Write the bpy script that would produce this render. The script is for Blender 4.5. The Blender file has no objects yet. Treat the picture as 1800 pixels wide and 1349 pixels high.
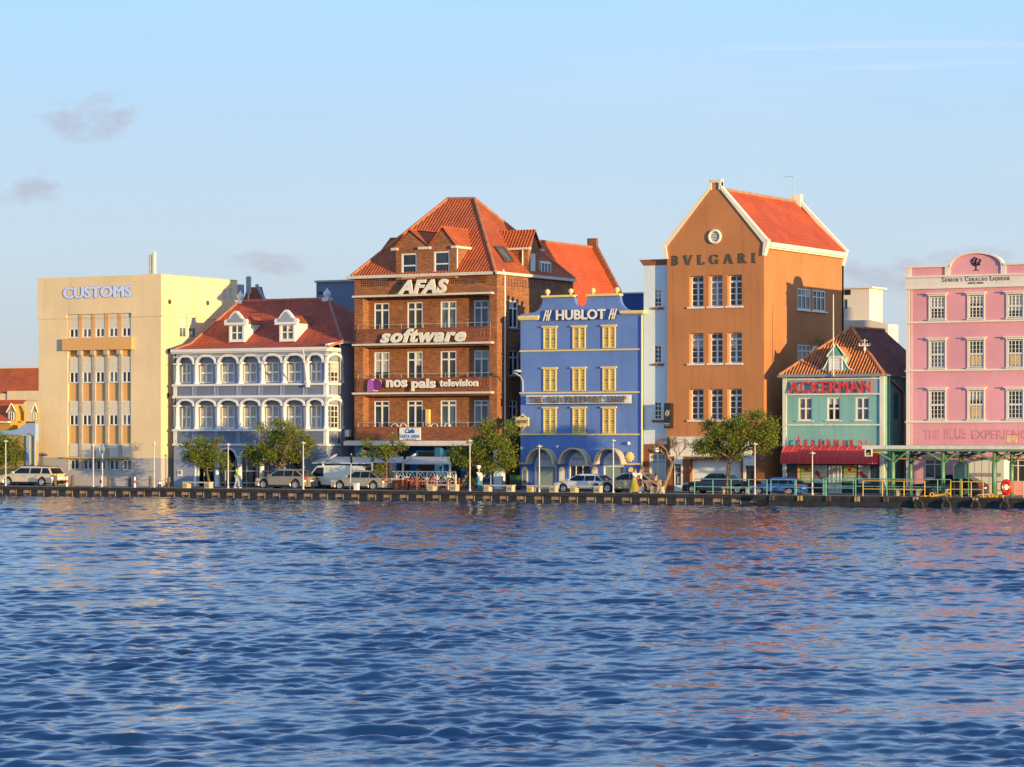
import bpy, bmesh, math, random
import numpy as np
from mathutils import Vector, Matrix
random.seed(7); rng = np.random.default_rng(11)
R = math.radians
sc = bpy.context.scene
COL = sc.collection
# ------------------------------------------------------------------ camera, world, sun, exposure
ZC = 3.93                       # camera height above the quay
cam = bpy.data.cameras.new('camera'); cam_o = bpy.data.objects.new('camera', cam); COL.objects.link(cam_o)
cam.lens = 100; cam.sensor_width = 36; cam.sensor_fit = 'HORIZONTAL'; cam.shift_y = 90.5/1800
cam.clip_end = 20000; cam_o.location = (0, 0, ZC); cam_o.rotation_euler = (R(90), 0, R(30))
sc.camera = cam_o
SUN_EL, SUN_AZ = 3.2, 110.0     # degrees; azimuth clockwise from +Y
sc.view_settings.view_transform = 'Standard'; sc.view_settings.look = 'None'
sc.view_settings.exposure = 0.5; sc.view_settings.gamma = 1.0
world = bpy.data.worlds.new('World'); sc.world = world; world.use_nodes = True
wn = world.node_tree.nodes; wl = world.node_tree.links; wn.clear()
def wnode(t, **k):
    n = wn.new(t)
    for a, b in k.items(): setattr(n, a, b)
    return n
w_out = wnode('ShaderNodeOutputWorld'); w_bg = wnode('ShaderNodeBackground')
sky = wnode('ShaderNodeTexSky', sky_type='NISHITA')
sky.sun_disc = False; sky.sun_elevation = R(SUN_EL); sky.sun_rotation = R(SUN_AZ)
sky.air_density = 1.0; sky.dust_density = 0.6; sky.ozone_density = 2.0; sky.altitude = 0
w_bg.inputs['Strength'].default_value = 0.15
SKY_GAIN = (1, 1, 1)
gain = wnode('ShaderNodeMix', data_type='RGBA', blend_type='MULTIPLY'); gain.inputs[0].default_value = 1
gain.inputs[7].default_value = (*SKY_GAIN, 1)
wl.new(sky.outputs[0], gain.inputs[6])
# the clear evening sky opposite the low sun: pale at the horizon, blue overhead
tcs = wnode('ShaderNodeTexCoord'); sxyz = wnode('ShaderNodeSeparateXYZ'); wl.new(tcs.outputs['Generated'], sxyz.inputs[0])
sr = wnode('ShaderNodeValToRGB'); wl.new(sxyz.outputs[2], sr.inputs[0])
def sramp(stops):
    el = sr.color_ramp.elements
    while len(el) > 1: el.remove(el[-1])
    el[0].position = stops[0][0]; el[0].color = (*stops[0][1], 1)
    for p, c in stops[1:]: e = el.new(p); e.color = (*c, 1)
sramp([(0.0, (.435, .475, .51)), (.03, (.425, .485, .535)), (.07, (.42, .53, .635)), (.11, (.375, .53, .69)), (.16, (.33, .55, .83)), (.27, (.28, .50, .84)), (.45, (.13, .30, .64)), (1.0, (.09, .20, .44))])
sg_ = wnode('ShaderNodeMix', data_type='RGBA', blend_type='MULTIPLY'); sg_.inputs[0].default_value = 1; wl.new(sr.outputs[0], sg_.inputs[6]); sg_.inputs[7].default_value = (1/.15, 1/.15, 1/.15, 1)
sdot = wnode('ShaderNodeVectorMath', operation='DOT_PRODUCT'); wl.new(tcs.outputs['Generated'], sdot.inputs[0]); sdot.inputs[1].default_value = (math.sin(R(SUN_AZ)), math.cos(R(SUN_AZ)), 0)
sden = wnode('ShaderNodeMapRange'); sden.inputs[1].default_value = .0; sden.inputs[2].default_value = 1.0; wl.new(sdot.outputs['Value'], sden.inputs[0])
sglow = wnode('ShaderNodeMix', data_type='RGBA'); wl.new(sden.outputs[0], sglow.inputs[0]); sglow.inputs[6].default_value = (1, 1, 1, 1); sglow.inputs[7].default_value = (2.5, 1.95, 1.4, 1)     # brighter, warmer sky round the sun
sg2 = wnode('ShaderNodeMix', data_type='RGBA', blend_type='MULTIPLY'); sg2.inputs[0].default_value = 1; wl.new(sg_.outputs[2], sg2.inputs[6]); wl.new(sglow.outputs[2], sg2.inputs[7])
smix = wnode('ShaderNodeMix', data_type='RGBA'); smix.inputs[0].default_value = .93; wl.new(gain.outputs[2], smix.inputs[6]); wl.new(sg2.outputs[2], smix.inputs[7])
# thin clouds: noise masked to patches of the sky by direction
tc = wnode('ShaderNodeTexCoord')
def px_dir(px, py):
    a = (px-900)/5000; b = (765-py)/5000
    v = Vector((-.5+.8660254*a, .8660254+.5*a, b)); return v.normalized()
def vmath(op, a, b=None):
    n = wnode('ShaderNodeVectorMath', operation=op)
    for i, x in enumerate((a, b)):
        if x is None: continue
        if hasattr(x, 'links'): wl.new(x, n.inputs[i])
        else: n.inputs[i].default_value = x
    return n
def fmath(op, a, b=None, clamp=False):
    n = wnode('ShaderNodeMath', operation=op); n.use_clamp = clamp
    for i, x in enumerate((a, b)):
        if x is None: continue
        if hasattr(x, 'links'): wl.new(x, n.inputs[i])
        else: n.inputs[i].default_value = x
    return n.outputs[0]
cn = wnode('ShaderNodeTexNoise'); cn.inputs['Scale'].default_value = 70; cn.inputs['Detail'].default_value = 6; cn.inputs['Roughness'].default_value = .58
cmap = wnode('ShaderNodeMapping'); cmap.inputs['Scale'].default_value = (1, 1, 2.2)
wl.new(tc.outputs['Generated'], cmap.inputs[0]); wl.new(cmap.outputs[0], cn.inputs[0])
mask = None
rt = Vector((.8660254, .5, 0))
for px, py, rx, ry, amt in ((150, 208, 100, 55, 1.0), (190, 196, 62, 46, 1.0), (262, 55, 50, 22, .35), (70, 328, 90, 34, .75), (20, 345, 70, 30, .6), (465, 468, 110, 34, .8),
                            (1560, 488, 130, 46, 1.0), (1700, 455, 100, 36, .9), (40, 630, 90, 22, .35), (300, 250, 60, 40, .3)):
    d = px_dir(px, py)
    df = vmath('SUBTRACT', tc.outputs['Generated'], d).outputs[0]
    u = vmath('DOT_PRODUCT', df, rt*(5000/rx)).outputs['Value']
    w = vmath('DOT_PRODUCT', df, Vector((0, 0, 5000/ry))).outputs['Value']
    r2 = fmath('ADD', fmath('MULTIPLY', u, u), fmath('MULTIPLY', w, w))
    m = fmath('MULTIPLY', fmath('SUBTRACT', 1.0, r2, True), amt)
    # only in front
    mask = m if mask is None else fmath('MAXIMUM', mask, m)
dens = fmath('MULTIPLY', fmath('MULTIPLY', fmath('SUBTRACT', cn.outputs[0], fmath('SUBTRACT', .62, fmath('MULTIPLY', mask, .37))), 3.6, True), fmath('MULTIPLY', mask, 1.8, True))
dens = fmath('MULTIPLY', dens, .68)
cl = wnode('ShaderNodeMix', data_type='RGBA'); wl.new(dens, cl.inputs[0]); wl.new(smix.outputs[2], cl.inputs[6])
cl.inputs[7].default_value = (2.3, 2.4, 2.85, 1)
# high white streaks
sm = wnode('ShaderNodeTexNoise'); sm.inputs['Scale'].default_value = 9; sm.inputs['Detail'].default_value = 5
smap = wnode('ShaderNodeMapping'); smap.inputs['Scale'].default_value = (1.2, 1.2, 26); smap.inputs['Rotation'].default_value = (0, R(1.2), 0)
wl.new(tc.outputs['Generated'], smap.inputs[0]); wl.new(smap.outputs[0], sm.inputs[0])
d = px_dir(1500, 105); df = vmath('SUBTRACT', tc.outputs['Generated'], d).outputs[0]
u = vmath('DOT_PRODUCT', df, rt*(5000/480)).outputs['Value']; w = vmath('DOT_PRODUCT', df, Vector((0, 0, 5000/38))).outputs['Value']
r2 = fmath('ADD', fmath('MULTIPLY', u, u), fmath('MULTIPLY', w, w))
st = fmath('MULTIPLY', fmath('MULTIPLY', fmath('SUBTRACT', sm.outputs[0], .47), 3.0, True), fmath('SUBTRACT', 1.0, r2, True))
st = fmath('MULTIPLY', st, .5)
cl2 = wnode('ShaderNodeMix', data_type='RGBA'); wl.new(st, cl2.inputs[0]); wl.new(cl.outputs[2], cl2.inputs[6]); cl2.inputs[7].default_value = (4.4, 4.7, 5.0, 1)
# very faint veils of high haze over the whole sky
hz = wnode('ShaderNodeTexNoise'); hz.inputs['Scale'].default_value = 6; hz.inputs['Detail'].default_value = 7; hz.inputs['Roughness'].default_value = .6
hm = wnode('ShaderNodeMapping'); hm.inputs['Scale'].default_value = (1, 1, 5); hm.inputs['Rotation'].default_value = (R(3), R(2), 0); wl.new(tc.outputs['Generated'], hm.inputs[0]); wl.new(hm.outputs[0], hz.inputs[0])
hf = fmath('MULTIPLY', fmath('MULTIPLY', fmath('SUBTRACT', hz.outputs[0], .45), 3.0, True), .16)
cl3 = wnode('ShaderNodeMix', data_type='RGBA'); wl.new(hf, cl3.inputs[0]); wl.new(cl2.outputs[2], cl3.inputs[6]); cl3.inputs[7].default_value = (3.6, 4.0, 4.5, 1)
wl.new(cl3.outputs[2], w_bg.inputs['Color']); wl.new(w_bg.outputs[0], w_out.inputs[0])
sun = bpy.data.lights.new('sun', 'SUN'); sun_o = bpy.data.objects.new('sun', sun); COL.objects.link(sun_o)
sun.energy = 5.0; sun.angle = R(.55); sun.color = (1.0, .71, .31)
_sd = Vector((math.sin(R(SUN_AZ))*math.cos(R(SUN_EL)), math.cos(R(SUN_AZ))*math.cos(R(SUN_EL)), math.sin(R(SUN_EL))))
sun_o.rotation_euler = _sd.to_track_quat('Z', 'Y').to_euler()

# ------------------------------------------------------------------ photo measurements -> world
F_, YH = 5000.0, 765.0
C30, S30 = .8660254, .5
YQ = 169.7; YF = YQ+8.5; ZW = -.68
def XF(px, Y=None):
    Y = YF if Y is None else Y
    a = (px-900)/F_; return Y*(-S30+C30*a)/(C30+S30*a)
def YS(px, X):
    a = (px-900)/F_; return X*(C30+S30*a)/(-S30+C30*a)
def DEP(X, Y): return -S30*X+C30*Y
def ZF(px, py, Y=None):
    Y = YF if Y is None else Y
    return ZC+(YH-py)/F_*DEP(XF(px, Y), Y)
def ZS(px, py, X): return ZC+(YH-py)/F_*DEP(X, YS(px, X))
def ZP(X, Y, py): return ZC+(YH-py)/F_*DEP(X, Y)
def PXY(px, D):          # point on the ray of column px at depth D
    a = (px-900)/F_; return (D*(-S30+C30*a), D*(C30+S30*a))

# ------------------------------------------------------------------ mesh builder and scene tree
def FR(Y): return lambda u, d, z: (u, Y+d, z)
def SD(X): return lambda u, d, z: (X-d, u, z)
def LOC(): return lambda u, d, z: (u, d, z)
ORG = {}
class MB:
    def __init__(s, fr=None): s.v = []; s.f = []; s.fr = fr or (lambda u, d, z: (u, d, z))
    def p(s, u, d, z): s.v.append(s.fr(u, d, z)); return len(s.v)-1
    def poly(s, pts): s.f.append([s.p(*q) for q in pts])
    def box(s, u0, u1, d0, d1, z0, z1):
        b = [s.p(u, d, z) for z in (z0, z1) for d in (d0, d1) for u in (u0, u1)]
        for q in ((0, 1, 3, 2), (4, 6, 7, 5), (0, 4, 5, 1), (2, 3, 7, 6), (0, 2, 6, 4), (1, 5, 7, 3)): s.f.append([b[i] for i in q])
    def prism(s, pts, d0, d1):      # outline (u, z) between two depths
        n = len(pts); a = [s.p(u, d0, z) for u, z in pts]; b = [s.p(u, d1, z) for u, z in pts]
        s.f.append(a); s.f.append(b[::-1])
        for i in range(n): s.f.append([a[i], b[i], b[(i+1) % n], a[(i+1) % n]])
    def prismz(s, pts, z0, z1):     # outline (u, d) between two heights
        n = len(pts); a = [s.p(u, d, z0) for u, d in pts]; b = [s.p(u, d, z1) for u, d in pts]
        s.f.append(a); s.f.append(b[::-1])
        for i in range(n): s.f.append([a[i], b[i], b[(i+1) % n], a[(i+1) % n]])
    def tube(s, p, q, r0, r1=None, n=8, caps=True):
        r1 = r0 if r1 is None else r1
        p = Vector(p); q = Vector(q); ax = (q-p)
        if ax.length < 1e-6: return
        ax.normalize(); t = Vector((0, 0, 1)) if abs(ax.z) < .9 else Vector((1, 0, 0))
        e1 = ax.cross(t).normalized(); e2 = ax.cross(e1)
        A = []; B = []
        for i in range(n):
            c, k = math.cos(2*math.pi*i/n), math.sin(2*math.pi*i/n)
            w = e1*c+e2*k
            A.append(s.p(*(p+w*r0))); B.append(s.p(*(q+w*r1)))
        for i in range(n): s.f.append([A[i], A[(i+1) % n], B[(i+1) % n], B[i]])
        if caps: s.f.append(A[::-1]); s.f.append(B)
    def path(s, pts, r, n=6):
        for a, b in zip(pts[:-1], pts[1:]): s.tube(a, b, r, r, n)
    def lathe(s, u, d, prof, n=12):     # prof = [(r, z)]
        rings = []
        for r, z in prof: rings.append([s.p(u+r*math.cos(2*math.pi*i/n), d+r*math.sin(2*math.pi*i/n), z) for i in range(n)])
        for a, b in zip(rings[:-1], rings[1:]):
            for i in range(n): s.f.append([a[i], a[(i+1) % n], b[(i+1) % n], b[i]])
        s.f.append(rings[0][::-1]); s.f.append(rings[-1])
    def sphere(s, c, rx, ry=None, rz=None, n=10, m=6):
        ry = rx if ry is None else ry; rz = rx if rz is None else rz
        rings = []
        for j in range(1, m):
            t = math.pi*j/m
            rings.append([s.p(c[0]+rx*math.sin(t)*math.cos(2*math.pi*i/n), c[1]+ry*math.sin(t)*math.sin(2*math.pi*i/n), c[2]+rz*math.cos(t)) for i in range(n)])
        for a, b in zip(rings[:-1], rings[1:]):
            for i in range(n): s.f.append([a[i], b[i], b[(i+1) % n], a[(i+1) % n]])
        s.f.append(rings[0]); s.f.append(rings[-1][::-1])
    def torus(s, c, R0, r, axis='d', n=20, m=8, sx=1, sz=1):
        rings = []
        for i in range(n):
            t = 2*math.pi*i/n; ring = []
            for j in range(m):
                g = 2*math.pi*j/m; rr = R0+r*math.cos(g)
                if axis == 'd': ring.append(s.p(c[0]+rr*math.cos(t)*sx, c[1]+r*math.sin(g), c[2]+rr*math.sin(t)*sz))
                else: ring.append(s.p(c[0]+rr*math.cos(t), c[1]+rr*math.sin(t), c[2]+r*math.sin(g)))
            rings.append(ring)
        for i in range(n):
            a, b = rings[i], rings[(i+1) % n]
            for j in range(m): s.f.append([a[j], a[(j+1) % m], b[(j+1) % m], b[j]])
    def grid_wall(s, u0, u1, z0, z1, holes, depth=.2, d=0, reveal=True):
        us = sorted({u0, u1, *[h[0] for h in holes], *[h[1] for h in holes]}); zs = sorted({z0, z1, *[h[2] for h in holes], *[h[3] for h in holes]})
        us = [u for u in us if u0 <= u <= u1]; zs = [z for z in zs if z0 <= z <= z1]
        for a, b in zip(us[:-1], us[1:]):
            for c, e in zip(zs[:-1], zs[1:]):
                mu, mz = (a+b)/2, (c+e)/2
                if any(h[0] < mu < h[1] and h[2] < mz < h[3] for h in holes): continue
                s.poly([(a, d, c), (b, d, c), (b, d, e), (a, d, e)])
        if reveal:
            for h in holes:
                a, b, c, e = h[:4]; D = d+(h[4] if len(h) > 4 else depth)
                s.poly([(a, d, c), (a, D, c), (a, D, e), (a, d, e)]); s.poly([(b, d, c), (b, d, e), (b, D, e), (b, D, c)])
                s.poly([(a, d, c), (b, d, c), (b, D, c), (a, D, c)]); s.poly([(a, d, e), (a, D, e), (b, D, e), (b, d, e)])
    def bars(s, u0, u1, z0, z1, d0, d1, fw, us=(), zs=(), bw=None):
        bw = bw or fw*.6
        s.box(u0, u0+fw, d0, d1, z0, z1); s.box(u1-fw, u1, d0, d1, z0, z1)
        s.box(u0+fw, u1-fw, d0, d1, z0, z0+fw); s.box(u0+fw, u1-fw, d0, d1, z1-fw, z1)
        for t in us: m = u0+(u1-u0)*t; s.box(m-bw/2, m+bw/2, d0+.006, d1-.003, z0+fw, z1-fw)
        for t in zs: m = z0+(z1-z0)*t; s.box(u0+fw, u1-fw, d0+.009, d1-.006, m-bw/2, m+bw/2)
    def louvre(s, u0, u1, z0, z1, d, n, t=.03):
        h = (z1-z0)/n
        for i in range(n):
            z = z0+i*h
            s.poly([(u0, d, z), (u1, d, z), (u1, d+t, z+h*.92), (u0, d+t, z+h*.92)])
            s.poly([(u0, d, z), (u0, d+.012, z-.005), (u1, d+.012, z-.005), (u1, d, z)])
    def arch_panel(s, u0, u1, zs, zt, rx, rz, d0, d1, n=14):
        c = (u0+u1)/2
        s.box(u0, c-rx, d0, d1, zs, zt) if c-rx > u0+1e-4 else None
        s.box(c+rx, u1, d0, d1, zs, zt) if u1 > c+rx+1e-4 else None
        P = [(c-rx*math.cos(math.pi*i/n), zs+rz*math.sin(math.pi*i/n)) for i in range(n+1)]
        for (a, za), (b, zb) in zip(P[:-1], P[1:]):
            s.poly([(a, d0, za), (b, d0, zb), (b, d0, zt), (a, d0, zt)])
            s.poly([(a, d0, za), (a, d1, za), (b, d1, zb), (b, d0, zb)])
    def arch_ring(s, c, zs, rx, rz, th, d0, d1, n=16, tz=None):
        tz = th if tz is None else tz
        I = [(c-rx*math.cos(math.pi*i/n), zs+rz*math.sin(math.pi*i/n)) for i in range(n+1)]
        O = [(c-(rx+th)*math.cos(math.pi*i/n), zs+(rz+tz)*math.sin(math.pi*i/n)) for i in range(n+1)]
        for i in range(n):
            a, b, e, f = I[i], I[i+1], O[i+1], O[i]
            s.poly([(a[0], d0, a[1]), (b[0], d0, b[1]), (e[0], d0, e[1]), (f[0], d0, f[1])])
            s.poly([(f[0], d0, f[1]), (e[0], d0, e[1]), (e[0], d1, e[1]), (f[0], d1, f[1])])
            s.poly([(a[0], d0, a[1]), (a[0], d1, a[1]), (b[0], d1, b[1]), (b[0], d0, b[1])])
            s.poly([(a[0], d1, a[1]), (f[0], d1, f[1]), (e[0], d1, e[1]), (b[0], d1, b[1])])
    def build(s, name, mat, parent=None, smooth=False, label=None):
        org = Vector((0, 0, 0)); o_ = parent
        while o_ is not None:
            if o_.name in ORG: org = ORG[o_.name]; break
            o_ = o_.parent
        me = bpy.data.meshes.new(name)
        me.from_pydata([(v[0]-org[0], v[1]-org[1], v[2]-org[2]) for v in s.v], [], s.f)
        if smooth: me.polygons.foreach_set('use_smooth', [True]*len(me.polygons))
        ms = mat if isinstance(mat, (list, tuple)) else [mat]
        for m in ms: me.materials.append(m)
        o = bpy.data.objects.new(name, me); COL.objects.link(o)
        if parent is not None: o.parent = parent
        if label: o['label'] = label
        return o
def tag(o, label=None, cat=None, group=None, kind=None):
    if label: o['label'] = label
    if cat: o['category'] = cat
    if group: o['group'] = group
    if kind: o['kind'] = kind
    return o
def thing(name, label, cat, loc=(0, 0, 0), rz=0, group=None, local=False):
    o = bpy.data.objects.new(name, None); COL.objects.link(o); o.location = loc; o.rotation_euler = (0, 0, rz)
    ORG[o.name] = Vector((0, 0, 0)) if local else Vector(loc)
    return tag(o, label, cat, group)
def copy_tree(o, parent=None):
    c = o.copy(); COL.objects.link(c); c.parent = parent
    for ch in list(o.children): copy_tree(ch, c)
    return c

# ------------------------------------------------------------------ materials
def lin(h):
    h = h.lstrip('#'); v = [int(h[i:i+2], 16)/255 for i in (0, 2, 4)]
    return tuple(x/12.92 if x <= .04045 else ((x+.055)/1.055)**2.4 for x in v)
MATS = {}
class NT:
    def __init__(s, name):
        s.m = bpy.data.materials.new(name); s.m.use_nodes = True; s.t = s.m.node_tree; s.b = s.t.nodes['Principled BSDF']
    def n(s, t, **k):
        o = s.t.nodes.new(t)
        for a, b in k.items():
            if a.startswith('i_'): o.inputs[a[2:].replace('_', ' ')].default_value = b
            else: setattr(o, a, b)
        return o
    def l(s, a, b): s.t.links.new(a, b)
    def math(s, op, a, b=0, clamp=False):
        o = s.n('ShaderNodeMath', operation=op); o.use_clamp = clamp
        for i, x in enumerate((a, b)):
            if hasattr(x, 'links'): s.l(x, o.inputs[i])
            else: o.inputs[i].default_value = x
        return o.outputs[0]
    def mix(s, f, a, b, mode='MIX'):
        o = s.n('ShaderNodeMix', data_type='RGBA', blend_type=mode)
        for i, x in ((0, f), (6, a), (7, b)):
            if hasattr(x, 'links'): s.l(x, o.inputs[i])
            elif i == 0: o.inputs[0].default_value = x
            else: o.inputs[i].default_value = (*x[:3], 1)
        return o.outputs[2]
    def ramp(s, f, lo, hi):
        o = s.n('ShaderNodeMapRange'); o.inputs[1].default_value = lo; o.inputs[2].default_value = hi; s.l(f, o.inputs[0]); return o.outputs[0]
def plain(name, col, rough=.6, metal=0, spec=.5, var=.12, scale=3.0, bump=0, coat=0):
    key = ('p', name)
    if key in MATS: return MATS[key]
    t = NT(name); col = lin(col) if isinstance(col, str) else col
    g = t.n('ShaderNodeNewGeometry')
    no = t.n('ShaderNodeTexNoise', i_Scale=scale, i_Detail=4.0); t.l(g.outputs['Position'], no.inputs[0])
    t.l(t.mix(t.ramp(no.outputs[0], .3, .7), [c*(1-var) for c in col], [min(1, c*(1+var)) for c in col]), t.b.inputs['Base Color'])
    t.b.inputs['Roughness'].default_value = rough; t.b.inputs['Metallic'].default_value = metal; t.b.inputs['Specular IOR Level'].default_value = spec
    if coat: t.b.inputs['Coat Weight'].default_value = coat; t.b.inputs['Coat Roughness'].default_value = .05
    if bump:
        bu = t.n('ShaderNodeBump', i_Strength=bump, i_Distance=.02); n2 = t.n('ShaderNodeTexNoise', i_Scale=scale*12); t.l(g.outputs['Position'], n2.inputs[0])
        t.l(n2.outputs[0], bu.inputs['Height']); t.l(bu.outputs[0], t.b.inputs['Normal'])
    MATS[key] = t.m; return t.m
def plaster(name, col, var=.10, streak=.18, dirt=(.22, .2, .17), patch=0, patch_col=(.6, .6, .6), rough=.85, grime=0):
    t = NT(name); col = lin(col) if isinstance(col, str) else col
    g = t.n('ShaderNodeNewGeometry'); P = g.outputs['Position']
    big = t.n('ShaderNodeTexNoise', i_Scale=.35, i_Detail=5.0); t.l(P, big.inputs[0])
    c = t.mix(t.ramp(big.outputs[0], .3, .7), [x*(1-var) for x in col], [min(1, x*(1+var)) for x in col])
    fine = t.n('ShaderNodeTexNoise', i_Scale=5.0, i_Detail=6.0, i_Roughness=.65); t.l(P, fine.inputs[0])
    c = t.mix(t.ramp(fine.outputs[0], .25, .75), c, t.mix(1, c, (1.09, 1.09, 1.09), 'MULTIPLY'))
    mp = t.n('ShaderNodeMapping'); mp.inputs['Scale'].default_value = (3.2, 3.2, .16); t.l(P, mp.inputs[0])
    sn = t.n('ShaderNodeTexNoise', i_Scale=1.0, i_Detail=5.0, i_Roughness=.6); t.l(mp.outputs[0], sn.inputs[0])
    c = t.mix(t.math('MULTIPLY', t.ramp(sn.outputs[0], .52, .78), streak), c, dirt)
    if patch:
        pn = t.n('ShaderNodeTexNoise', i_Scale=.9, i_Detail=8.0, i_Roughness=.7); t.l(P, pn.inputs[0])
        c = t.mix(t.math('MULTIPLY', t.ramp(pn.outputs[0], .60, .66), patch, True), c, patch_col)
    t.l(c, t.b.inputs['Base Color']); t.b.inputs['Roughness'].default_value = rough; t.b.inputs['Specular IOR Level'].default_value = .25
    bn = t.n('ShaderNodeTexNoise', i_Scale=9.0, i_Detail=8.0); t.l(P, bn.inputs[0])
    b2 = t.math('ADD', bn.outputs[0], t.math('MULTIPLY', big.outputs[0], 2.0))
    bu = t.n('ShaderNodeBump', i_Strength=.22, i_Distance=.05); t.l(b2, bu.inputs['Height']); t.l(bu.outputs[0], t.b.inputs['Normal'])
    return t.m
def uvz(t, k=1.0):
    """u along the wall or eave, v up: works for faces looking along X or along Y"""
    g = t.n('ShaderNodeNewGeometry'); s = t.n('ShaderNodeSeparateXYZ'); t.l(g.outputs['Position'], s.inputs[0])
    n = t.n('ShaderNodeSeparateXYZ'); t.l(g.outputs['True Normal'], n.inputs[0])
    isx = t.math('GREATER_THAN', t.math('ABSOLUTE', n.outputs[0]), t.math('ABSOLUTE', n.outputs[1]))
    u = t.math('ADD', t.math('MULTIPLY', s.outputs[1], isx), t.math('MULTIPLY', s.outputs[0], t.math('SUBTRACT', 1.0, isx)))
    c = t.n('ShaderNodeCombineXYZ'); t.l(u, c.inputs[0]); t.l(t.math('MULTIPLY', s.outputs[2], k), c.inputs[1]); return c.outputs[0], u, g.outputs['Position']
def brick(name, c1, c2, mortar, bw=.24, bh=.075, var=.2):
    t = NT(name); uv, u, P = uvz(t)
    b = t.n('ShaderNodeTexBrick', i_Scale=1.0); b.inputs['Brick Width'].default_value = bw; b.inputs['Row Height'].default_value = bh; b.inputs['Mortar Size'].default_value = .009
    b.inputs['Color1'].default_value = (*lin(c1), 1); b.inputs['Color2'].default_value = (*lin(c2), 1); b.inputs['Mortar'].default_value = (*lin(mortar), 1); b.inputs['Bias'].default_value = -.1
    t.l(uv, b.inputs[0])
    no = t.n('ShaderNodeTexNoise', i_Scale=1.1, i_Detail=6.0, i_Roughness=.65); t.l(P, no.inputs[0])
    c = t.mix(1, b.outputs[0], t.mix(t.ramp(no.outputs[0], .3, .7), [1-var]*3, [1+var]*3), 'MULTIPLY')
    m3 = t.n('ShaderNodeMapping'); m3.inputs['Scale'].default_value = (1.2, 1.2, 7); t.l(P, m3.inputs[0])
    n3 = t.n('ShaderNodeTexNoise', i_Scale=1.5, i_Detail=5.0, i_Roughness=.7); t.l(m3.outputs[0], n3.inputs[0])
    c = t.mix(1, c, t.mix(t.ramp(n3.outputs[0], .35, .65), (.72, .72, .72), (1.25, 1.25, 1.25)), 'MULTIPLY')
    t.l(c, t.b.inputs['Base Color']); t.b.inputs['Roughness'].default_value = .9
    bu = t.n('ShaderNodeBump', i_Strength=.5, i_Distance=.012); t.l(t.math('MULTIPLY', b.outputs['Fac'], -1), bu.inputs['Height']); t.l(bu.outputs[0], t.b.inputs['Normal'])
    return t.m
def tiles(name, c1, c2, moss=(.09, .05, .035), mossamt=.4, w=.26, h=.3, wave=.07, k=1.2):
    t = NT(name); uv, u, P = uvz(t, k)
    b = t.n('ShaderNodeTexBrick', i_Scale=1.0, offset=0.0); b.inputs['Brick Width'].default_value = w; b.inputs['Row Height'].default_value = h; b.inputs['Mortar Size'].default_value = .012
    b.inputs['Mortar Smooth'].default_value = .6
    b.inputs['Color1'].default_value = (*lin(c1), 1); b.inputs['Color2'].default_value = (*lin(c2), 1); b.inputs['Mortar'].default_value = (*[x*.45 for x in lin(c1)], 1)
    t.l(uv, b.inputs[0])
    no = t.n('ShaderNodeTexNoise', i_Scale=1.6, i_Detail=7.0, i_Roughness=.75); t.l(P, no.inputs[0])
    c = t.mix(t.math('MULTIPLY', t.ramp(no.outputs[0], .5, .72), mossamt), b.outputs[0], moss)
    n2 = t.n('ShaderNodeTexNoise', i_Scale=.5, i_Detail=4.0); t.l(P, n2.inputs[0])
    c = t.mix(1, c, t.mix(t.ramp(n2.outputs[0], .3, .7), (.82,)*3, (1.15,)*3), 'MULTIPLY')
    t.l(c, t.b.inputs['Base Color']); t.b.inputs['Roughness'].default_value = .75
    # pantile rolls
    s = t.math('SINE', t.math('MULTIPLY', u, 2*math.pi/w))
    sv = t.n('ShaderNodeSeparateXYZ'); t.l(uv, sv.inputs[0])
    row = t.math('FRACT', t.math('DIVIDE', sv.outputs[1], h))
    hgt = t.math('ADD', t.math('MULTIPLY', s, 1.0), t.math('MULTIPLY', row, -.8))
    bu = t.n('ShaderNodeBump', i_Strength=1.0, i_Distance=wave*.55); t.l(hgt, bu.inputs['Height']); t.l(bu.outputs[0], t.b.inputs['Normal'])
    return t.m
def glass(name='window_glass', col=(.012, .02, .03), rough=.06, var=.6, spec=.5):
    t = NT(name); g = t.n('ShaderNodeNewGeometry')
    no = t.n('ShaderNodeTexNoise', i_Scale=.8, i_Detail=2.0); t.l(g.outputs['Position'], no.inputs[0])
    t.l(t.mix(t.ramp(no.outputs[0], .4, .65), col, [c*(1+var*1.6)+.006 for c in col]), t.b.inputs['Base Color'])
    t.b.inputs['Roughness'].default_value = rough; t.b.inputs['Specular IOR Level'].default_value = spec
    bu = t.n('ShaderNodeBump', i_Strength=.25, i_Distance=.03); n2 = t.n('ShaderNodeTexNoise', i_Scale=1.6); t.l(g.outputs['Position'], n2.inputs[0]); t.l(n2.outputs[0], bu.inputs['Height']); t.l(bu.outputs[0], t.b.inputs['Normal'])
    return t.m
M = {}
RW = random.Random(21)
M['glass'] = glass()
M['glass_blue'] = glass('curtained_glass', (.05, .07, .09))
M['glass_warm'] = glass('warm_glass', (.03, .024, .018), .12, .5)
M['glass_pale'] = glass('pale_glass', (.07, .085, .10), .08, 1.0)
M['curtain'] = plain('net_curtain', (.42, .40, .36), .8, var=.2, scale=8)
M['white'] = plaster('white_paint', (.74, .72, .68), .05, .12)
M['frame'] = plain('window_frame_paint', (.74, .72, .68), .5, var=.05)
M['grey_metal'] = plain('grey_metal', (.32, .32, .33), .45, .4)
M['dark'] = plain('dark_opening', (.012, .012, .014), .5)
M['black'] = plain('black_paint', (.02, .02, .022), .4)
M['customs'] = plaster('cream_render', (.75, .57, .345), .07, .35, (.4, .3, .18), .3, (.8, .62, .4))
M['customs_pl'] = plaster('grey_plinth', (.42, .39, .39), .08, .25)
M['customs_or'] = plaster('orange_render', (.66, .36, .14), .05, .12)
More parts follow.
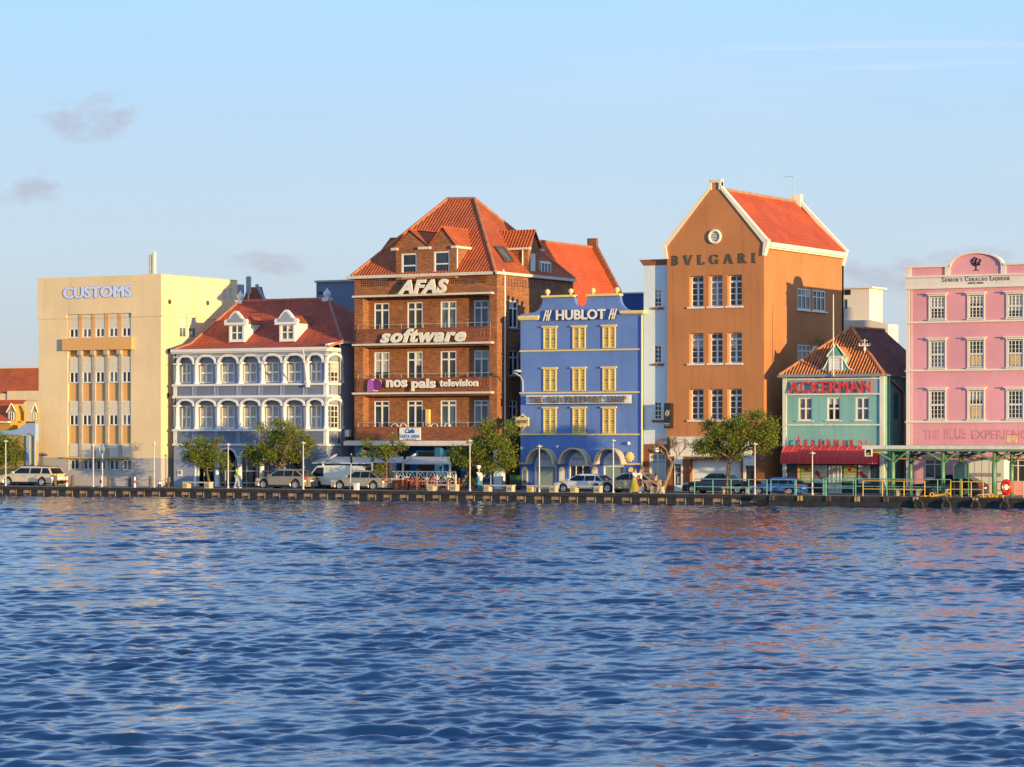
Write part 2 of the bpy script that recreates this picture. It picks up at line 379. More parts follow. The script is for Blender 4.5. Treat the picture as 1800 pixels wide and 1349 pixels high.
M['customs_gr'] = plain('grey_concrete_fin', (.42, .36, .31), .8)
M['blind'] = plain('roller_blind', (.70, .64, .54), .6, var=.05)
M['b2'] = plaster('grey_blue_render', (.26, .29, .39), .10, .3, (.12, .13, .17), .25, (.33, .35, .4))
M['b2w'] = plaster('white_stucco', (.68, .67, .67), .04, .1)
M['louv'] = plain('grey_louvres', (.42, .37, .34), .7)
M['tile_dark'] = tiles('dark_red_pantiles', '#bc5233', '#a8432a', mossamt=.25)
M['tile_orange'] = tiles('orange_pantiles', '#c65f2a', '#b45226', mossamt=.22)
M['tile_bright'] = tiles('bright_orange_tiles', '#d4591f', '#c95020', mossamt=.22, w=.24, h=.34, wave=.06)
M['tile_old'] = tiles('weathered_pantiles', '#a04e2c', '#6a3424', (.03, .022, .02), .85, w=.33, wave=.16)
M['brick'] = brick('red_brick', '#a4673c', '#82482a', '#8a6a50')
M['brick_d'] = brick('dark_red_brick', '#96553a', '#7c432c', '#7a5844')
M['slab'] = plaster('slab_paint', (.62, .55, .47), .06, .3, (.2, .14, .1))
M['letters'] = plain('cream_letters', (.78, .72, .6), .45, var=.06)
M['hub'] = plaster('blue_render', (.125, .215, .50), .10, .4, (.07, .12, .30), .6, (.17, .25, .5))
M['yel'] = plain('yellow_paint', (.76, .57, .22), .6, var=.08)
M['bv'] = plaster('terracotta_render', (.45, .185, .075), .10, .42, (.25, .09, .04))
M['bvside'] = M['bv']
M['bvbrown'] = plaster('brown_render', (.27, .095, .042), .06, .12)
M['annex'] = plaster('pale_blue_white_render', (.62, .68, .72), .04, .15)
M['cop'] = plaster('coping_paint', (.72, .66, .56), .05, .2)
M['bronze'] = plain('bronze_letters', (.13, .11, .085), .5, .3)
M['ack'] = plaster('teal_boards', (.20, .40, .37), .12, .35, (.09, .22, .23), .8, (.34, .45, .42))
M['ackw'] = plaster('peeling_white_paint', (.68, .65, .57), .1, .45, (.3, .2, .12), .9, (.4, .3, .2))
M['red'] = plain('red_letters', (.62, .045, .03), .5, var=.15)
M['pink'] = plaster('pink_render', (.70, .31, .35), .10, .42, (.55, .28, .34), .7, (.74, .38, .41))
M['pinkw'] = plaster('cream_trim', (.72, .64, .56), .04, .12)
M['board'] = plain('tan_board', (.55, .38, .2), .7)
M['text'] = plain('dark_lettering', (.08, .06, .05), .6)
M['steel'] = plain('galvanised_steel', (.55, .54, .52), .45, .3, var=.1)
M['conc'] = plaster('bench_concrete', (.46, .40, .30), .12, .3, (.2, .17, .13))
M['wood'] = plain('weathered_wood', (.09, .07, .055), .8, var=.4, scale=5)
M['green'] = plain('green_painted_steel', (.12, .26, .14), .4, var=.2)
M['railgreen'] = plain('pale_green_rail', (.16, .42, .33), .4, var=.15)
M['yrail'] = plain('yellow_rail', (.80, .42, .03), .4, var=.12)
M['tyre'] = plain('rubber', (.018, .018, .019), .8)
M['rim'] = plain('alloy_rim', (.55, .55, .55), .3, .7)
M['skin'] = plain('skin', (.45, .24, .15), .6, var=.06)
M['skin_dark'] = plain('brown_skin', (.16, .08, .05), .6, var=.06)
# ------------------------------------------------------------------ lettering
def text_pts(body, bold=0, shear=0, spacing=1.0):
    cu = bpy.data.curves.new('lettering', 'FONT'); cu.body = body; cu.extrude = .5; cu.offset = bold; cu.shear = shear; cu.space_character = spacing; cu.resolution_u = 3
    if 'M' in body: cu.offset = 0      # the outline of M breaks when it is thickened: stack shifted copies instead
    o = bpy.data.objects.new('lettering', cu); COL.objects.link(o)
    dg = bpy.context.evaluated_depsgraph_get(); me = bpy.data.meshes.new_from_object(o.evaluated_get(dg))
    v = [tuple(x.co) for x in me.vertices]; f = [tuple(p.vertices) for p in me.polygons]
    bpy.data.objects.remove(o); bpy.data.curves.remove(cu); bpy.data.meshes.remove(me)
    if 'M' in body and bold:
        n = len(v); V0, F0 = list(v), list(f)
        for i, (dx, dy) in enumerate(((-1, .3), (1, -.3), (-.5, -.7), (.5, .7))):
            v += [(x+dx*bold*1.1, y+dy*bold, z*(1-.05*(i+1))) for x, y, z in V0]; f += [tuple(q+n*(i+1) for q in p) for p in F0]
    return v, f
def letters(mb, body, u0, u1, z0, z1, d, depth, bold=0, shear=0, spacing=1.0, slope=0, vf=None):
    """fit the words into the rectangle u0..u1, z0..z1 on the wall, standing out from depth d"""
    v, f = vf or text_pts(body, bold, shear, spacing)
    xs = [a[0] for a in v]; ys = [a[1] for a in v]; x0, x1, y0, y1 = min(xs), max(xs), min(ys), max(ys)
    base = len(mb.v)
    for x, y, z in v:
        mb.p(u0+(x-x0)/(x1-x0)*(u1-u0), d-(z+.5)*depth, z0+(y-y0)/(y1-y0)*(z1-z0))
    mb.f += [[base+i for i in q] for q in f]
    return mb
T, t_ = .19, .075            # thick and thin strokes of the roman letters
def _arc(cx, cy, rx, ry, a0, a1, w0, w1=None, n=14):
    """a bowl: thick at the sides, thin at top and bottom"""
    out = []
    for i in range(n+1):
        a = R(a0+(a1-a0)*i/n); c, s = math.cos(a), math.sin(a)
        w = t_+(w0-t_)*abs(c)
        out.append(((cx+rx*c, cy+ry*s), (cx+(rx-w)*c, cy+(ry-t_)*s)))
    return [[out[i][0], out[i+1][0], out[i+1][1], out[i][1]] for i in range(n)]
def _v(x, w=T, y0=0, y1=1): return [[(x, y0), (x+w, y0), (x+w, y1), (x, y1)]]
def _h(x0, x1, y, w=t_): return [[(x0, y), (x1, y), (x1, y+w), (x0, y+w)]]
def _s(xa, xb, w, y0=0, y1=1): return [[(xa, y0), (xa+w, y0), (xb+w, y1), (xb, y1)]]
def _sf(x, w=T, top=True, bot=True): return (_h(x-.08, x+w+.08, 0, .05) if bot else [])+(_h(x-.08, x+w+.08, .95, .05) if top else [])
SER = {
 'A': (_s(.05, .36, t_)+_s(.68, .37, T)+_h(.2, .72, .3)+_sf(.03, t_, False)+_sf(.68, T, False), .92),
 'B': (_v(.1)+_sf(.1)+_arc(.32, .745, .3, .255, -90, 90, T)+_arc(.32, .275, .34, .275, -90, 90, T)+_h(.2, .35, .925)+_h(.2, .35, .49)+_h(.2, .35, 0), .74),
 'C': (_arc(.5, .5, .45, .5, 50, 310, T)+_v(.78, .05, .68, .98)+_v(.78, .05, .04, .3), .9),
 'D': (_v(.1)+_sf(.1)+_arc(.36, .5, .48, .5, -90, 90, T)+_h(.2, .38, .925)+_h(.2, .38, 0), .92),
 'E': (_v(.1)+_sf(.1)+_h(.2, .64, .925)+_h(.2, .55, .48)+_h(.2, .68, 0)+_v(.62, .05, .78, 1)+_v(.66, .05, 0, .24)+_v(.52, .05, .38, .62), .76),
 'F': (_v(.1)+_sf(.1)+_h(.2, .64, .925)+_h(.2, .55, .48)+_v(.62, .05, .78, 1)+_v(.52, .05, .38, .62), .7),
 'G': (_arc(.5, .5, .45, .5, 50, 310, T)+_v(.78, .05, .68, .98)+_v(.68, T, .04, .45)+_h(.58, .94, .42, .05), .98),
 'H': (_v(.1)+_v(.7)+_sf(.1)+_sf(.7)+_h(.2, .75, .47), 1.0),
 'I': (_v(.1)+_sf(.1), .4),
 'L': (_v(.1)+_sf(.1)+_h(.2, .66, 0)+_v(.64, .05, 0, .26), .72),
 'N': (_v(.12, t_)+_v(.8, t_)+_s(.7, .1, T)+_sf(.12, t_, True)+_sf(.8, t_, True, False), .98),
 'O': (_arc(.5, .5, .47, .5, 0, 360, T, n=24), 1.0),
 'P': (_v(.1)+_sf(.1)+_arc(.34, .72, .34, .28, -90, 90, T)+_h(.2, .36, .925)+_h(.2, .36, .44), .74),
 'Q': (_arc(.5, .5, .47, .5, 0, 360, T, n=24)+_s(.72, .42, .15, -.22, .12), 1.0),
 'R': (_v(.1)+_sf(.1)+_arc(.34, .73, .32, .27, -90, 90, T)+_h(.2, .36, .925)+_h(.2, .36, .46)+_s(.64, .34, T, 0, .48)+_h(.62, .92, 0, .05), .88),
 'S': (_arc(.38, .74, .3, .26, 30, 255, T*.9)+_arc(.36, .27, .33, .27, -150, 75, T*.95)+_v(.6, .05, .72, .98)+_v(.06, .05, .02, .28), .74),
 'T': (_v(.33)+_sf(.33, T, False)+_h(.04, .81, .925)+_v(.04, .05, .76, 1)+_v(.76, .05, .76, 1), .85),
 'U': (_v(.1, T, .3, 1)+_v(.7, t_, .3, 1)+[[(x, y*1.0) for x, y in q] for q in _arc(.44, .34, .34, .34, 180, 360, T)]+_sf(.1, T, True, False)+_sf(.7, t_, True, False), .88),
 'V': (_s(.34, .03, T)+_s(.4, .76, t_)+_sf(.03, T, True, False)+_sf(.76, t_, True, False), .9),
 "'": (_v(.08, .1, .72, 1), .24), ' ': ([], .42),
}
def serif(mb, body, u0, u1, z0, z1, d, depth, gap=.12, small=None):
    quads = []; x = 0; first = True
    for wd in body.split(' '):
        cap = True
        for ch in wd:
            k = 1.0 if (cap or not small) else small; cap = False
            g, w = SER[ch]
            quads += [[(x+px*k, py*k) for px, py in q] for q in g]; x += w*k+gap
        x += SER[' '][1]
    x -= SER[' '][1]+gap
    xs = [p[0] for q in quads for p in q]; x0, x1 = min(xs), max(xs)
    for q in quads:
        pts = [(u0+(px-x0)/(x1-x0)*(u1-u0), z0+py*(z1-z0)) for px, py in q]
        mb.prism(pts, d-depth, d)
    return mb

# ------------------------------------------------------------------ windows
def win(root, fr, u0, u1, z0, z1, d, us=(.5,), zs=(.72,), fw=.06, bw=None, sill=None, cap=None, pane='glass', fmat='frame', name='window', dep=.07, sillmat='white', sill_out=.1, extra=None, label=None, curtain=None):
    rv = RW.random(); pn = pane if rv < .45 else RW.choice(('glass', 'glass_blue', 'glass_warm', 'glass_pale'))
    m = MB(fr); m.box(u0+.01, u1-.01, d+.05, d+.08, z0+.01, z1-.01); w = m.build(name, M[pn], root, label=label)
    if RW.random() < .3 and z1-z0 > 1.0:
        k = RW.choice((.3, .5, .72)); a_, b_ = (u0, u1) if RW.random() < .5 else ((u0, (u0+u1)/2) if RW.random() < .5 else ((u0+u1)/2, u1))
        m = MB(fr); m.box(a_+.03, b_-.03, d+.046, d+.0495, z1-(z1-z0)*k, z1-.02); m.build('curtain', M['curtain'], w)
    m = MB(fr); m.bars(u0, u1, z0, z1, d-dep+.05, d+.045, fw, us, zs, bw)
    if extra: extra(m)
    m.build('frame', M[fmat], w)
    if sill is not None:
        m = MB(fr); m.box(u0-.12, u1+.12, -sill_out, d, z0-sill, z0-.004); m.build('sill', M[sillmat], w)
    if cap is not None:
        m = MB(fr); m.box(u0-.12, u1+.12, -.16, .02, z1+.03, z1+.03+cap); m.box(u0-.06, u1+.06, -.1, .02, z1+.004, z1+.026); m.build('window_head', M[sillmat], w)
    return w
def gutter(root, fr, pts, r=.05, mat='white', name='downpipe'):
    m = MB(fr); m.path(pts, r, 8); return m.build(name, M[mat], root)

# ================================================================== setting: ground, quay, water
def make_setting():
    gm = NT('paving'); g = gm.n('ShaderNodeNewGeometry')
    b = gm.n('ShaderNodeTexBrick', i_Scale=1.0); b.inputs['Brick Width'].default_value = .4; b.inputs['Row Height'].default_value = .2; b.inputs['Mortar Size'].default_value = .01
    b.inputs['Color1'].default_value = (.38, .25, .20, 1); b.inputs['Color2'].default_value = (.32, .23, .19, 1); b.inputs['Mortar'].default_value = (.1, .08, .07, 1)
    gm.l(g.outputs['Position'], b.inputs[0]); no = gm.n('ShaderNodeTexNoise', i_Scale=.6, i_Detail=6.0); gm.l(g.outputs['Position'], no.inputs[0])
    gm.l(gm.mix(1, b.outputs[0], gm.mix(gm.ramp(no.outputs[0], .3, .7), (.75,)*3, (1.2,)*3), 'MULTIPLY'), gm.b.inputs['Base Color']); gm.b.inputs['Roughness'].default_value = .85
    asph = plain('street_asphalt', (.07, .065, .062), .85, var=.25, scale=2)
    m = MB(); m.poly([(-3000, YF+.5, -.03), (3000, YF+.5, -.03), (3000, 6000, -.03), (-3000, 6000, -.03)]); tag(m.build('ground', plain('hard_ground', (.16, .13, .1), .9)), kind='structure')
    m = MB(); m.box(-400, 200, YQ+2.6, YQ+6.8, -.5, -.06); tag(m.build('road', asph), kind='structure')
    m = MB(); m.box(-400, 200, YQ+6.8, YF+.6, -.5, 0.0); tag(m.build('pavement', gm.m), kind='structure')
    m = MB(); m.box(-400, 200, YQ, YQ+2.6, -.5, 0.0); tag(m.build('quay_pavement', gm.m), kind='structure')
    # quay front: a dark capping beam over piers with bays between
    beamm = plain('tarred_timber', (.026, .025, .028), .7, var=.5, scale=2.5, bump=.6)
    pier = plain('dark_pier', (.022, .024, .03), .8, var=.4)
    back = plaster('algae_stone', (.30, .20, .09), .3, .7, (.03, .03, .02), 0)
    edge = plain('pale_pier_edge', (.42, .3, .12), .7)
    q = thing('quay_wall', 'long dark quay wall of piers and open bays along the water', 'quay', (-98, YQ, 0))
    m = MB(); m.box(-400, -79.45, -.12+YQ, YQ, -.26, -.004); m.box(-400, -79.45, YQ-.16, YQ-.12, -.24, -.03); m.build('beam', beamm, q)
    m = MB(); m.box(-400, 200, YQ+.17, YQ+.9, -3, -.25); m.build('back_wall', back, q)
    mp, me_ = MB(), MB(); x = -79.9; n = 0
    while x > -172:
        w = .62+.1*random.random()
        mp.box(x-w, x, YQ-.03, YQ+.165, -2.5, -.262); me_.box(x-w-.05, x-w-.003, YQ-.05, YQ+.16, -.85, -.262)
        x -= 1.36; n += 1
    mp.build('pier', pier, q); me_.build('edge_strip', edge, q)
    # right: timber landing stage in front of the quay
    p = thing('landing_stage', 'low black timber landing stage with hanging tyres at the ferry stop', 'landing stage', (-76, YQ-1, 0))
    xl = XF(1328, YQ-.2)
    m = MB(); m.box(xl, -40, YQ-.55, YQ-.01, -.32, -.002); m.box(xl, -40, YQ-.62, YQ-.56, -.17, -.14); m.build('beam', beamm, p)
    m = MB(); m.box(xl+1.1, -40, YQ-.5, YQ-.05, -2.4, -.34); m.build('lower_beam', pier, p)
    x = xl+1.2
    for i in range(14):
        m = MB(); m.box(x, x+.12, YQ-.66, YQ-.55, -.33, -.02); m.box(x+.2, x+.32, YQ-.66, YQ-.55, -.33, -.02); m.build('bracket', edge if i % 2 else M['wood'], p); x += 2.0
    for px in (1615, 1663, 1714, 1765, 1815):
        X = XF(px, YQ-.75); o = thing('tyre_fender', f'tyre', 'tyre', (X, YQ-.78, -.52), group='tyre fenders on the landing stage', local=True)
        o['label'] = {1615: 'half-sunk black tyre hanging below the yellow rail end by the wooden bench', 1663: 'black tyre hanging on the stage under the second green canopy post',
                      1714: 'black tyre hanging below the yellow gate rails', 1765: 'black tyre hanging on the stage straight below the red life ring', 1815: 'black tyre at the right end of the landing stage'}[px]
        m = MB(); m.torus((0, 0, 0), .27, .11, 'd', 24, 8); m.build('tyre', M['tyre'], o, True)
    # water
    W = 940; v = [20.0]
    while v[-1] < 222: v.append(v[-1]+max(.045, .0009*v[-1]+.009))
    v = np.array(v); c = np.linspace(-1, 1, W)
    hw = v*.215+7.0
    U = c[None, :]*hw[:, None]; V = np.repeat(v[:, None], W, 1)
    fx, fy, rx, ry = -S30, C30, C30, S30
    X = V*fx+U*rx; Y = V*fy+U*ry
    H = np.zeros_like(X); DX = np.zeros_like(X); DY = np.zeros_like(X)
    # gusts: slow change of wave height from place to place
    G = np.ones_like(X)
    for i in range(9):
        L = rng.uniform(14, 60); a = rng.uniform(0, 2*math.pi); G += .13*np.sin((X*math.cos(a)+Y*math.sin(a)*1.0)*2*math.pi/L+rng.uniform(0, 6.28))
    for i in range(26):
        L = rng.uniform(3.5, 13); a = rng.uniform(0, 2*math.pi); G += .105*np.sin((X*math.cos(a)+Y*math.sin(a))*2*math.pi/L+rng.uniform(0, 6.28))
    G = np.clip(.35+.65*G, .6, 1.8)
    wind = math.atan2(fy, fx)+R(14)      # crests run roughly across the view
    nW = 130
    for i in range(nW):
        L = .22*(2.3/.22)**(rng.uniform(0, 1)**1.0)
        a = wind+rng.normal(0, R(30 if L > 1 else 42)); k = 2*math.pi/L
        steep = .0215*WAVE*(1.3 if L < 1.1 else 1.3*(1.1/L)**1.0)*(1.0 if L > .45 else (L/.45)**1.1)
        A = steep/k*1.6; ph = rng.uniform(0, 2*math.pi)
        th = (X*math.cos(a)+Y*math.sin(a))*k+ph
        # fade waves the far mesh cannot carry
        sp = np.maximum(.0009*V+.009, .045); fade = np.clip((L/sp-2.3)/2.5, 0, 1)*G
        s, co = np.sin(th), np.cos(th)
        H += A*fade*s; DX += .3*A*fade*co*math.cos(a); DY += .3*A*fade*co*math.sin(a)
    for i in range(26):      # longer, low swell that still reads far away
        L = rng.uniform(3.2, 9.5); a = wind+rng.normal(0, R(20)); k = 2*math.pi/L; A = .0075/k*WAVE*2; th = (X*math.cos(a)+Y*math.sin(a))*k+rng.uniform(0, 6.28)
        H += A*np.sin(th); DX += .4*A*np.cos(th)*math.cos(a); DY += .4*A*np.cos(th)*math.sin(a)
    co = np.stack([X+DX, Y+DY, ZW+H], -1).reshape(-1, 3)
    nr = len(v)
    idx = np.arange(nr*W).reshape(nr, W)
    q4 = np.stack([idx[:-1, :-1], idx[:-1, 1:], idx[1:, 1:], idx[1:, :-1]], -1).reshape(-1, 4)
    me = bpy.data.meshes.new('water'); me.vertices.add(len(co)); me.vertices.foreach_set('co', co.astype('f4').ravel())
    me.loops.add(q4.size); me.loops.foreach_set('vertex_index', q4.astype('i4').ravel())
    me.polygons.add(len(q4)); me.polygons.foreach_set('loop_start', np.arange(0, q4.size, 4, dtype='i4')); me.polygons.foreach_set('use_smooth', np.ones(len(q4), bool))
    me.update(); me.validate()
    t = NT('harbour_water'); t.b.inputs['Base Color'].default_value = (*WATER_COL, 1); t.b.inputs['Roughness'].default_value = .04; t.b.inputs['IOR'].default_value = 1.333
    g = t.n('ShaderNodeNewGeometry'); n1 = t.n('ShaderNodeTexNoise', i_Scale=3.4, i_Detail=3.0, i_Roughness=.55); mp_ = t.n('ShaderNodeMapping'); mp_.inputs['Rotation'].default_value = (0, 0, R(-30)); mp_.inputs['Scale'].default_value = (.6, 1.0, 1)
    t.l(g.outputs['Position'], mp_.inputs[0]); t.l(mp_.outputs[0], n1.inputs[0])
    bu = t.n('ShaderNodeBump', i_Strength=.6, i_Distance=.02); n2 = t.n('ShaderNodeTexNoise', i_Scale=1.5, i_Detail=4.0, i_Roughness=.62); t.l(mp_.outputs[0], n2.inputs[0]); sp = t.n('ShaderNodeSeparateXYZ'); t.l(g.outputs['Position'], sp.inputs[0])
    n3 = t.n('ShaderNodeTexNoise', i_Scale=.05, i_Detail=3.0); t.l(g.outputs['Position'], n3.inputs[0])
    chop = t.math('MULTIPLY', t.ramp(sp.outputs[1], 45, 125), t.ramp(n3.outputs[0], .25, .6))      # short chop grows towards the far quay
    t.l(t.math('ADD', n1.outputs[0], t.math('MULTIPLY', t.math('MULTIPLY', n2.outputs[0], chop), 2.5)), bu.inputs['Height']); t.l(bu.outputs[0], t.b.inputs['Normal'])
    me.materials.append(t.m); o = bpy.data.objects.new('water', me); COL.objects.link(o); tag(o, kind='structure')
    m = MB(); m.poly([(-1500, -1500, ZW-.35), (1500, -1500, ZW-.35), (1500, YQ+.6, ZW-.35), (-1500, YQ+.6, ZW-.35)]); tag(m.build('open_water', t.m), kind='structure')
WAVE = .52; WATER_COL = (.006, .036, .115)
make_setting()

# ================================================================== customs building
def customs():
    xl, xr = XF(68), XF(283); zt = ZF(175, 486.5); yb = YS(417, xr)
    r = thing('customs_building', 'tall cream customs block with orange window bay and blue-lit sign letters', 'building', (xl, YF, 0))
    f = FR(YF)
    zpl = ZF(175, 805); zband = ZF(175, 559)
    cols = [(121, 137.5), (144, 160.5), (167, 183.5), (190.5, 207), (213.5, 229.5)]; C = [(XF(a), XF(b)) for a, b in cols]
    ul, ur = XF(119), XF(230); z_ = lambda py: ZF(175, py)
    zh1, zh0 = z_(595), z_(616)
    holes = [(ul, ur, z_(594), z_(552), .17), (ul, ur, z_(804), z_(616), .17)]+[(a-.04, b+.04, z_(827), z_(808), .3) for a, b in C]
    m = MB(f); m.grid_wall(xl, xr, zpl, zt, [h for h in holes if h[2] >= zpl-.3], .3); 
    m.box(xl-.06, xr+.06, -.06, .0, zband, zt-.002) if False else None
    s = SD(xr); sh = []
    srow = [((378, 386), (390, 398), (402, 409)), ]
    side_w = [(YS(a, xr), YS(b, xr), ZS(a, 527, xr), ZS(a, 507, xr)) for a, b in ((378, 386), (390.5, 398), (402, 409))]
    side_w2 = [(YS(a, xr), YS(b, xr), ZS(325, 594, xr), ZS(325, 551, xr)) for a, b in ((316, 329), (332, 346))]
    for w in side_w+side_w2: sh.append((*w, .15))
    m.fr = s; m.grid_wall(YF, yb, zpl, zt, sh, .15)
    m.fr = lambda u, d, z: (u, d, z)
    m.poly([(xl, YF, 0), (xl, yb, 0), (xl, yb, zt), (xl, YF, zt)]); m.poly([(xl, yb, 0), (xr, yb, 0), (xr, yb, zt), (xl, yb, zt)]); m.poly([(xl, YF, zt-.25), (xr, YF, zt-.25), (xr, yb, zt-.25), (xl, yb, zt-.25)])
    m.build('wall', M['customs'], r)
    # upper band stands slightly proud, with the bay cut out of it
    m = MB(f); m.grid_wall(xl-.07, xr+.07, zband, zt+.03, [(ul-.1, ur+.1, zband, z_(552))], .07, -.07)
    m.fr = SD(xr+.07); m.poly([(YF-.07, 0, zband), (yb, 0, zband), (yb, 0, zt+.03), (YF-.07, 0, zt+.03)]) if False else None
    m.fr = lambda u, d, z: (u, d, z)
    m.box(xr+.003, xr+.07, YF-.07, yb, zband, zband+.06); m.poly([(xl-.07, YF-.07, zt+.03), (xr+.07, YF-.07, zt+.03), (xr+.07, YF+.25, zt+.03), (xl-.07, YF+.25, zt+.03)])
    m.poly([(xr+.07, YF-.07, zband), (xr+.07, YF, zband), (xr+.07, YF, zt+.03), (xr+.07, YF-.07, zt+.03)])
    m.poly([(xl-.07, YF-.07, zband), (xr+.07, YF-.07, zband), (xr+.07, YF, zband), (xl-.07, YF, zband)])
    m.box(xr-.15, xr+.05, YF+.01, yb, zt+.004, zt+.03)
    m.build('parapet_band', M['customs'], r)
    m = MB(f); m.grid_wall(xl, xr, -.05, zpl, [(a-.04, b+.04, z_(827), z_(808)) for a, b in C], .3)
    m.fr = s; m.poly([(YF, 0, -.05), (yb, 0, -.05), (yb, 0, zpl), (YF, 0, zpl)]); m.build('plinth', M['customs_pl'], r)
    m = MB(f); m.box(ul, ur, .165, .36, z_(803.5), z_(552.5)); m.build('bay_back', M['customs_or'], r)
    for (a, b), (a2, b2) in zip(C[:-1], C[1:]): m = MB(f); m.box(b+.02, a2-.02, .03, .16, z_(594)+.01, z_(552)-.01); m.build('pier', M['customs_or'], r)
    m = MB(f); m.box(ul+.003, C[0][0]-.02, .03, .16, z_(594)+.01, z_(552)-.01); m.build('pier', M['customs_or'], r)
    m = MB(f); m.box(XF(113), XF(235), -.28, -.003, z_(615.5), z_(595)); m.box(ul, ur, -.003, .16, z_(615.5), z_(594.2)); m.build('orange_hood', M['customs_or'], r)
    m = MB(f); m.box(XF(115), XF(229.5), -.3, -.003, z_(806.5), z_(803.8)); m.box(ul+.002, ur-.002, .002, .28, z_(806.4), z_(803.8)); m.build('orange_ledge', M['customs_or'], r)
    for (a, b), (a2, b2) in zip(C[:-1], C[1:]):
        m = MB(f); c = (b+a2)/2+.02; m.box(c-.14, c+.14, .01, .16, z_(803.5), z_(623)); m.box(c-.18, c+.18, -.18, .16, z_(624), z_(609)+.01) ; m.build('fin', M['customs_gr'], r)
    rows = [(552.5, 576.5, 593.5), (628, 653, 673.5), (705, 728.5, 748.5), (780, 803.5, 803.5)]
    for i, (pt, pm, pb) in enumerate(rows):
        for (a, b) in C:
            zt_, zm, zb = z_(pt), z_(pm), z_(pb)
            if zm-zb > .1: w = win(r, f, a, b, zb, zm, .075, (.5,), (), .09, .1)
            else: m = MB(f); m.box(a, b, .14, .16, zm, zt_); w = m.build('window', M['glass'], r)
            m = MB(f); m.box(a, b, .09, .16, zm+.003, zt_-.003)
            n = 10
            for k in range(n): z0 = zm+.02+(zt_-zm-.04)*k/n; m.box(a+.02, b-.02, .05, .09, z0, z0+(zt_-zm)/n*.6)
            m.build('blind', M['blind'], w)
    for a, b in C: win(r, f, a, b, z_(826.5), z_(808.5), .2, (.5,), (), .07, .12)
    for w4 in side_w:
        m = MB(s); m.louvre(w4[0]+.02, w4[1]-.02, w4[2]+.02, w4[3]-.02, .06, 8, .06); w = m.build('window', M['blind'], r)
        m = MB(s); m.bars(w4[0], w4[1], w4[2], w4[3], .03, .12, .04); m.build('frame', M['blind'], w)
    for w4 in side_w2:
        zm = w4[2]+(w4[3]-w4[2])*.44; w = win(r, s, w4[0]+.02, w4[1]-.02, w4[2]+.02, zm, .08, (.5,), (), .06)
        m = MB(s); m.louvre(w4[0]+.02, w4[1]-.02, zm+.02, w4[3], .04, 9, .05); m.build('blind', M['blind'], w)
    for px, py in ((298, 531), (297, 617), (295.5, 695), (365, 533)):
        y, z = YS(px, xr), ZS(px, py, xr); m = MB(s); n = 14
        m.tube((y, -.02, z), (y, .003, z), .2, .2, 14); m.build('round_vent', M['text'], r)
    m = MB(s); m.path([(YF+1.7, -.08, 0), (YF+1.7, -.08, 3.0), (YF+2.6, -.08, 3.0)], .05); m.build('downpipe', M['customs_gr'], r)
    o = MB(f); o.box(XF(74), XF(84), -.05, -.003, z_(802), z_(799)); tag(o.build('street_name_plate', plain('blue_enamel', (.12, .2, .45), .4)), 'small blue street name plate low on the cream customs wall', 'plate')
    # sign
    sg = thing('customs_sign', 'white CUSTOMS letters with blue rims on the cream block', 'sign', (XF(172), YF-.1, z_(514)))
    v = text_pts('CUSTOMS', .035)
    m = MB(f); letters(m, '', XF(112.5), XF(233), z_(524), z_(503.5), -.101, .03, vf=v); m.build('letter_face', plain('pale_blue_white_letters', (.6, .68, 1.0), .4, var=.03), sg)
    v2 = text_pts('CUSTOMS', .06)
    m = MB(f); letters(m, '', XF(112), XF(233.5), z_(524.6), z_(503), -.02, .08, vf=v2); m.build('letter_side', plain('blue_letter_rims', (.06, .16, .5), .4), sg)
    # roof antenna
    X, Y = PXY(268, DEP(xr, YF)+5); zb = zt-.2
    a = thing('rooftop_antenna', 'stubby mobile phone mast with panels on the cream block roof', 'antenna', (X, Y, zb)); h = ZP(X, Y, 440)
    m = MB(); m.tube((X, Y, zb), (X, Y, h), .05, .03); m.box(X-.35, X+.35, Y-.2, Y+.2, zb, zb+.18); m.build('mast', M['steel'], a)
    m = MB(); m.box(X-.3, X-.12, Y-.1, Y+.1, zb+.3, h-.35); m.build('panel', M['steel'], a); m = MB(); m.box(X+.08, X+.28, Y-.1, Y+.1, zb+.55, h-.15); m.build('panel', M['cop'], a)
    m = MB()
    for k in (.45, .8, 1.1): m.tube((X, Y, zb+k+.4), (X+.45, Y-.1, zb+k+.45), .02)
    m.build('arm', M['steel'], a)
YF -= 2.0      # the customs block stands furthest forward
customs()
YF += 2.0

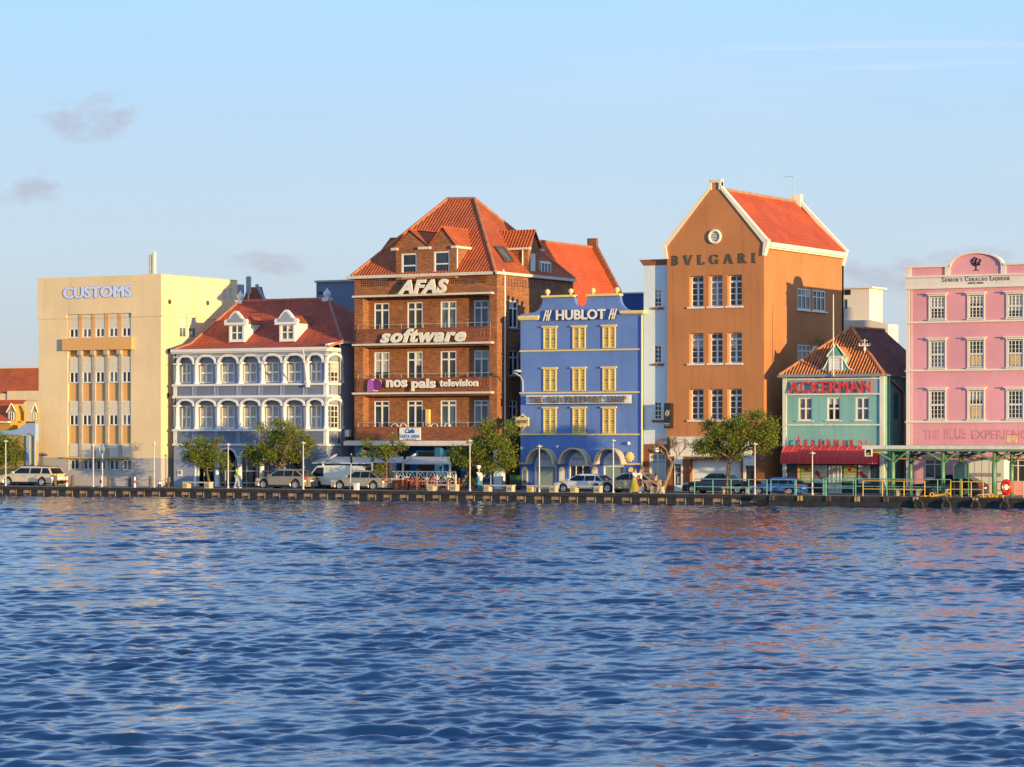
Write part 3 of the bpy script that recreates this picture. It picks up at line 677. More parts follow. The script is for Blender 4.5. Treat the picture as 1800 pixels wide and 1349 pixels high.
# ================================================================== grey-blue arcade building
def arcade():
    xl, xr = XF(305.5), XF(574); r = thing('arcade_mansion', 'grey-blue mansion with white arcades on two storeys and a red hipped roof', 'building', (xl, YF, 0)); f = FR(YF); s = SD(xr)
    z_ = lambda py: ZF(440, py)
    yg = YS(597, xr); yb = YS(700, xr)
    g = .55
    cpx = [309.5, 343, 381.5, 421, 459.5, 498, 538, 571]; cx = [XF(p) for p in cpx]
    # recessed window wall behind the arcade, main side wall, back
    W = [(319.5, 335.5), (351, 373.5), (389, 412), (428, 451), (467, 490.5), (506, 530), (547, 565)]
    ru = (637.5, 673); rl = (713, 754)
    holes = []; 
    for a, b in W:
        for t, bb in (ru, rl): holes.append((XF(a, YF+g), XF(b, YF+g), z_(bb)+.03, z_(t), .12))
    m = MB(f); m.grid_wall(xl, xr, z_(783), z_(613), holes, .12, g)
    m.fr = lambda u, d, z: (u, d, z)
    m.poly([(xl, YF, 0), (xl, yb, 0), (xl, yb, z_(613)), (xl, YF, z_(613))]); m.poly([(xl, yb, 0), (xr, yb, 0), (xr, yb, z_(601)), (xl, yb, z_(601))])
    # side: gallery bay openings
    syc = (YF+.35+yg)/2
    sh = [(syc-.75, syc+.75, z_(673), z_(637.5), .12), (syc-.75, syc+.75, z_(754), z_(713), .12)]
    m.fr = s; m.grid_wall(YF+.02, yg, 3.0, z_(613), sh, .12, .12); m.grid_wall(yg, yb, -.05, z_(600), [], .1, 0)
    # spandrel walls between column line and cornice with arches
    m.fr = f
    zs1, zt1 = z_(637), z_(616); zs2, zt2 = z_(712), z_(697)
    for a, b in zip(cx[:-1], cx[1:]):
        for zs, zt in ((zs1, zt1), (zs2, zt2)):
            m.arch_panel(a, b, zs, zt, (b-a)/2-.12, (zt-zs)*.62, .0, .35)
    m.build('wall', M['b2'], r)
    m = MB(f)     # parapet bands under each arcade
    for z0, z1 in ((z_(695.5), z_(678)), (z_(780.5), z_(758))): m.box(xl+.3, xr-.28, .0, g-.02, z0, z1)
    m.build('blue_band', plaster('slate_blue_band', (.15, .18, .26), .1, .35, (.25, .27, .32)), r)
    for a in cx[1:-1]:
        for z0, z1 in ((z_(695.5), z_(678)), (z_(780.5), z_(758))): m = MB(f); m.box(a-.3, a-.22, -.03, -.002, z0, z1); m.box(a+.0, a+.08, -.03, -.002, z0, z1); m.box(a-.22, a, -.004, -.002, z0, z1); m.build('pilaster', M['b2'], r)
    m = MB(f)
    for (z0, z1, o) in ((z_(678.3), z_(674.5), .14), (z_(699.5), z_(695.3), .1), (z_(758.3), z_(754.5), .14), (z_(784), z_(780.2), .1)):
        m.fr = f; m.box(xl-.08, xr+o, -o, g-.01, z0, z1); m.fr = s; m.box(YF+g, yg, -o, .3, z0, z1)
    m.fr = f
    for z0, z1 in ((z_(695.3), z_(678.3)), (z_(780.2), z_(758.3))): m.box(xl-.02, xl+.29, -.03, g, z0, z1); m.box(xr-.27, xr+.01, -.03, .3, z0, z1)
    m.build('ledge', M['b2w'], r)
    m = MB(f); zc = z_(612.5)     # cornice
    m.box(xl-.1, xr+.25, -.3, g, zc-.22, zc); m.box(xl-.1, xr+.14, -.16, g, zc-.32, zc-.223); m.box(xl-.04, xr+.06, -.06, g, zc-.62, zc-.56)
    m.fr = s; m.box(YF-.1, yg, -.1, .1, zc-.32, zc-.05); m.build('cornice', M['b2w'], r)
    ridgeY = YF+7.0
    zside = ZP(xr, yg, 600)
    m = MB(s); m.prism([(YF-.3, zc-.02), (yg, zside-.16), (yb, zside-.16), (yb, zside+.02), (yg, zside+.02), (YF-.3, zc+.22)], -.33, -.1); m.build('side_cornice', M['b2w'], r)
    for i, a in enumerate(cx):
        for zb, zt in ((z_(674.5), zs1), (z_(754.5), zs2)):
            m = MB(lambda u, d, z: (u, YF+d, z)); rr = .17
            m.lathe(a, .17, [(rr*1.45, zb), (rr*1.45, zb+.1), (rr*1.15, zb+.16), (rr, zb+.22), (rr*.86, zt-.2), (rr*.9, zt-.17), (rr*1.3, zt-.1)], 14); m.box(a-.24, a+.24, -.08, .42, zt-.1, zt-.004); m.build('column', M['b2w'], r, False)
    m = MB(f)
    for a, b in zip(cx[:-1], cx[1:]):
        for zs, zt in ((zs1, zt1), (zs2, zt2)):
            th = .15; m.arch_ring((a+b)/2, zs, (b-a)/2-.14-th*.5, (zt-zs)*.53, th, -.1, -.003, 16, .16)
    for zs, zt in ((zs1, zt1), (zs2, zt2)):
        m.fr = s; m.arch_ring(syc, zs, .95, (zt-zs)*.5, .22, -.1, .1, 14)
        m.fr = f
    m.build('arch_moulding', M['b2w'], r)
    for zb, zt in ((z_(674.5), zs1), (z_(754.5), zs2)):
        m = MB(); m.lathe(xr-.12, syc+1.15, [(.22, zb), (.22, zb+.1), (.16, zb+.2), (.14, zt-.2), (.2, zt)], 12); m.build('column', M['b2w'], r)
    def wlv(fr, u0, u1, z0, z1, d):
        w = win(r, fr, u0, u1, z0, z1, d, (.5,), (.5,), .085, .15, pane='glass_blue')
        mm = MB(fr); h = (u1-u0)/2; n = 7
        for k in range(2):
            for q in range(2): 
                a0 = u0+k*h+.1; b0 = a0+h-.2; z00 = z0+q*(z1-z0)/2+.1; mm = MB(fr); mm.louvre(a0, b0, z00, z00+(z1-z0)/2-.2, d+.01, n, .03); mm.build('louvre', M['louv'], w)
    for hdl in holes: wlv(f, hdl[0], hdl[1], hdl[2], hdl[3], g+.04)
    for hdl in sh: win(r, s, hdl[0], hdl[1], hdl[2], hdl[3], .16, (.33, .66), (.25, .5, .75), .08, .05)
    # ground floor: wall with arched openings
    zg = z_(784); zs = z_(803); ops = [(346.5, 376.5), (384, 415), (423, 454), (462, 492), (500, 531)]
    m = MB(f); u = xl
    for a, b in ops:
        A, B = XF(a), XF(b); m.box(u, A, 0, .35, -.05, zg) if A-u > .6 else m.box(u, A, 0.004, .35, zs, zg)
        m.arch_panel(A, B, zs, zg, (B-A)/2-.02, (zg-zs)*.74, 0, .35); u = B
    m.box(u, xr, 0, .35, -.05, zg); m.fr = s; m.box(YF+.35, yg, .002, .3, -.05, zg); m.build('ground_floor_wall', M['b2'], r)
    m = MB(f)
    for a, b in ops: A, B = XF(a), XF(b); m.arch_ring((A+B)/2, zs, (B-A)/2-.06, (zg-zs)*.68, .14, -.05, -.002, 16)
    m.build('arch_moulding', M['b2w'], r)
    gw = [346.5-3.5]+[(a[1]+b[0])/2 for a, b in zip(ops[:-1], ops[1:])]+[534]
    for p in gw:
        a = XF(p); m = MB(lambda u, d, z: (u, YF+d, z)); m.lathe(a, .15, [(.24, -.05), (.24, .1), (.2, .14), (.19, zs-.25), (.25, zs-.1), (.28, zs)], 14); m.build('column', M['b2w'], r, True)
    m = MB(f); A, B = XF(343), XF(534); m.box(A, B, 1.2, 1.25, -.05, zg); m.build('shopfront', M['glass'], r)
    m = MB(f)
    for i in range(11): c = A+(B-A)*i/10; m.box(c-.03, c+.03, 1.12, 1.19, 0, zg-.2)
    for zz in (.25, 1.15, 2.9): m.box(A, B, 1.13, 1.185, zz, zz+.06)
    m.build('shopfront_frame', M['steel'], r)
    m = MB(f); m.box(XF(463), XF(480), 1.0, 1.1, .6, 2.3)
    mural = NT('mural_paint'); g_ = mural.n('ShaderNodeNewGeometry'); vo = mural.n('ShaderNodeTexVoronoi', i_Scale=4.0); mural.l(g_.outputs['Position'], vo.inputs[0]); mural.l(mural.mix(.75, vo.outputs['Color'], (.03, .18, .4)), mural.b.inputs['Base Color'])
    m.build('mural_panel', mural.m, r)
    # roof
    X0, X1 = xl+.3, xr+.28; yE = YF-.3; zr = ZP(XF(421, ridgeY), ridgeY, 530)
    RX0, RX1 = XF(421, ridgeY), XF(577, ridgeY); yB = ridgeY+(ridgeY-yg)
    zE = zc+.0; zM = zside
    A, B = (X0, yE, zE), (X1, yE, zE); C_, D_ = (X1, yg, zM), (X0, yg, zM); E, Fq = (X1, yB, zM), (X0, yB, zM); P, Q = (RX0, ridgeY, zr), (RX1, ridgeY, zr)
    m = MB(); m.poly([A, B, C_, D_]); m.poly([D_, C_, Q, P]); m.poly([C_, E, Q]); m.poly([E, Fq, P, Q]); m.poly([Fq, D_, P]); rf = m.build('roof', M['tile_dark'], r)
    m = MB(); cap = plain('ridge_tiles', (.4, .15, .09), .8, var=.25)
    for a, b in ((P, Q), (Q, C_), (P, D_), (C_, B), (D_, A)): m.tube(a, b, .12, .12, 8)
    m.build('ridge_cap', cap, rf)
    for p in (RX0+.1, RX1-.1):
        m = MB(); m.box(p-.3, p+.3, ridgeY-.3, ridgeY+.3, zr-.3, zr+.1); m.lathe(p, ridgeY, [(.18, zr+.1), (.3, zr+.3), (.3, zr+.5), (.14, zr+.62), (.1, zr+.68), (.02, zr+.85)], 12); m.build('finial', M['b2w'], rf)
    # dormers
    slope = (zr-zM)/(ridgeY-yg)
    for px0, px1, pg0, pg1, pw0, pw1, ptop, pbase, peav in ((402.5, 431, 396.5, 437, 405, 427.5, 547, 602, 570), (491, 520, 484.5, 526, 493, 516, 545, 601, 569)):
        yd = yg-.05; a0, a1 = XF(px0, yd), XF(px1-2, yd); zb = ZP(a0, yd, pbase); ze = ZP(a0, yd, peav); ztp = ZP(a0, yd, ptop); c = (a0+a1)/2; hw = (XF(pg1, yd)-XF(pg0, yd))/2*.93
        ybk = yg+(ze-zM)/slope+.5; fd = FR(yd)
        zb2 = zb
        m = MB(fd); m.grid_wall(a0, a1, zb2, ze, [(a0+.16, a1-.16, zb2+.15, ze-.1)], .12, 0); m.fr = lambda u, d, z: (u, d, z)
        for X_ in (a0, a1): m.poly([(X_, yd, zb2), (X_, ybk, zb2), (X_, ybk, ze), (X_, yd, ze)])
        dm = m.build('dormer', M['b2w'], r)
        win(dm, fd, a0+.16, a1-.16, zb2+.15, ze-.1, .05, (.5,), (.5,), .07, .1, pane='glass_blue')
        out = []
        H = ztp-ze
        prof = [(-1.0, -.02), (-1.06, .2), (-.95, .34), (-.72, .36), (-.6, .46), (-.5, .62), (-.3, .8), (-.16, .94), (0, 1.0)]
        out = [(c+u*hw, ze+w*H) for u, w in prof]+[(c-u*hw, ze+w*H) for u, w in prof[::-1][1:]]
        m = MB(fd); m.prism(out, -.16, .12); m.build('gable', M['b2w'], dm)
        inn = [(c+u*hw*.72, ze+.12+w*H*.72) for u, w in prof]+[(c-u*hw*.72, ze+.12+w*H*.72) for u, w in prof[::-1][1:]]
        m = MB(fd); m.prism(inn, -.175, -.162); m.build('gable_panel', M['b2'], dm)
        m = MB(fd); m.box(c-hw*1.02, c+hw*1.02, -.2, .1, ze-.1, ze-.004); m.build('dormer_cornice', M['b2w'], dm)
        m = MB(); zr_ = ze+H*.62; yb2 = yg+(zr_-zM)/slope+.2
        m.poly([(c-hw*.75, yd+.12, ze+.02), (c, yd+.12, zr_), (c, yb2, zr_), (c-hw*.75, ybk, ze+.02)]); m.poly([(c+hw*.8, yd+.12, ze+.02), (c, yd+.12, zr_), (c, yb2, zr_), (c+hw*.8, ybk, ze+.02)]); m.build('dormer_roof', M['tile_orange'], dm)
    # flagpole on the facade
    fp = thing('wall_flagpole', 'leaning white flagpole fixed to the grey-blue arcade front', 'flagpole', (XF(543), YF-.2, z_(680)))
    m = MB(); m.tube((XF(542), YF-.15, z_(679)), (XF(533, YF-2.2), YF-2.2, ZP(XF(533, YF-2.2), YF-2.2, 615)), .06, .04); m.build('pole', M['white'], fp)
    m = MB(); m.box(XF(541), XF(545), YF-.3, YF-.02, z_(682), z_(677)); m.build('bracket', M['white'], fp)
    # air conditioner on the side
    y0, y1 = YS(600, xr), YS(616, xr); z0, z1 = ZS(608, 768, xr), ZS(608, 756, xr)
    ac = thing('air_conditioner', 'white air conditioner hung on the shaded side of the grey-blue mansion', 'air conditioner', (xr+.2, y0, z0))
    m = MB(s); m.box(y0+.3, y0+1.3, -.5, -.1, z0, z1); m.build('case', M['white'], ac); m = MB(s); m.tube(((y0+.8), -.53, (z0+z1)/2), (y0+.8, -.5, (z0+z1)/2), .28, .28, 14); m.build('grille', M['grey_metal'], ac)
    m = MB(s); m.path([(y0+.5, -.3, z0-.004), (y0+.5, 0, z0-.1)], .03); m.build('bracket', M['grey_metal'], ac)
    o = MB(f); o.box(XF(312), XF(320.5), -.05, -.003, z_(838), z_(827.5)); o.box(XF(313), XF(319.5), -.06, -.051, z_(835), z_(828.5))
    o = thing('wall_notice', 'small white framed notice on the blue wall by the left tree', 'notice', (XF(316), YF-.05, z_(832)))
    m = MB(f); m.box(XF(312), XF(320.5), -.05, -.003, z_(838), z_(827.5)); m.build('frame', M['white'], o); m = MB(f); m.box(XF(313), XF(319.5), -.06, -.051, z_(835), z_(828.5)); m.build('face', M['grey_metal'], o)
YF -= 1.4      # the mansion stands a step forward of its neighbours
arcade()
YF += 1.4

# ================================================================== red brick building
def brickb():
    xl, xr = XF(623), XF(873.5); f = FR(YF); s = SD(xr); z_ = lambda py: ZF(748, py)
    r = thing('brick_building', 'tall red brick building with three balconies and orange tiled hipped roof', 'building', (xl, YF, 0))
    yb = YF+11.2; zw = z_(487)
    ol, orr = XF(638), XF(860); rec = .8
    lev = [(602, 522), (688, 609), (775, 696)]       # parapet foot .. lintel of each loggia
    holes = [(ol, orr, z_(a), z_(b), rec) for a, b in lev]
    m = MB(f); m.grid_wall(xl, xr, z_(782), zw, holes, rec)
    sw = [(YS(895, xr), YS(910.5, xr), ZS(902, 577, xr), ZS(902, 529, xr)), (YS(895.5, xr), YS(911.5, xr), ZS(902, 661, xr), ZS(902, 616, xr)), (YS(895.5, xr), YS(909.5, xr), ZS(902, 742, xr), ZS(902, 704, xr))]
    m.fr = s; m.grid_wall(YF, yb+.3, -.05, zw, [(*w, .15) for w in sw], .15)
    m.fr = lambda u, d, z: (u, d, z); m.poly([(xl, YF, 0), (xl, yb, 0), (xl, yb, zw), (xl, YF, zw)]); m.poly([(xl, yb, 0), (xr, yb, 0), (xr, yb, zw), (xl, yb, zw)])
    m.build('wall', M['brick'], r)
    # recessed walls with tall french windows
    cols = [(657.8, 684.5), (716, 743), (774.5, 802.3), (833.5, 859)]
    rows = [(531, 577, .26), (618, 664, .3), (704.5, 752, .17)]
    for (a, b), (pt, pb, tr) in zip(lev, rows):
        zb = z_(a)+.0; W = []
        for c0, c1 in cols: W.append((XF(c0, YF+rec), min(XF(c1, YF+rec), orr-.01), max(ZF(748, pb+3, YF+rec), zb+.02), ZF(748, pt, YF+rec), .12))
        m = MB(f); m.grid_wall(ol, orr, zb, z_(b), W, .12, rec); m.build('loggia_wall', M['brick'], r)
        for w in W: win(r, f, *w[:4], rec+.03, (.5,), (1-tr,), .085, .12, pane='glass' if a != 602 else 'glass')
    for w in sw: win(r, s, *w, .06, (.5,), (.72,), .08, .1, sill=.12, sillmat='grey_metal')
    for i, (a, b) in enumerate(((603.5, 578), (690, 665.5), (775, 751.5))):
        m = MB(f); m.box(XF(629.5), XF(863.5), -.22, -.02, z_(a)+.02, z_(b)); m.box(XF(629), XF(864), -.25, .0, z_(b)+.002, z_(b)+.05)
        for k in range(3):
            for base in (0, 1):
                u = XF(634+k*5) if base == 0 else XF(846+k*6); m.box(u, u+.12, -.25, -.221, z_(a)+.45, z_(b)-.25)
        m.build('balcony_parapet', M['brick_d'], r)
        m = MB(f); z = z_(b)+.36; m.path([(XF(631), -.1, z), (XF(863), -.1, z)], .018)
        for k in range(7): u = XF(631)+(XF(863)-XF(631))*k/6; m.tube((u, -.1, z-.32), (u, -.1, z), .014)
        m.build('balcony_rail', M['steel'], r)
    m = MB(f)
    for p in (518.5, 604.5, 691): m.box(XF(624), XF(868.5), -.42, -.003, z_(p+2), z_(p-1.4))
    m.build('balcony_slab', M['slab'], r)
    m = MB(f)     # pierced brick friezes and dentils
    for a, b in ((635, 686), (793, 858), (700, 790)):
        n = int((b-a)/3.3)
        for k in range(n):
            u = XF(a+k*3.3)
            for zz in (z_(500.5), z_(497)+.02, z_(493.5)+.04): m.box(u, u+.085, -.006, -.002, zz, zz+.12)
    m.fr = s
    for k in range(22):
        u = YF+.8+k*.42
        for j in range(3): m.box(u, u+.13, -.006, -.002, zw-.75+j*.2, zw-.62+j*.2)
    m.build('pierced_frieze', M['dark'], r)
    m = MB(f); m.box(XF(616.5), XF(869), -.75, -.003, z_(784), z_(775)); m.box(XF(614.5), XF(871), -.82, -.752, z_(783), z_(776.5)); m.build('canopy_slab', M['slab'], r)
    m = MB(f); m.box(xl, xr-.0, 1.6, 1.7, -.05, z_(782)); m.build('ground_floor_wall', plaster('bright_blue_paint', (.02, .12, .33), .15, .3, (.02, .06, .12), .4, (.04, .2, .3)), r)
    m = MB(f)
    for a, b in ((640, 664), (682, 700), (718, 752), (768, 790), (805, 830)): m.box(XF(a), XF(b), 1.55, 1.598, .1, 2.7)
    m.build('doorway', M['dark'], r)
    m = MB(f); m.box(XF(867.5), XF(882), .003, .5, -.05, z_(790)); m.build('white_pier', M['annex'], r)
    for u in (xl, XF(764)): m = MB(f); m.box(u, u+.45, .0, .5, -.05, z_(783)); m.build('blue_pier', plain('blue_pier_paint', (.03, .14, .34), .7), r)
    m = MB(s); m.path([(YS(886, xr), -.08, zw-.1), (YS(883, xr), -.08, zw+.4)], .06); m.path([(YS(886, xr), -.08, 1), (YS(886, xr), -.08, zw-.1)], .06); m.build('downpipe', M['frame'], r)
    # roof
    e = .45; zE = zw+.22; X0, X1, Y0, Y1 = xl-e, xr+e*.3, YF-e, yb+.3
    m = MB(); m.box(X0, X1, Y0, YF, zw, zE-.002); m.box(X1-.2, X1+.18, Y0, Y1, zw+.004, zE-.004); m.box(X0, xl, YF, Y1, zw, zE-.006); m.build('eaves_gutter', M['slab'], r)
    ry = YF+6; P = (XF(787, ry), ry, ZP(XF(787, ry), ry, 350)); Q = (XF(834, ry), ry, ZP(XF(834, ry), ry, 349.5))
    A, B, C_, D_ = (xl+.02, Y0, zE), (X1, Y0, zE), (X1, Y1, zE), (xl+.02, Y1, zE)
    m = MB(); m.poly([A, B, Q, P]); m.poly([B, C_, Q]); m.poly([C_, D_, P, Q]); m.poly([D_, A, P]); rf = m.build('roof', M['tile_orange'], r)
    m = MB(); cap = plain('hip_tiles', (.4, .15, .08), .8, var=.3)
    for a, b in ((P, Q), (Q, B), (P, A), (Q, C_)): m.tube(a, b, .13, .13, 8)
    m.build('ridge_cap', cap, rf)
    # front dormer pair
    yd = YF-.36; fd = FR(yd); zd = lambda py: ZP(XF(748, yd), yd, py); sl = (P[2]-zE)/(ry-Y0); yat = lambda z: Y0+(z-zE)/sl
    a0, a1, mid = XF(696, yd), XF(801, yd), XF(755, yd); zb = zE-.4; ze = zd(434)
    W = [(XF(705.5, yd), XF(732.5, yd), zd(488), zd(444.5), .15), (XF(762.5, yd), XF(790.5, yd), zd(487), zd(443), .15)]
    m = MB(fd); m.grid_wall(a0, a1, zb, ze, W, .15)
    m.prism([(a0, ze), (mid, ze), (XF(720, yd), zd(405.5))], 0, .02); m.prism([(mid, ze), (a1, ze), (XF(778.5, yd), zd(403))], 0, .02)
    m.fr = lambda u, d, z: (u, d, z)
    for X_ in (a0, a1): m.poly([(X_, yd, zb), (X_, yat(ze)+.3, zb), (X_, yat(ze)+.3, ze), (X_, yd, ze)])
    dm = m.build('dormer', M['brick'], r)
    for w in W: win(dm, fd, *w[:4], .06, (), (.5,), .12, .1)
    for (g0, gm_, g1, za) in ((a0, XF(720, yd), mid, zd(404.5)), (mid, XF(778.5, yd), a1, zd(402))):
        m = MB(); yk = yat(za)+.1; ye = yat(ze)+.2; o = .12
        for g, sg in ((g0, -1), (g1, 1)):
            m.poly([(g+sg*o, yd-.12, ze-.05), (gm_, yd-.12, za+.08), (gm_, yk, za+.08), (g+sg*o, ye, ze-.05)])
        m.tube((gm_, yd-.12, za+.08), (gm_, yk, za+.08), .1, .1, 6); m.build('dormer_roof', M['tile_orange'], dm)
    for a, b in ((689.5, 700), (737, 758), (795, 805)): m = MB(fd); m.box(XF(a, yd), XF(b, yd), -.2, .15, ze-.2, ze-.01); m.build('dormer_gutter', M['slab'], dm)
    m = MB(); m.box(a1, a1+.2, yd, yat(ze), ze-.2, ze-.02); m.build('dormer_gutter', M['slab'], dm)
    m = MB(); m.path([(a1+.1, yd+.05, ze-.2), (a1+.1, yd+.05, zb+.7)], .05); m.build('dormer_pipe', M['frame'], dm)
    # right dormer, gable looking along the street
    xg = xr-.15; y0, y1 = YS(928, xg), YS(947.5, xg); yc = (y0+y1)/2; ze = ZS(928, 434, xg); za = ZS(937, 407, xg); slx = (Q[2]-zE)/(X1-Q[0]); xat = lambda z: X1-(z-zE)/slx
    s2 = SD(xg); wv = (YS(927+6, xg), YS(941, xg), ZS(934, 479, xg), ZS(934, 446, xg))
    m = MB(s2); m.grid_wall(y0, y1, zE-.2, ze, [(*wv, .1)], .1); m.prism([(y0, ze), (y1, ze), (yc, za)], 0, .02)
    m.fr = lambda u, d, z: (u, d, z)
    for Y_ in (y0, y1): m.poly([(xg, Y_, zE-.2), (xat(ze)-.3, Y_, zE-.2), (xat(ze)-.3, Y_, ze), (xg, Y_, ze)])
    dm = m.build('dormer', M['brick'], r)
    m = MB(s2); m.louvre(wv[0], wv[1], wv[2], wv[3], .02, 12, .05); m.bars(wv[0], wv[1], wv[2], wv[3], .0, .08, .07, (.5,)); m.build('shutter', M['frame'], dm)
    m = MB()
    for Y_, o in ((y0, -.15), (y1, .15)): m.poly([(xg+.2, Y_+o, ze-.06), (xg+.2, yc, za+.06), (xat(za)-.2, yc, za+.06), (xat(ze)-.3, Y_+o, ze-.06)])
    m.tube((xg+.2, yc, za+.06), (xat(za)-.2, yc, za+.06), .1, .1, 6); m.build('dormer_roof', M['tile_orange'], dm)
    m = MB(); m.box(xat(ze)-.1, xg+.3, y0-.3, y0-.05, ze-.22, ze-.06); m.build('dormer_gutter', M['slab'], dm); m = MB(); m.box(xg+.02, xg+.3, y1+.02, y1+.3, ze-.22, ze-.06); m.build('dormer_gutter', M['slab'], dm)
    m = MB(); m.path([(xg-.4, y0-.1, ze-.2), (xg-.4, y0-.1, zE+.4)], .05); m.build('dormer_pipe', M['frame'], dm)
    # skylight on the right slope
    def rp(px, py):   # point on the right slope seen at this pixel
        a = (px-900)/F_; b = (YH-py)/F_
        # plane through B, C_, Q : z = zE + (X1-x)*slx
        dx, dy = -S30+C30*a, C30+S30*a
        D = (zE+X1*slx-ZC)/(b+dx*slx); return Vector((dx*D, dy*D, ZC+b*D))
    q = [rp(869, 436), rp(883, 436.5), rp(901, 461), rp(887, 461)]; nn = (q[1]-q[0]).cross(q[2]-q[0]).normalized(); nn = nn if nn.x > 0 else -nn
    m = MB()
    for i in range(4): m.tube(q[i]+nn*.1, q[(i+1) % 4]+nn*.1, .09, .09, 6)
    sk = m.build('skylight', M['text'], rf); m = MB(); m.poly([x+nn*.08 for x in q]); m.build('pane', M['glass_blue'], rf)
    # small box dormer further back
    xg = xr-.25; y0, y1 = YS(950, xg), YS(967, xg); s3 = SD(xg); z0, z1 = ZS(958, 486, xg), ZS(958, 462, xg)
    m = MB(); m.box(xg-1.5, xg-.02, y0-.05, y1+.05, z0, z1+.1); bd = m.build('box_dormer', M['frame'], r); win(bd, s3, y0, y1, z0, z1, -.06, (.33, .66), (), .07, .06, pane='glass_blue')
    # rear wing roof
    rw = thing('rear_wing', 'orange tiled rear wing with stepped end gable behind the brick building', 'building', (-113.5, YF+10, 0))
    X_ = -113.5; ya, yb2 = YS(915, X_), YS(1040, X_); zr = ZS(1000, 430, X_)
    eX = XF(1081, yb2); eZ = ZP(eX, yb2, 511); sx = (zr-eZ)/(eX-X_); xe = X_+8.0
    m = MB(); m.poly([(X_, ya, zr), (X_, yb2, zr), (xe, yb2, zr-8*sx), (xe, ya, zr-8*sx)]); m.poly([(X_, ya, zr), (X_, yb2, zr), (X_-5.2, yb2, zr-5.2*sx), (X_-5.2, ya, zr-5.2*sx)])
    m.build('roof', M['tile_bright'], rw)
    m = MB(); m.tube((X_, ya, zr), (X_, yb2, zr), .12, .12, 6); m.build('ridge_cap', cap, rw)
    m = MB(lambda u, d, z: (u, d, z))
    g = [(X_-.45, zr+.15), (X_-.45, zr+.75), (X_+.4, zr+.75), (X_+.4, zr+.1), (xe+.2, zr-8*sx+.1), (xe+.2, 2), (X_-5.4, 2), (X_-5.4, zr-5.2*sx+.1)]
    m.prism(g, yb2+.02, yb2+.4); m.build('gable_wall', M['brick_d'], rw)
    m = MB(); m.box(X_-5.1, xe-.15, ya+.5, yb2, 0, zr-8*sx-.05); m.build('wall', M['brick'], rw)
    # left rear dormer on the far slope
    m = MB(); yq = YF+4.2; xa = XF(690, yq); zq = ZP(xa, yq, 418); m.poly([(XF(660, yq), yq, ZP(xa, yq, 452)), (XF(686, yq), yq, zq), (XF(712, yq), yq, zq), (XF(712, yq), yq, ZP(xa, yq, 470))]); m.poly([(XF(660, yq), yq+2, ZP(xa, yq, 452)), (XF(660, yq), yq, ZP(xa, yq, 452)), (XF(686, yq), yq, zq), (XF(686, yq), yq+2, zq)]); m.build('side_dormer_roof', M['tile_orange'], rf)
    # signs
    sg = thing('roof_band_sign', 'cream slanted AFAS letters on the top brick band', 'sign', (XF(744), YF-.4, z_(505)))
    yo = -.36
    m = MB(f); letters(m, '', XF(700, YF+yo), XF(789, YF+yo), z_(517.3), z_(492), yo, .12, vf=text_pts('AFAS', .045, .28, 1.05)); m.build('lettering', M['letters'], sg)
    sg = thing('balcony_sign', 'cream slanted lower-case software letters on the upper balcony', 'sign', (XF(744), YF-.4, z_(590)))
    m = MB(f); letters(m, '', XF(668.5, YF+yo), XF(819, YF+yo), z_(602.5), z_(577.5), yo+.05, .12, vf=text_pts('software', .042, .28, 1.12)); m.build('lettering', M['letters'], sg)
    sg = thing('television_sign', 'cream rounded television station letters with purple arched emblem on middle balcony', 'sign', (XF(744), YF-.4, z_(676)))
    yo = -.4; lm = M['letters']
    m = MB(f); letters(m, '', XF(679.5, YF+yo), XF(716, YF+yo), z_(681), z_(667.5), yo, .1, vf=text_pts('nos', .035)); letters(m, '', XF(724, YF+yo), XF(766, YF+yo), z_(688), z_(666), yo, .1, vf=text_pts('pais', .035)); letters(m, '', XF(773.5, YF+yo), XF(841, YF+yo), z_(680.5), z_(667.5), yo, .1, vf=text_pts('television', .03)); m.build('lettering', lm, sg)
    pm, pd = plain('lilac_enamel', (.42, .12, .42), .4), plain('plum_enamel', (.2, .025, .17), .4)
    def dome(u0, u1, z0, z1, d0, d1):
        c = (u0+u1)/2; h = (u1-u0)/2; zs = z1-h*1.1; return [(u0, z0), (u1, z0)]+[(c+h*math.cos(math.pi*i/10), zs+h*1.1*math.sin(math.pi*i/10)) for i in range(11)]
    X0, X1, XA = XF(646, YF+yo), XF(671.5, YF+yo), XF(662, YF+yo)
    m = MB(f); m.prism(dome(X0-.05, XA+.05, z_(687.5), z_(665.8)+.02, 0, 0), yo+.04, yo+.1); m.torus(((X1-.4), yo+.07, z_(674.5)), .3, .05); m.build('emblem_rim', lm, sg)
    m = MB(f); m.prism(dome(X0, (X0+XA)/2+.12, z_(686.8), z_(666), 0, 0), yo, yo+.04); m.build('emblem', pm, sg)
    m = MB(f); c = XF(664.5, YF+yo); zc2 = z_(675.8)
    m.prism([(c+.42*math.cos(t/8*math.pi)-.1, zc2+.42*math.sin(t/8*math.pi)) for t in range(16)], yo+.005, yo+.038); m.build('emblem', pd, sg)
    sb = thing('cafe_signboard', 'white cafe board with blue lettering hung on the lowest balcony', 'sign', (XF(720), YF-.4, z_(762)))
    m = MB(f); m.box(XF(702, YF-.3), XF(739, YF-.3), -.3, -.24, z_(773.8), z_(752)); m.build('board', M['white'], sb)
    bl = plain('blue_lettering', (.03, .1, .35), .5)
    m = MB(f); letters(m, 'Cafe', XF(712, YF-.3), XF(729, YF-.3), z_(762), z_(753.5), -.3, .02, .03, .3); serif(m, 'SANTA ANNA', XF(703, YF-.3), XF(738, YF-.3), z_(770), z_(764.5), -.3, .02); letters(m, 'CURACAO', XF(709, YF-.3), XF(732, YF-.3), z_(773.2), z_(771.2), -.3, .02, .02); m.build('lettering', bl, sb)
    m = MB(f)
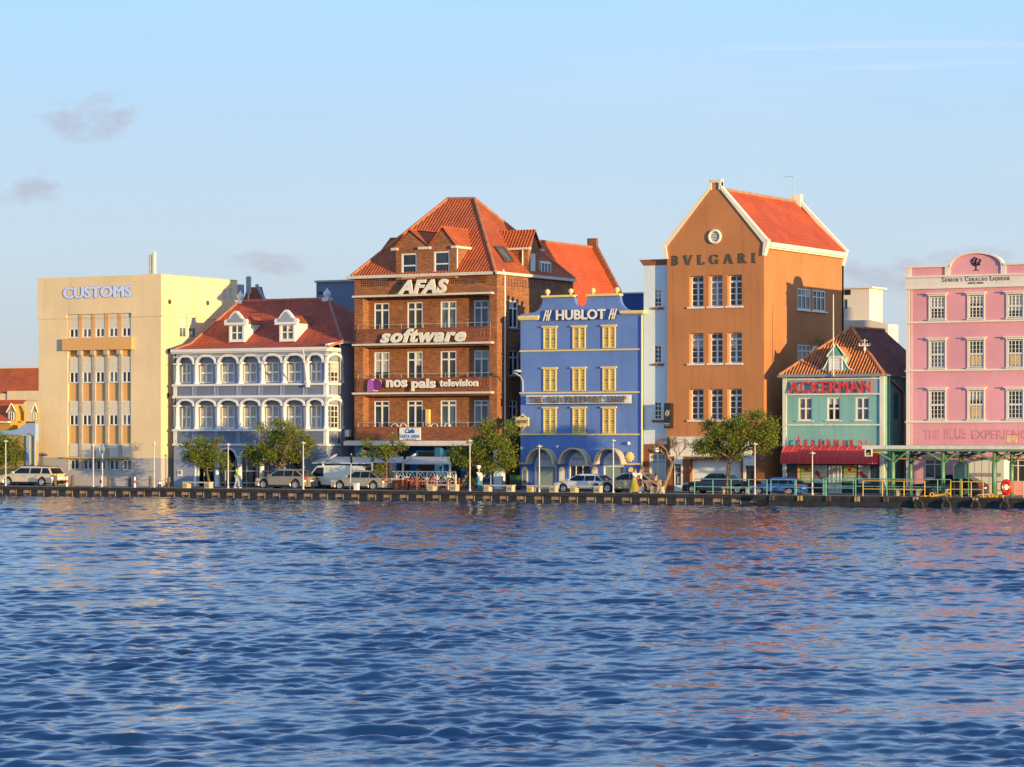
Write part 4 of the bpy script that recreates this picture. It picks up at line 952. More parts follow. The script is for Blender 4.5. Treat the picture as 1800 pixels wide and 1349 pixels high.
    # parapet clutter: upturned parasol bases
    for k, px in enumerate((690, 705, 760, 783)):
        o = thing('white_chair_back', ['round white chair back above the parapet left of the cafe board', 'round white chair back just over the left corner of the cafe board', 'round white chair back on the lowest balcony before the third door', 'round white chair back on the lowest balcony under the third window'][k], 'chair', (XF(px), YF+.3, z_(752)), group='white chairs on the lowest brick balcony', local=True)
        m = MB(); m.torus((0, 0, .0), .3, .035, 'd', 16, 6); m.build('backrest', M['white'], o); m = MB(); m.box(-.25, .25, .02, .45, -.42, -.38); m.build('seat', M['white'], o)
    m = MB(f); m.box(XF(751, YF+.75), XF(757, YF+.75), .5, .75, z_(752), z_(720)); m.build('cupboard', M['yel'], r)
brickb()

# ================================================================== blue gabled shop
def hublot():
    xl, xr = XF(915), XF(1127); f = FR(YF); z_ = lambda py: ZF(1020, py)
    r = thing('blue_shop_building', 'bright blue gabled shop with yellow shutters and three arched awnings', 'building', (xl, YF, 0))
    X = lambda p: XF(p)
    zs = z_(555.5)
    curveL = [(X(949)-.25, zs)]+[(X(953)-1.05*math.cos(R(t))*1.0+.0, z_(546)+(z_(521.5)-z_(546))*(1-math.sin(R(90-t)))) for t in range(0, 91, 15)]
    # outline of the gable: shoulder, hollow curve, flat top with a notch, hollow curve, shoulder
    def hollow(x0, z0, x1, z1, n=8):      # concave quarter from (x0,z0) low to (x1,z1) high
        return [(x0+(x1-x0)*math.sin(R(90*i/n)), z0+(z1-z0)*(1-math.cos(R(90*i/n)))) for i in range(n+1)]
    zt = z_(522); a = hollow(X(934), z_(548), X(954), zt-.1)
    b = hollow(X(1111), z_(548), X(1089.5), zt-.1)[::-1]
    notch = [(X(1021)+.5*1.05*math.cos(R(t)), zt-.02-.78*math.sin(R(t))) for t in range(180, -1, -20)]
    notch = [(X(1010), zt)]+[(X(1021)-.5*math.cos(R(t)), zt-.08-.66*math.sin(R(t))) for t in range(0, 181, 20)]+[(X(1032), zt)]
    outl = [(xl, zs), (xl, z_(550))]+a+[(X(954), zt)]+notch+[(X(1089.5), zt)]+b+[(xr, z_(550)), (xr, zs)]
    m = MB(f); m.prism(outl, .0, .35)
    zg = z_(816); SW = [(X(p-11.3), X(p+11.3)) for p in (967, 1018.3, 1071)]; SR = [(575.5, 613.5), (648.5, 687.5), (718.5, 762.5)]
    doors = [(X(940), X(978.5), 0.0, z_(819)+.02), (X(1000), X(1037), 0.0, z_(819)+.02), (X(1061), X(1098), 0.0, z_(819)+.02)]
    yb = YF+13
    m.grid_wall(xl, xr, zg, zs, [], .1, 0); m.fr = SD(xr); m.grid_wall(YF, yb, -.05, z_(552), [], .1); m.fr = lambda u, d, z: (u, d, z)
    m.poly([(xl, YF, 0), (xl, yb, 0), (xl, yb, zs), (xl, YF, zs)]); m.poly([(xl, YF+.36, zs), (xr, YF+.36, zs), (xr, yb, zs), (xl, yb, zs)]); m.build('wall', M['hub'], r)
    m = MB(f); m.grid_wall(xl-.03, xr, -.05, zg-.002, [(*d, .25) for d in doors], .25, -.03); m.build('ground_floor_wall', plaster('shaded_deep_blue_render', (.065, .135, .42), .08, .25, (.04, .08, .25), .4, (.12, .2, .45)), r)  # deeper blue: partly its own paint, partly ground-floor shade put into the colour
    m = MB(f)
    for p in (616, 690.5, 764): m.box(xl-.05, xr-.12, -.09, -.002, z_(p+1.3), z_(p-1.3))
    m.box(xl-.1, X(932), -.1, -.032, z_(817), z_(814)); m.box(X(980), X(988), -.1, -.032, z_(817), z_(814)); m.box(X(1040), X(1050), -.1, -.032, z_(817), z_(814)); m.box(X(1101), xr, -.1, -.032, z_(817), z_(814))
    m.build('string_course', M['yel'], r)
    m = MB(f); m.box(xl-.12, X(948), -.2, .4, zs-.12, zs+.1); m.box(xl-.08, X(947), -.14, .4, zs-.22, zs-.122); m.box(X(1092), xr+.3, -.25, .4, z_(552.5)-.02, z_(548.5)); m.box(X(1094), xr+.15, -.14, .4, z_(554.5), z_(552.6)-.02)
    m.box(X(953), X(1010.3), -.16, .42, zt+.002, zt+.16); m.box(X(1031.7), X(1090.5), -.16, .42, zt+.002, zt+.16); m.build('coping', M['yel'], r)
    for p in (961, 1002, 1041, 1083):
        m = MB(); m.lathe(X(p), YF+.12, [(.1, zt+.16), (.08, zt+.25), (.17, zt+.31), (.2, zt+.43), (.17, zt+.54), (.05, zt+.62)], 14); m.build('ball_finial', M['yel'], r, True)
    m = MB(); m.tube((xr+.08, YF-.06, .1), (xr+.08, YF-.06, z_(557)), .07, .07, 8); m.build('downpipe', M['yel'], r)
    for (a0, b0) in SW:
        for pt, pb in SR:
            z0, z1 = z_(pb), z_(pt); m = MB(f); m.bars(a0, b0, z0, z1, -.08, -.002, .07); m.box((a0+b0)/2-.05, (a0+b0)/2+.05, -.085, -.003, z0+.07, z1-.07); w = m.build('window', M['yel'], r); m = MB(f); m.box(a0+.07, b0-.07, -.006, -.002, z0+.07, z1-.07); m.build('shutter_shade', plain('louvre_gap_shade', (.30, .19, .05), .8), w)  # darker yellow sheet painted as the shade between the slats
            m = MB(f); c = (a0+b0)/2
            for u0, u1 in ((a0+.1, c-.08), (c+.08, b0-.1)):
                for q0, q1 in ((z0+.1, (z0+z1)/2-.04), ((z0+z1)/2+.04, z1-.1)):
                    n = 6
                    for k in range(n): zz = q0+(q1-q0)*k/n; m.box(u0, u1, -.045, -.01, zz, zz+(q1-q0)/n*.55)
                m.box(u0-.03, u0, -.075, -.007, z0+.07, z1-.07); m.box(u1, u1+.03, -.075, -.007, z0+.07, z1-.07)
            m.build('shutter', M['yel'], w)
            m = MB(f); m.box(a0-.1, b0+.1, -.16, -.002, z1+.02, z1+.13); m.box(a0-.05, b0+.05, -.1, -.002, z1+.002, z1+.018); m.build('window_head', M['yel'], w)
    # arched awnings
    lil = plain('lilac_awning', (.52, .42, .5), .7); gr = plain('grey_green_roller', (.23, .3, .3), .6, var=.06)
    for i, (p0, p1) in enumerate(((930.5, 982), (987.5, 1041), (1049.5, 1102.5))):
        A, B = X(p0)+.25, X(p1)-.05; c = (A+B)/2; h = (B-A)/2; zb = z_(816); H = z_(789)-zb; n = 16
        m = MB(f)
        for k in range(n):
            t0, t1 = math.pi*k/n, math.pi*(k+1)/n
            m.poly([(c-h*math.cos(t0), -.75, zb+H*math.sin(t0)), (c-h*math.cos(t1), -.75, zb+H*math.sin(t1)), (c-h*math.cos(t1), -.05, zb+H*math.sin(t1)), (c-h*math.cos(t0), -.05, zb+H*math.sin(t0))])
        aw = m.build('arched_awning', lil, r)
        m = MB(f); m.arch_ring(c, zb, h-.03, H-.03, .11, -.86, -.76, 20, .1); m.build('rim', M['yel'], aw); m = MB(f); m.arch_ring(c, zb, h-.02, H-.02, .06, -.14, -.05, 20, .06); m.build('rim', M['yel'], aw)
        m = MB(f); a0, b0 = doors[i][0], doors[i][1]; cc = (a0+b0)/2; hh = (b0-a0)/2-.02; zt0 = z_(818.5)
        m.prism([(cc-hh*math.cos(math.pi*k/12), zt0+(H*.86)*math.sin(math.pi*k/12)) for k in range(13)], -.07, -.032); m.build('tympanum', plain('pale_lunette', (.5, .53, .58), .6), r)
        m = MB(f); serif(m, 'FREEPORT', cc-hh*.68, cc+hh*.68, zt0+.38, zt0+.56, -.07, .012); m.tube((cc, -.075, zt0+.78), (cc, -.07, zt0+.78), .09, .09, 12); m.build('lunette_lettering', M['grey_metal'], r)
        if i != 1:
            m = MB(f); z0, z1 = 0.0, doors[i][3]; n = 22
            for k in range(n): m.box(a0+.08, b0-.08, .1+(k % 2)*.02, .2, z0+(z1-z0)*k/n, z0+(z1-z0)*(k+1)/n-.004)
            m.build('roller_shutter', gr, r)
            m = MB(f); m.box(a0, a0+.08, .0, .2, 0, z1); m.box(b0-.08, b0, .0, .2, 0, z1); m.box(a0+.08, b0-.08, .0, .2, z1-.1, z1-.002); m.build('shutter_frame', M['frame'], r)
        else:
            m = MB(f); m.box(a0, b0, .2, .24, 0, doors[i][3]); d = m.build('shop_door', M['glass'], r); m = MB(f); m.bars(a0, b0, 0, doors[i][3], .1, .19, .05, (.3, .62), ()); m.build('frame', M['frame'], d)
    for p, w, t0, t1 in ((923.5, 5, 822, 855), (988, 4.5, 822, 847), (1046, 4.8, 822, 847), (1110, 4.6, 822, 845)):
        z0, z1 = max(.05, z_(t1)), z_(t0); a0, b0 = X(p-w), X(p+w); c = (a0+b0)/2; h = (b0-a0)/2
        pts = [(a0, z0), (b0, z0)]+[(c+h*math.cos(math.pi*k/8), z1-h+h*1.2*math.sin(math.pi*k/8)) for k in range(9)]
        m = MB(f); m.prism(pts, -.1, -.032); o = m.build('wall_plaque', M['yel'], r)
        m = MB(f); m.box(a0+.1, b0-.1, -.108, -.1, z0+.15, z1-h); m.build('panel', M['hub'] if p < 930 else M['annex'], o)
    for p, q in ((919, 789), (981.5, 785.5), (1106.5, 779.5), (1108, 803)):
        m = MB(); rr = .13 if q < 800 else .3; m.sphere((X(p), YF-.14, z_(q)), rr, .12, rr, 12, 6)
        if q > 800:
            for k in range(10): t = k*math.pi/5; m.sphere((X(p)+.3*math.cos(t), YF-.1, z_(q)+.3*math.sin(t)), .09, .07, .09, 6, 4)
        m.build('wall_lamp' if q < 800 else 'sun_ornament', M['white'] if q < 800 else M['yel'], r)
    # signs
    sg = thing('gable_sign', 'large white HUBLOT letters between two slanted H emblems on the blue gable', 'sign', (X(1020), YF-.3, z_(554))); tk = plain('dark_letter_sides', (.05, .04, .05), .5)
    for k, (mat, off, dz) in enumerate(((M['white'], .03, 0), (tk, .05, .02))):
        m = MB(f); d = -.151 if k == 0 else -.03; dep = .03 if k == 0 else .12
        m2 = letters(m, '', X(978)-dz+.05, X(1065)+dz+.05, z_(562.5)-dz, z_(544.3)+dz, d, dep, vf=text_pts('HUBLOT', off))
        for p0, p1 in ((955, 971), (1070, 1086)):
            a0, b0 = X(p0)+.05, X(p1)+.05; W = b0-a0; z0, z1 = z_(563), z_(544.5); H = z1-z0; w = W*.13+dz
            for s0, s1 in ((.0, .32), (.52, .84)): m.prism([(a0+W*s0, z0), (a0+W*s0+w, z0), (a0+W*s1+w, z1), (a0+W*s1, z1)], d-dep, d)
            m.box(a0+W*.22, a0+W*.72, d-dep+.001, d-.001, z0+H*.44, z0+H*.56); m.prism([(a0+W*.34, z0), (a0+W*.34+w*.8, z0), (a0+W*.44+w*.8, z0+H*.43), (a0+W*.44, z0+H*.43)], d-dep, d); m.prism([(a0+W*.46, z0+H*.57), (a0+W*.46+w*.8, z0+H*.57), (a0+W*.56+w*.8, z1), (a0+W*.56, z1)], d-dep, d)
        m.build('letter_face' if k == 0 else 'letter_side', mat, sg)
    sg = thing('freeport_signboard', 'long white THE OLD FREEPORT SHOP signboard across the blue front', 'sign', (X(1016), YF-.2, z_(702)))
    yo = -.5; m = MB(f); m.box(X(926)+.2, X(1107)+.3, yo+.06, yo+.16, z_(710), z_(695)); m.build('board', M['white'], sg)
    m = MB(f); serif(m, 'THE OLD FREEPORT SHOP', X(931)+.25, X(1100)+.3, z_(708.3), z_(697), yo, .06, .14); m.build('letter_side', plain('navy_letter_sides', (.03, .03, .09), .5), sg)
    m = MB(f); serif(m, 'THE OLD FREEPORT SHOP', X(931.5)+.25, X(1100.5)+.3, z_(708), z_(697.4), yo-.061, .03, .14); m.build('lettering', plain('copper_letters', (.35, .19, .1), .4, .6), sg)
    # quatrefoil hanging sign
    sg = thing('quatrefoil_sign', 'yellow quatrefoil FREEPORT sign on the left corner of the blue shop', 'sign', (X(912), YF-.9, z_(741)))
    yy = YF-.8; A, B = XF(907.5, yy), XF(929, yy); zz = lambda py: ZP(A, yy, py); c = (A+B)/2; cz = zz(741.5); hw = (B-A)/2; fs = FR(yy)
    pts = [(-1, -.62), (-.62, -.62), (-.5, -.74), (-.25, -.84), (0, -1.12), (.25, -.84), (.5, -.74), (.62, -.62), (1, -.62), (1, .62), (.62, .62), (.5, .74), (.25, .84), (0, 1.12), (-.25, .84), (-.5, .74), (-.62, .62), (-1, .62)]
    m = MB(fs); m.prism([(c+u*hw, cz+w*hw) for u, w in pts], 0, .12); m.build('board', M['yel'], sg)
    m = MB(fs); serif(m, 'FREEPORT', c-hw*.9, c+hw*.9, cz-.12, cz+.12, -.002, .015); letters(m, 'THE', c-.14, c+.14, cz+.3, cz+.42, -.002, .015, .01); m.tube((c, -.015, cz-.45), (c, -.002, cz-.45), .07, .07, 10); m.build('lettering', M['text'], sg)
    m = MB(); m.box(A-.12, A-.02, yy-.02, YF, cz-.35, cz+.35); m.tube((c, yy+.13, cz), (c, YF, cz), .04); m.build('bracket', M['grey_metal'], sg)
    # curved street lamp on the wall
    l = thing('wall_street_lamp', 'grey curved lamp arm sticking out left of the blue shop above its quatrefoil sign', 'lamp', (xl, YF, z_(665)))
    m = MB(); p = [(X(920), YF-.06, z_(690)), (X(920), YF-.1, z_(668)), (X(920), YF-.4, z_(661)), (X(917.5), YF-.9, z_(656)), (X(914), YF-1.1, z_(654))]; m.path(p, .05); m.build('arm', M['steel'], l)
    m = MB(); m.sphere((XF(909.5, YF-1.2), YF-1.2, z_(652)), .34, .2, .12, 12, 6); m.build('lamp_head', M['steel'], l, True)
    # blue block behind
    bx0, bx1 = XF(1088, YF+9), XF(1137, YF+9); o = thing('rear_blue_block', 'plain dark blue block behind the right shoulder of the blue gable', 'building', (bx0, YF+9, 0)); m = MB(); zt2 = ZP(bx0, YF+9, 518); m.box(bx0, bx1, YF+9, YF+14, 0, zt2); m.build('wall', plaster('dark_blue_render', (.05, .1, .26), .1, .3), o); m = MB(); m.box(bx0-.1, bx1+.1, YF+8.9, YF+14.1, zt2+.002, zt2+.12); m.build('coping', M['grey_metal'], o)
hublot()

# ================================================================== terracotta gabled building with its pale annex
def bvlgari():
    xl, xr = XF(1172.5), XF(1343); f = FR(YF); s = SD(xr); z_ = lambda py: ZF(1257, py)
    r = thing('terracotta_building', 'tall terracotta building with steep white-edged gable and bright orange roof', 'building', (xl, YF, 0)); X = XF
    yb = YS(1483, xr); xc = X(1257.5)
    zk = z_(446); za = z_(334)
    xo0, xo1 = X(1166.5), X(1348.5); zs = z_(431)
    cols = [(1211.5, 1236.5), (1245.5, 1270), (1278.5, 1304)]; rows = [(484.5, 539), (585.5, 639), (684, 738.5)]
    W = [(X(a), X(b), z_(q), z_(p), .45) for a, b in cols for p, q in rows]
    slope = (za-zs)/(xc-xo0)
    zst = z_(450)
    m = MB(f); m.grid_wall(xl, xr, z_(768), zst, W, .45)
    nk = .45
    m.prism([(xl, zst), (xr, zst), (xo1-.18, zs), (xc+nk, za-.0), (xc+nk, za+.55), (xc-nk, za+.55), (xc-nk, za), (xo0+.18, zs)], 0, .3)
    sw = []
    for py0, py1 in ((509, 546), (607, 640)):
        for a, b in ((1402, 1424.5), (1428.5, 1451)): sw.append((YS(a, xr), YS(b, xr), ZS(1424, py1, xr), ZS(1424, py0, xr), .12))
    ze = ZS(1353, 437, xr)
    m.fr = s; m.grid_wall(YF, yb, -.05, ze, sw, .12); m.fr = lambda u, d, z: (u, d, z)
    m.poly([(xl, YF, 0), (xl, yb, 0), (xl, yb, ze), (xl, YF, ze)]); m.prism([(xl, 0), (xr, 0), (xr, ze), (xo1-.1, zs), (xc+.5, za), (xc-.5, za), (xo0+.1, zs), (xl, ze)], yb-.3, yb)
    m.build('wall', M['bv'], r)
    for w in W:
        w_ = win(r, f, w[0]+.005, w[1]-.005, w[2]+.005, w[3]-.005, .34, (.5,), (.2, .4, .6, .79), .09, .06)
        m = MB(f); z79 = w[2]+(w[3]-w[2])*.79; c = (w[0]+w[1])/2; m.box(w[0]+.08, w[1]-.08, .30, .385, z79-.07, z79+.07); m.box(c-.07, c+.07, .302, .386, w[2]+.1, z79); m.build('transom', M['frame'], w_)
        m = MB(f); m.box(w[0]-.12, w[1]+.1, -.12, .3, w[2]-.12, w[2]-.004); m.build('sill', M['frame'], w_)
    for w in sw:
        win(r, s, *w[:4], .04, (.33, .66), (.66,), .09, .07, pane='glass_blue'); 
    for py in (546, 640): m = MB(s); m.box(YS(1400, xr), YS(1453, xr), -.12, .0, ZS(1424, py, xr)-.1, ZS(1424, py, xr)-.004); m.build('sill', M['frame'], r)
    # gable coping and kneelers
    def coping(y0, y1):
        m = MB(lambda u, d, z: (u, y0+d, z)); D = y1-y0; w = .2
        for sg, xo in ((-1, xo0), (1, xo1)):
            m.prism([(xo, zs), (xo-sg*.02, zs+.28), (xc+sg*nk, za+.26), (xc+sg*nk, za-.02), (xo-sg*.22, zs-.02)] if sg > 0 else [(xo, zs), (xo+.02, zs+.28), (xc-nk, za+.26), (xc-nk, za-.02), (xo+.22, zs-.02)], 0, D)
            b = xr if sg > 0 else xl
            m.prism([(xo+sg*.08, zs+.3), (xo-sg*.24, zs-.02), (b-sg*.1, zst-.1), (b+sg*.06, zst-.1), (xo+sg*.12, zs+.1)], -.02, D-.02)
            m.prism([(xc+sg*nk, za), (xc+sg*(nk-.17), za), (xc+sg*(nk-.17), za+.62), (xc+sg*nk, za+.62)], .01, D)
        m.box(xc-nk+.17, xc+nk-.17, -.01, D, za+.5, za+.64); m.box(xc-nk-.05, xc+nk+.05, -.04, D, za+.642, za+.72); return m.build('gable_coping', M['cop'], r)
    coping(YF-.1, YF+.35)
    m = MB(); m.box(xc-.45, xc+.45, yb-.4, yb+.05, za-.3, za+.65); m.build('end_chimney', M['cop'], r)
    m = MB(lambda u, d, z: (u, yb-.35+d, z)); m.prism([(xc+.3, za), (xc+.3, za+.28), (xo1+.1, zs+.28), (xo1-.1, zs)], 0, .4); m.prism([(xo1+.15, zs+.3), (xo1-.24, zs-.02), (xr-.1, zst-.1), (xr+.06, zst-.1)], 0, .4); m.build('gable_coping', M['cop'], r)
    xe = xr+.38; zE = zs+.14-.1
    m = MB(); m.box(xr-.1, xe+.06, YF+.352, yb-.36, zs-.22, zs+.08); m.box(xr-.1, xe-.1, YF+.36, yb-.37, zs-.34, zs-.222); m.build('eaves_gutter', M['cop'], r)
    m = MB(); m.poly([(xe, YF+.34, zs+.082), (xe, yb-.35, zs+.082), (xc, yb-.35, za+.1), (xc, YF+.34, za+.1)]); m.poly([(xl-.3, YF+.34, zs+.082), (xl-.3, yb-.35, zs+.082), (xc, yb-.35, za+.1), (xc, YF+.34, za+.1)]); rf = m.build('roof', M['tile_bright'], r)
    m = MB(); m.tube((xc, YF+.35, za+.12), (xc, yb-.36, za+.12), .12, .12, 8); m.build('ridge_cap', plain('ridge_mortar', (.42, .2, .1), .8, var=.3), rf)
    m = MB(f); m.torus((X(1257), -.06, z_(416.5)), .43, .1, 'd', 24, 8); v = m.build('round_vent', M['cop'], r, True)
    m = MB(f); m.tube((X(1257), -.03, z_(416.5)), (X(1257), -.002, z_(416.5)), .42, .42, 20)
    m.build('vent_back', M['dark'], v)
    m = MB(f)
    for k in range(7):
        zz = z_(416.5)-.36+k*.11; hw = math.sqrt(max(.02, .40**2-(zz+.03-z_(416.5))**2)); m.box(X(1257)-hw, X(1257)+hw, -.07, -.035, zz, zz+.06)
    m.build('louvre', M['cop'], v)
    # base: white band, pilasters, garage
    zb = z_(768)
    cream = M['pinkw']
    m = MB(f); m.box(X(1179.5), X(1322), -.12, -.002, z_(800.5), z_(768)); m.box(X(1177), X(1324), -.17, -.121, z_(803), z_(800.6)+.0); m.build('fascia_band', M['cop'], r)
    gl, gr_ = X(1202), X(1315)
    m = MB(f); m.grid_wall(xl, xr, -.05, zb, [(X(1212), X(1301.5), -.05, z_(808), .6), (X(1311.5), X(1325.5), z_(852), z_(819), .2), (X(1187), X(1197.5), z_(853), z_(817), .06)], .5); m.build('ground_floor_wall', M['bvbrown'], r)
    m = MB(f); m.box(X(1212), X(1301.5), .5, .55, -.05, z_(808)); 
    for k in range(6): m.box(X(1212), X(1301.5), .485, .5, .5*k, .5*k+.46)
    m.build('garage_door', M['white'], r)
    m = MB(f); m.box(X(1186), X(1200), -.06, -.002, -.05, z_(853.5)); m.box(X(1186), X(1187), -.06, -.002, z_(853), z_(800.6)); m.box(X(1197.5), X(1200), -.06, -.002, z_(853), z_(800.6)); m.box(X(1187), X(1197.5), -.06, -.002, z_(816.5), z_(800.6)); m.build('pilaster', M['white'], r); m = MB(f); m.box(X(1307), X(1327), -.06, -.002, z_(818.5), z_(800.6)); m.box(X(1307), X(1311), -.06, -.002, -.05, z_(819)); m.build('pilaster', M['white'], r)
    po = plain('poster_dark', (.02, .025, .04), .35)
    pt = thing('fashion_poster', 'tall dark poster of a standing figure between the white pilasters', 'poster', (X(1192), YF, z_(835)))
    m = MB(f); m.box(X(1187.3), X(1197.2), .02, .05, z_(852.5), z_(817.5)); m.build('backing', po, pt)
    c = X(1192.3); m = MB(f); m.box(c-.16, c+.13, .012, .02, z_(838), z_(826)); m.build('shirt', plain('poster_shirt', (.05, .05, .07), .5), pt); m = MB(f); m.tube((c, .012, z_(821)), (c, .02, z_(821)), .09, .09, 10); m.box(c-.19, c-.1, .01, .012, z_(835), z_(827)); m.box(c-.1, c+.14, .009, .0115, z_(833), z_(831)); m.build('skin', M['skin'], pt); m = MB(f); m.box(c-.11, c-.01, .012, .02, z_(851), z_(838.2)); m.box(c+.01, c+.11, .012, .02, z_(851), z_(838.2)); m.build('trousers', plain('poster_jeans', (.3, .34, .4), .6), pt)
    m = MB(f); m.box(X(1311.6), X(1325.4), .1, .14, z_(851.9), z_(819.1)); m.build('shop_window', M['glass'], r)
    o = MB(f); o.box(X(1337), X(1343)-.02, -.04, -.003, z_(808), z_(804.5)); tag(o.build('street_name_plate', plain('blue_plate', (.12, .16, .36), .4)), 'small blue street name plate on the brown corner pillar by the alley', 'plate')
    # sign letters
    sg = thing('gable_lettering', 'dark bronze roman BVLGARI letters across the terracotta gable', 'sign', (X(1257), YF-.15, z_(455)))
    m = MB(f); serif(m, 'BVLGARI', X(1182.5), X(1329.5), z_(464.5), z_(447.5), -.012, .06, .5); m.build('letter_face', M['bronze'], sg)
    # black blade sign
    bs = thing('blade_sign', 'black vertical blade sign with curly gold monogram at the terracotta corner', 'sign', (X(1176), YF-.8, z_(730)))
    A, B = X(1172.8), X(1184); m = MB(); m.box(A, B, YF-.5, YF-.02, z_(753), z_(708.5)); m.build('board', M['black'], bs)
    gold = plain('gold_lettering', (.75, .62, .42), .4, .3); fs = FR(YF-.5)
    m = MB(fs); letters(m, 'SJ', A+.1, B-.06, z_(732), z_(721), -.002, .015, .0, .35); m.torus(((A+B)/2, -.01, z_(727)), .15, .015, 'd', 16, 5); letters(m, 'FREEPORT', A+.05, B-.05, z_(746), z_(744), -.002, .012, .01); letters(m, 'JEWELERS', A+.08, B-.08, z_(749), z_(747.6), -.002, .012, .01); m.build('lettering', gold, bs)
    # roof aerial
    xa, ya = xc, yb-.6; an = thing('roof_aerial', 'thin television aerial at the far end of the bright orange roof', 'aerial', (xa, ya, za)); m = MB(); zt = ZP(xa, ya, 309); m.tube((xa, ya, za), (xa, ya, zt), .035); m.tube((xa+.05, ya, zt-.05), (xa-.75, ya, zt-.08), .02); m.build('mast', M['steel'], an)
    # wall weed
    # annex
    YA = YF+.42; fa = FR(YA); al = XF(1131.5, YA); ar = xl-.002; za_ = lambda py: ZP(al, YA, py)
    a = thing('pale_annex', 'narrow pale blue-white stair annex with brown cap beside the terracotta wall', 'building', (al, YA, 0))
    ws = [(XF(1149.5, YA), XF(1164, YA), za_(q), za_(p), .08) for p, q in ((509, 541), (607, 639.5), (706, 738.5))]
    m = MB(fa); m.grid_wall(al, ar, za_(781), za_(467.5), ws, .08); m.fr = lambda u, d, z: (u, d, z); m.poly([(al, YA, 0), (al, YA+6, 0), (al, YA+6, za_(467.5)), (al, YA, za_(467.5))]); m.poly([(al, YA+6, 0), (ar, YA+6, 0), (ar, YA+6, za_(467.5)), (al, YA+6, za_(467.5))]); m.build('wall', M['annex'], a)
    for w in ws: win(a, fa, *w[:4], .03, (.5,), (.25, .5, .75), .1, .05, sill=.16, sillmat='bvbrown')
    m = MB(fa); m.prism([(al-.02, za_(467.5)+.002), (ar, za_(467.5)+.002), (ar, za_(457)), (al-.35, za_(457))], -.02, 6); m.build('cap', M['bvbrown'], a)
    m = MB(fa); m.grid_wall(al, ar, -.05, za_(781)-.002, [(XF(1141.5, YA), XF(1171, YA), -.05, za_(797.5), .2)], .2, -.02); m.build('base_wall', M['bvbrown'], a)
    A, B = XF(1141.5, YA), XF(1171, YA)
    m = MB(fa); m.box(A, B, .1, .14, -.05, za_(812.5)); g = m.build('gate', plain('pale_gate', (.42, .44, .44), .6), a)
    m = MB(fa); m.bars(A, B, 0, za_(797.5), .04, .12, .08, (.5,), (.82,)); 
    for k in range(12): u = A+.1+(B-A-.2)*k/11; m.tube((u, .08, za_(812)), (u, .08, za_(798)), .022, .022, 5)
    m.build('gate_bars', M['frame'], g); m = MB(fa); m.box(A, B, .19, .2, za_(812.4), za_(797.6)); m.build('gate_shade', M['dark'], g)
    m = MB(); m.sphere((XF(1156, YA), YA-.15, za_(791)), .2, .15, .2, 12, 6); m.build('globe_lamp', M['white'], a)
    # white block behind, right
    yB = YF+22; Xa, Xb = XF(1479, yB), XF(1561, yB); w = thing('white_rear_block', 'cream-white flat block rising behind the weathered teal house roof', 'building', (Xa, yB, 0)); z2 = lambda py: ZP(Xb, yB, py)
    m = MB(); m.box(XF(1470, yB), Xb, yB, yB+2, 2, z2(570)); m.poly([(XF(1470, yB), yB, z2(562)), (XF(1530, yB), yB, z2(562)), (Xb, yB, z2(570)), (XF(1470, yB), yB, z2(570))]); m.box(XF(1470, yB), XF(1496, yB), yB+.6, yB+3, z2(570), z2(505.5)); m.box(XF(1496, yB), XF(1497, yB)+1.2, yB+.6, yB+3.2, z2(570), z2(505.5)); m.build('wall', M['pinkw'], w)
    m = MB(); m.box(XF(1478, yB), XF(1497, yB)+1.5, yB+.4, yB+3.4, z2(505.4), z2(502.5)); m.build('coping', M['cop'], w); m = MB(); m.box(XF(1480, yB), XF(1490, yB), yB+.55, yB+.598, z2(516), z2(507)); m.box(XF(1481, yB), XF(1484, yB), yB+.55, yB+.598, z2(540), z2(524)); m.build('window', M['glass'], w)
bvlgari()
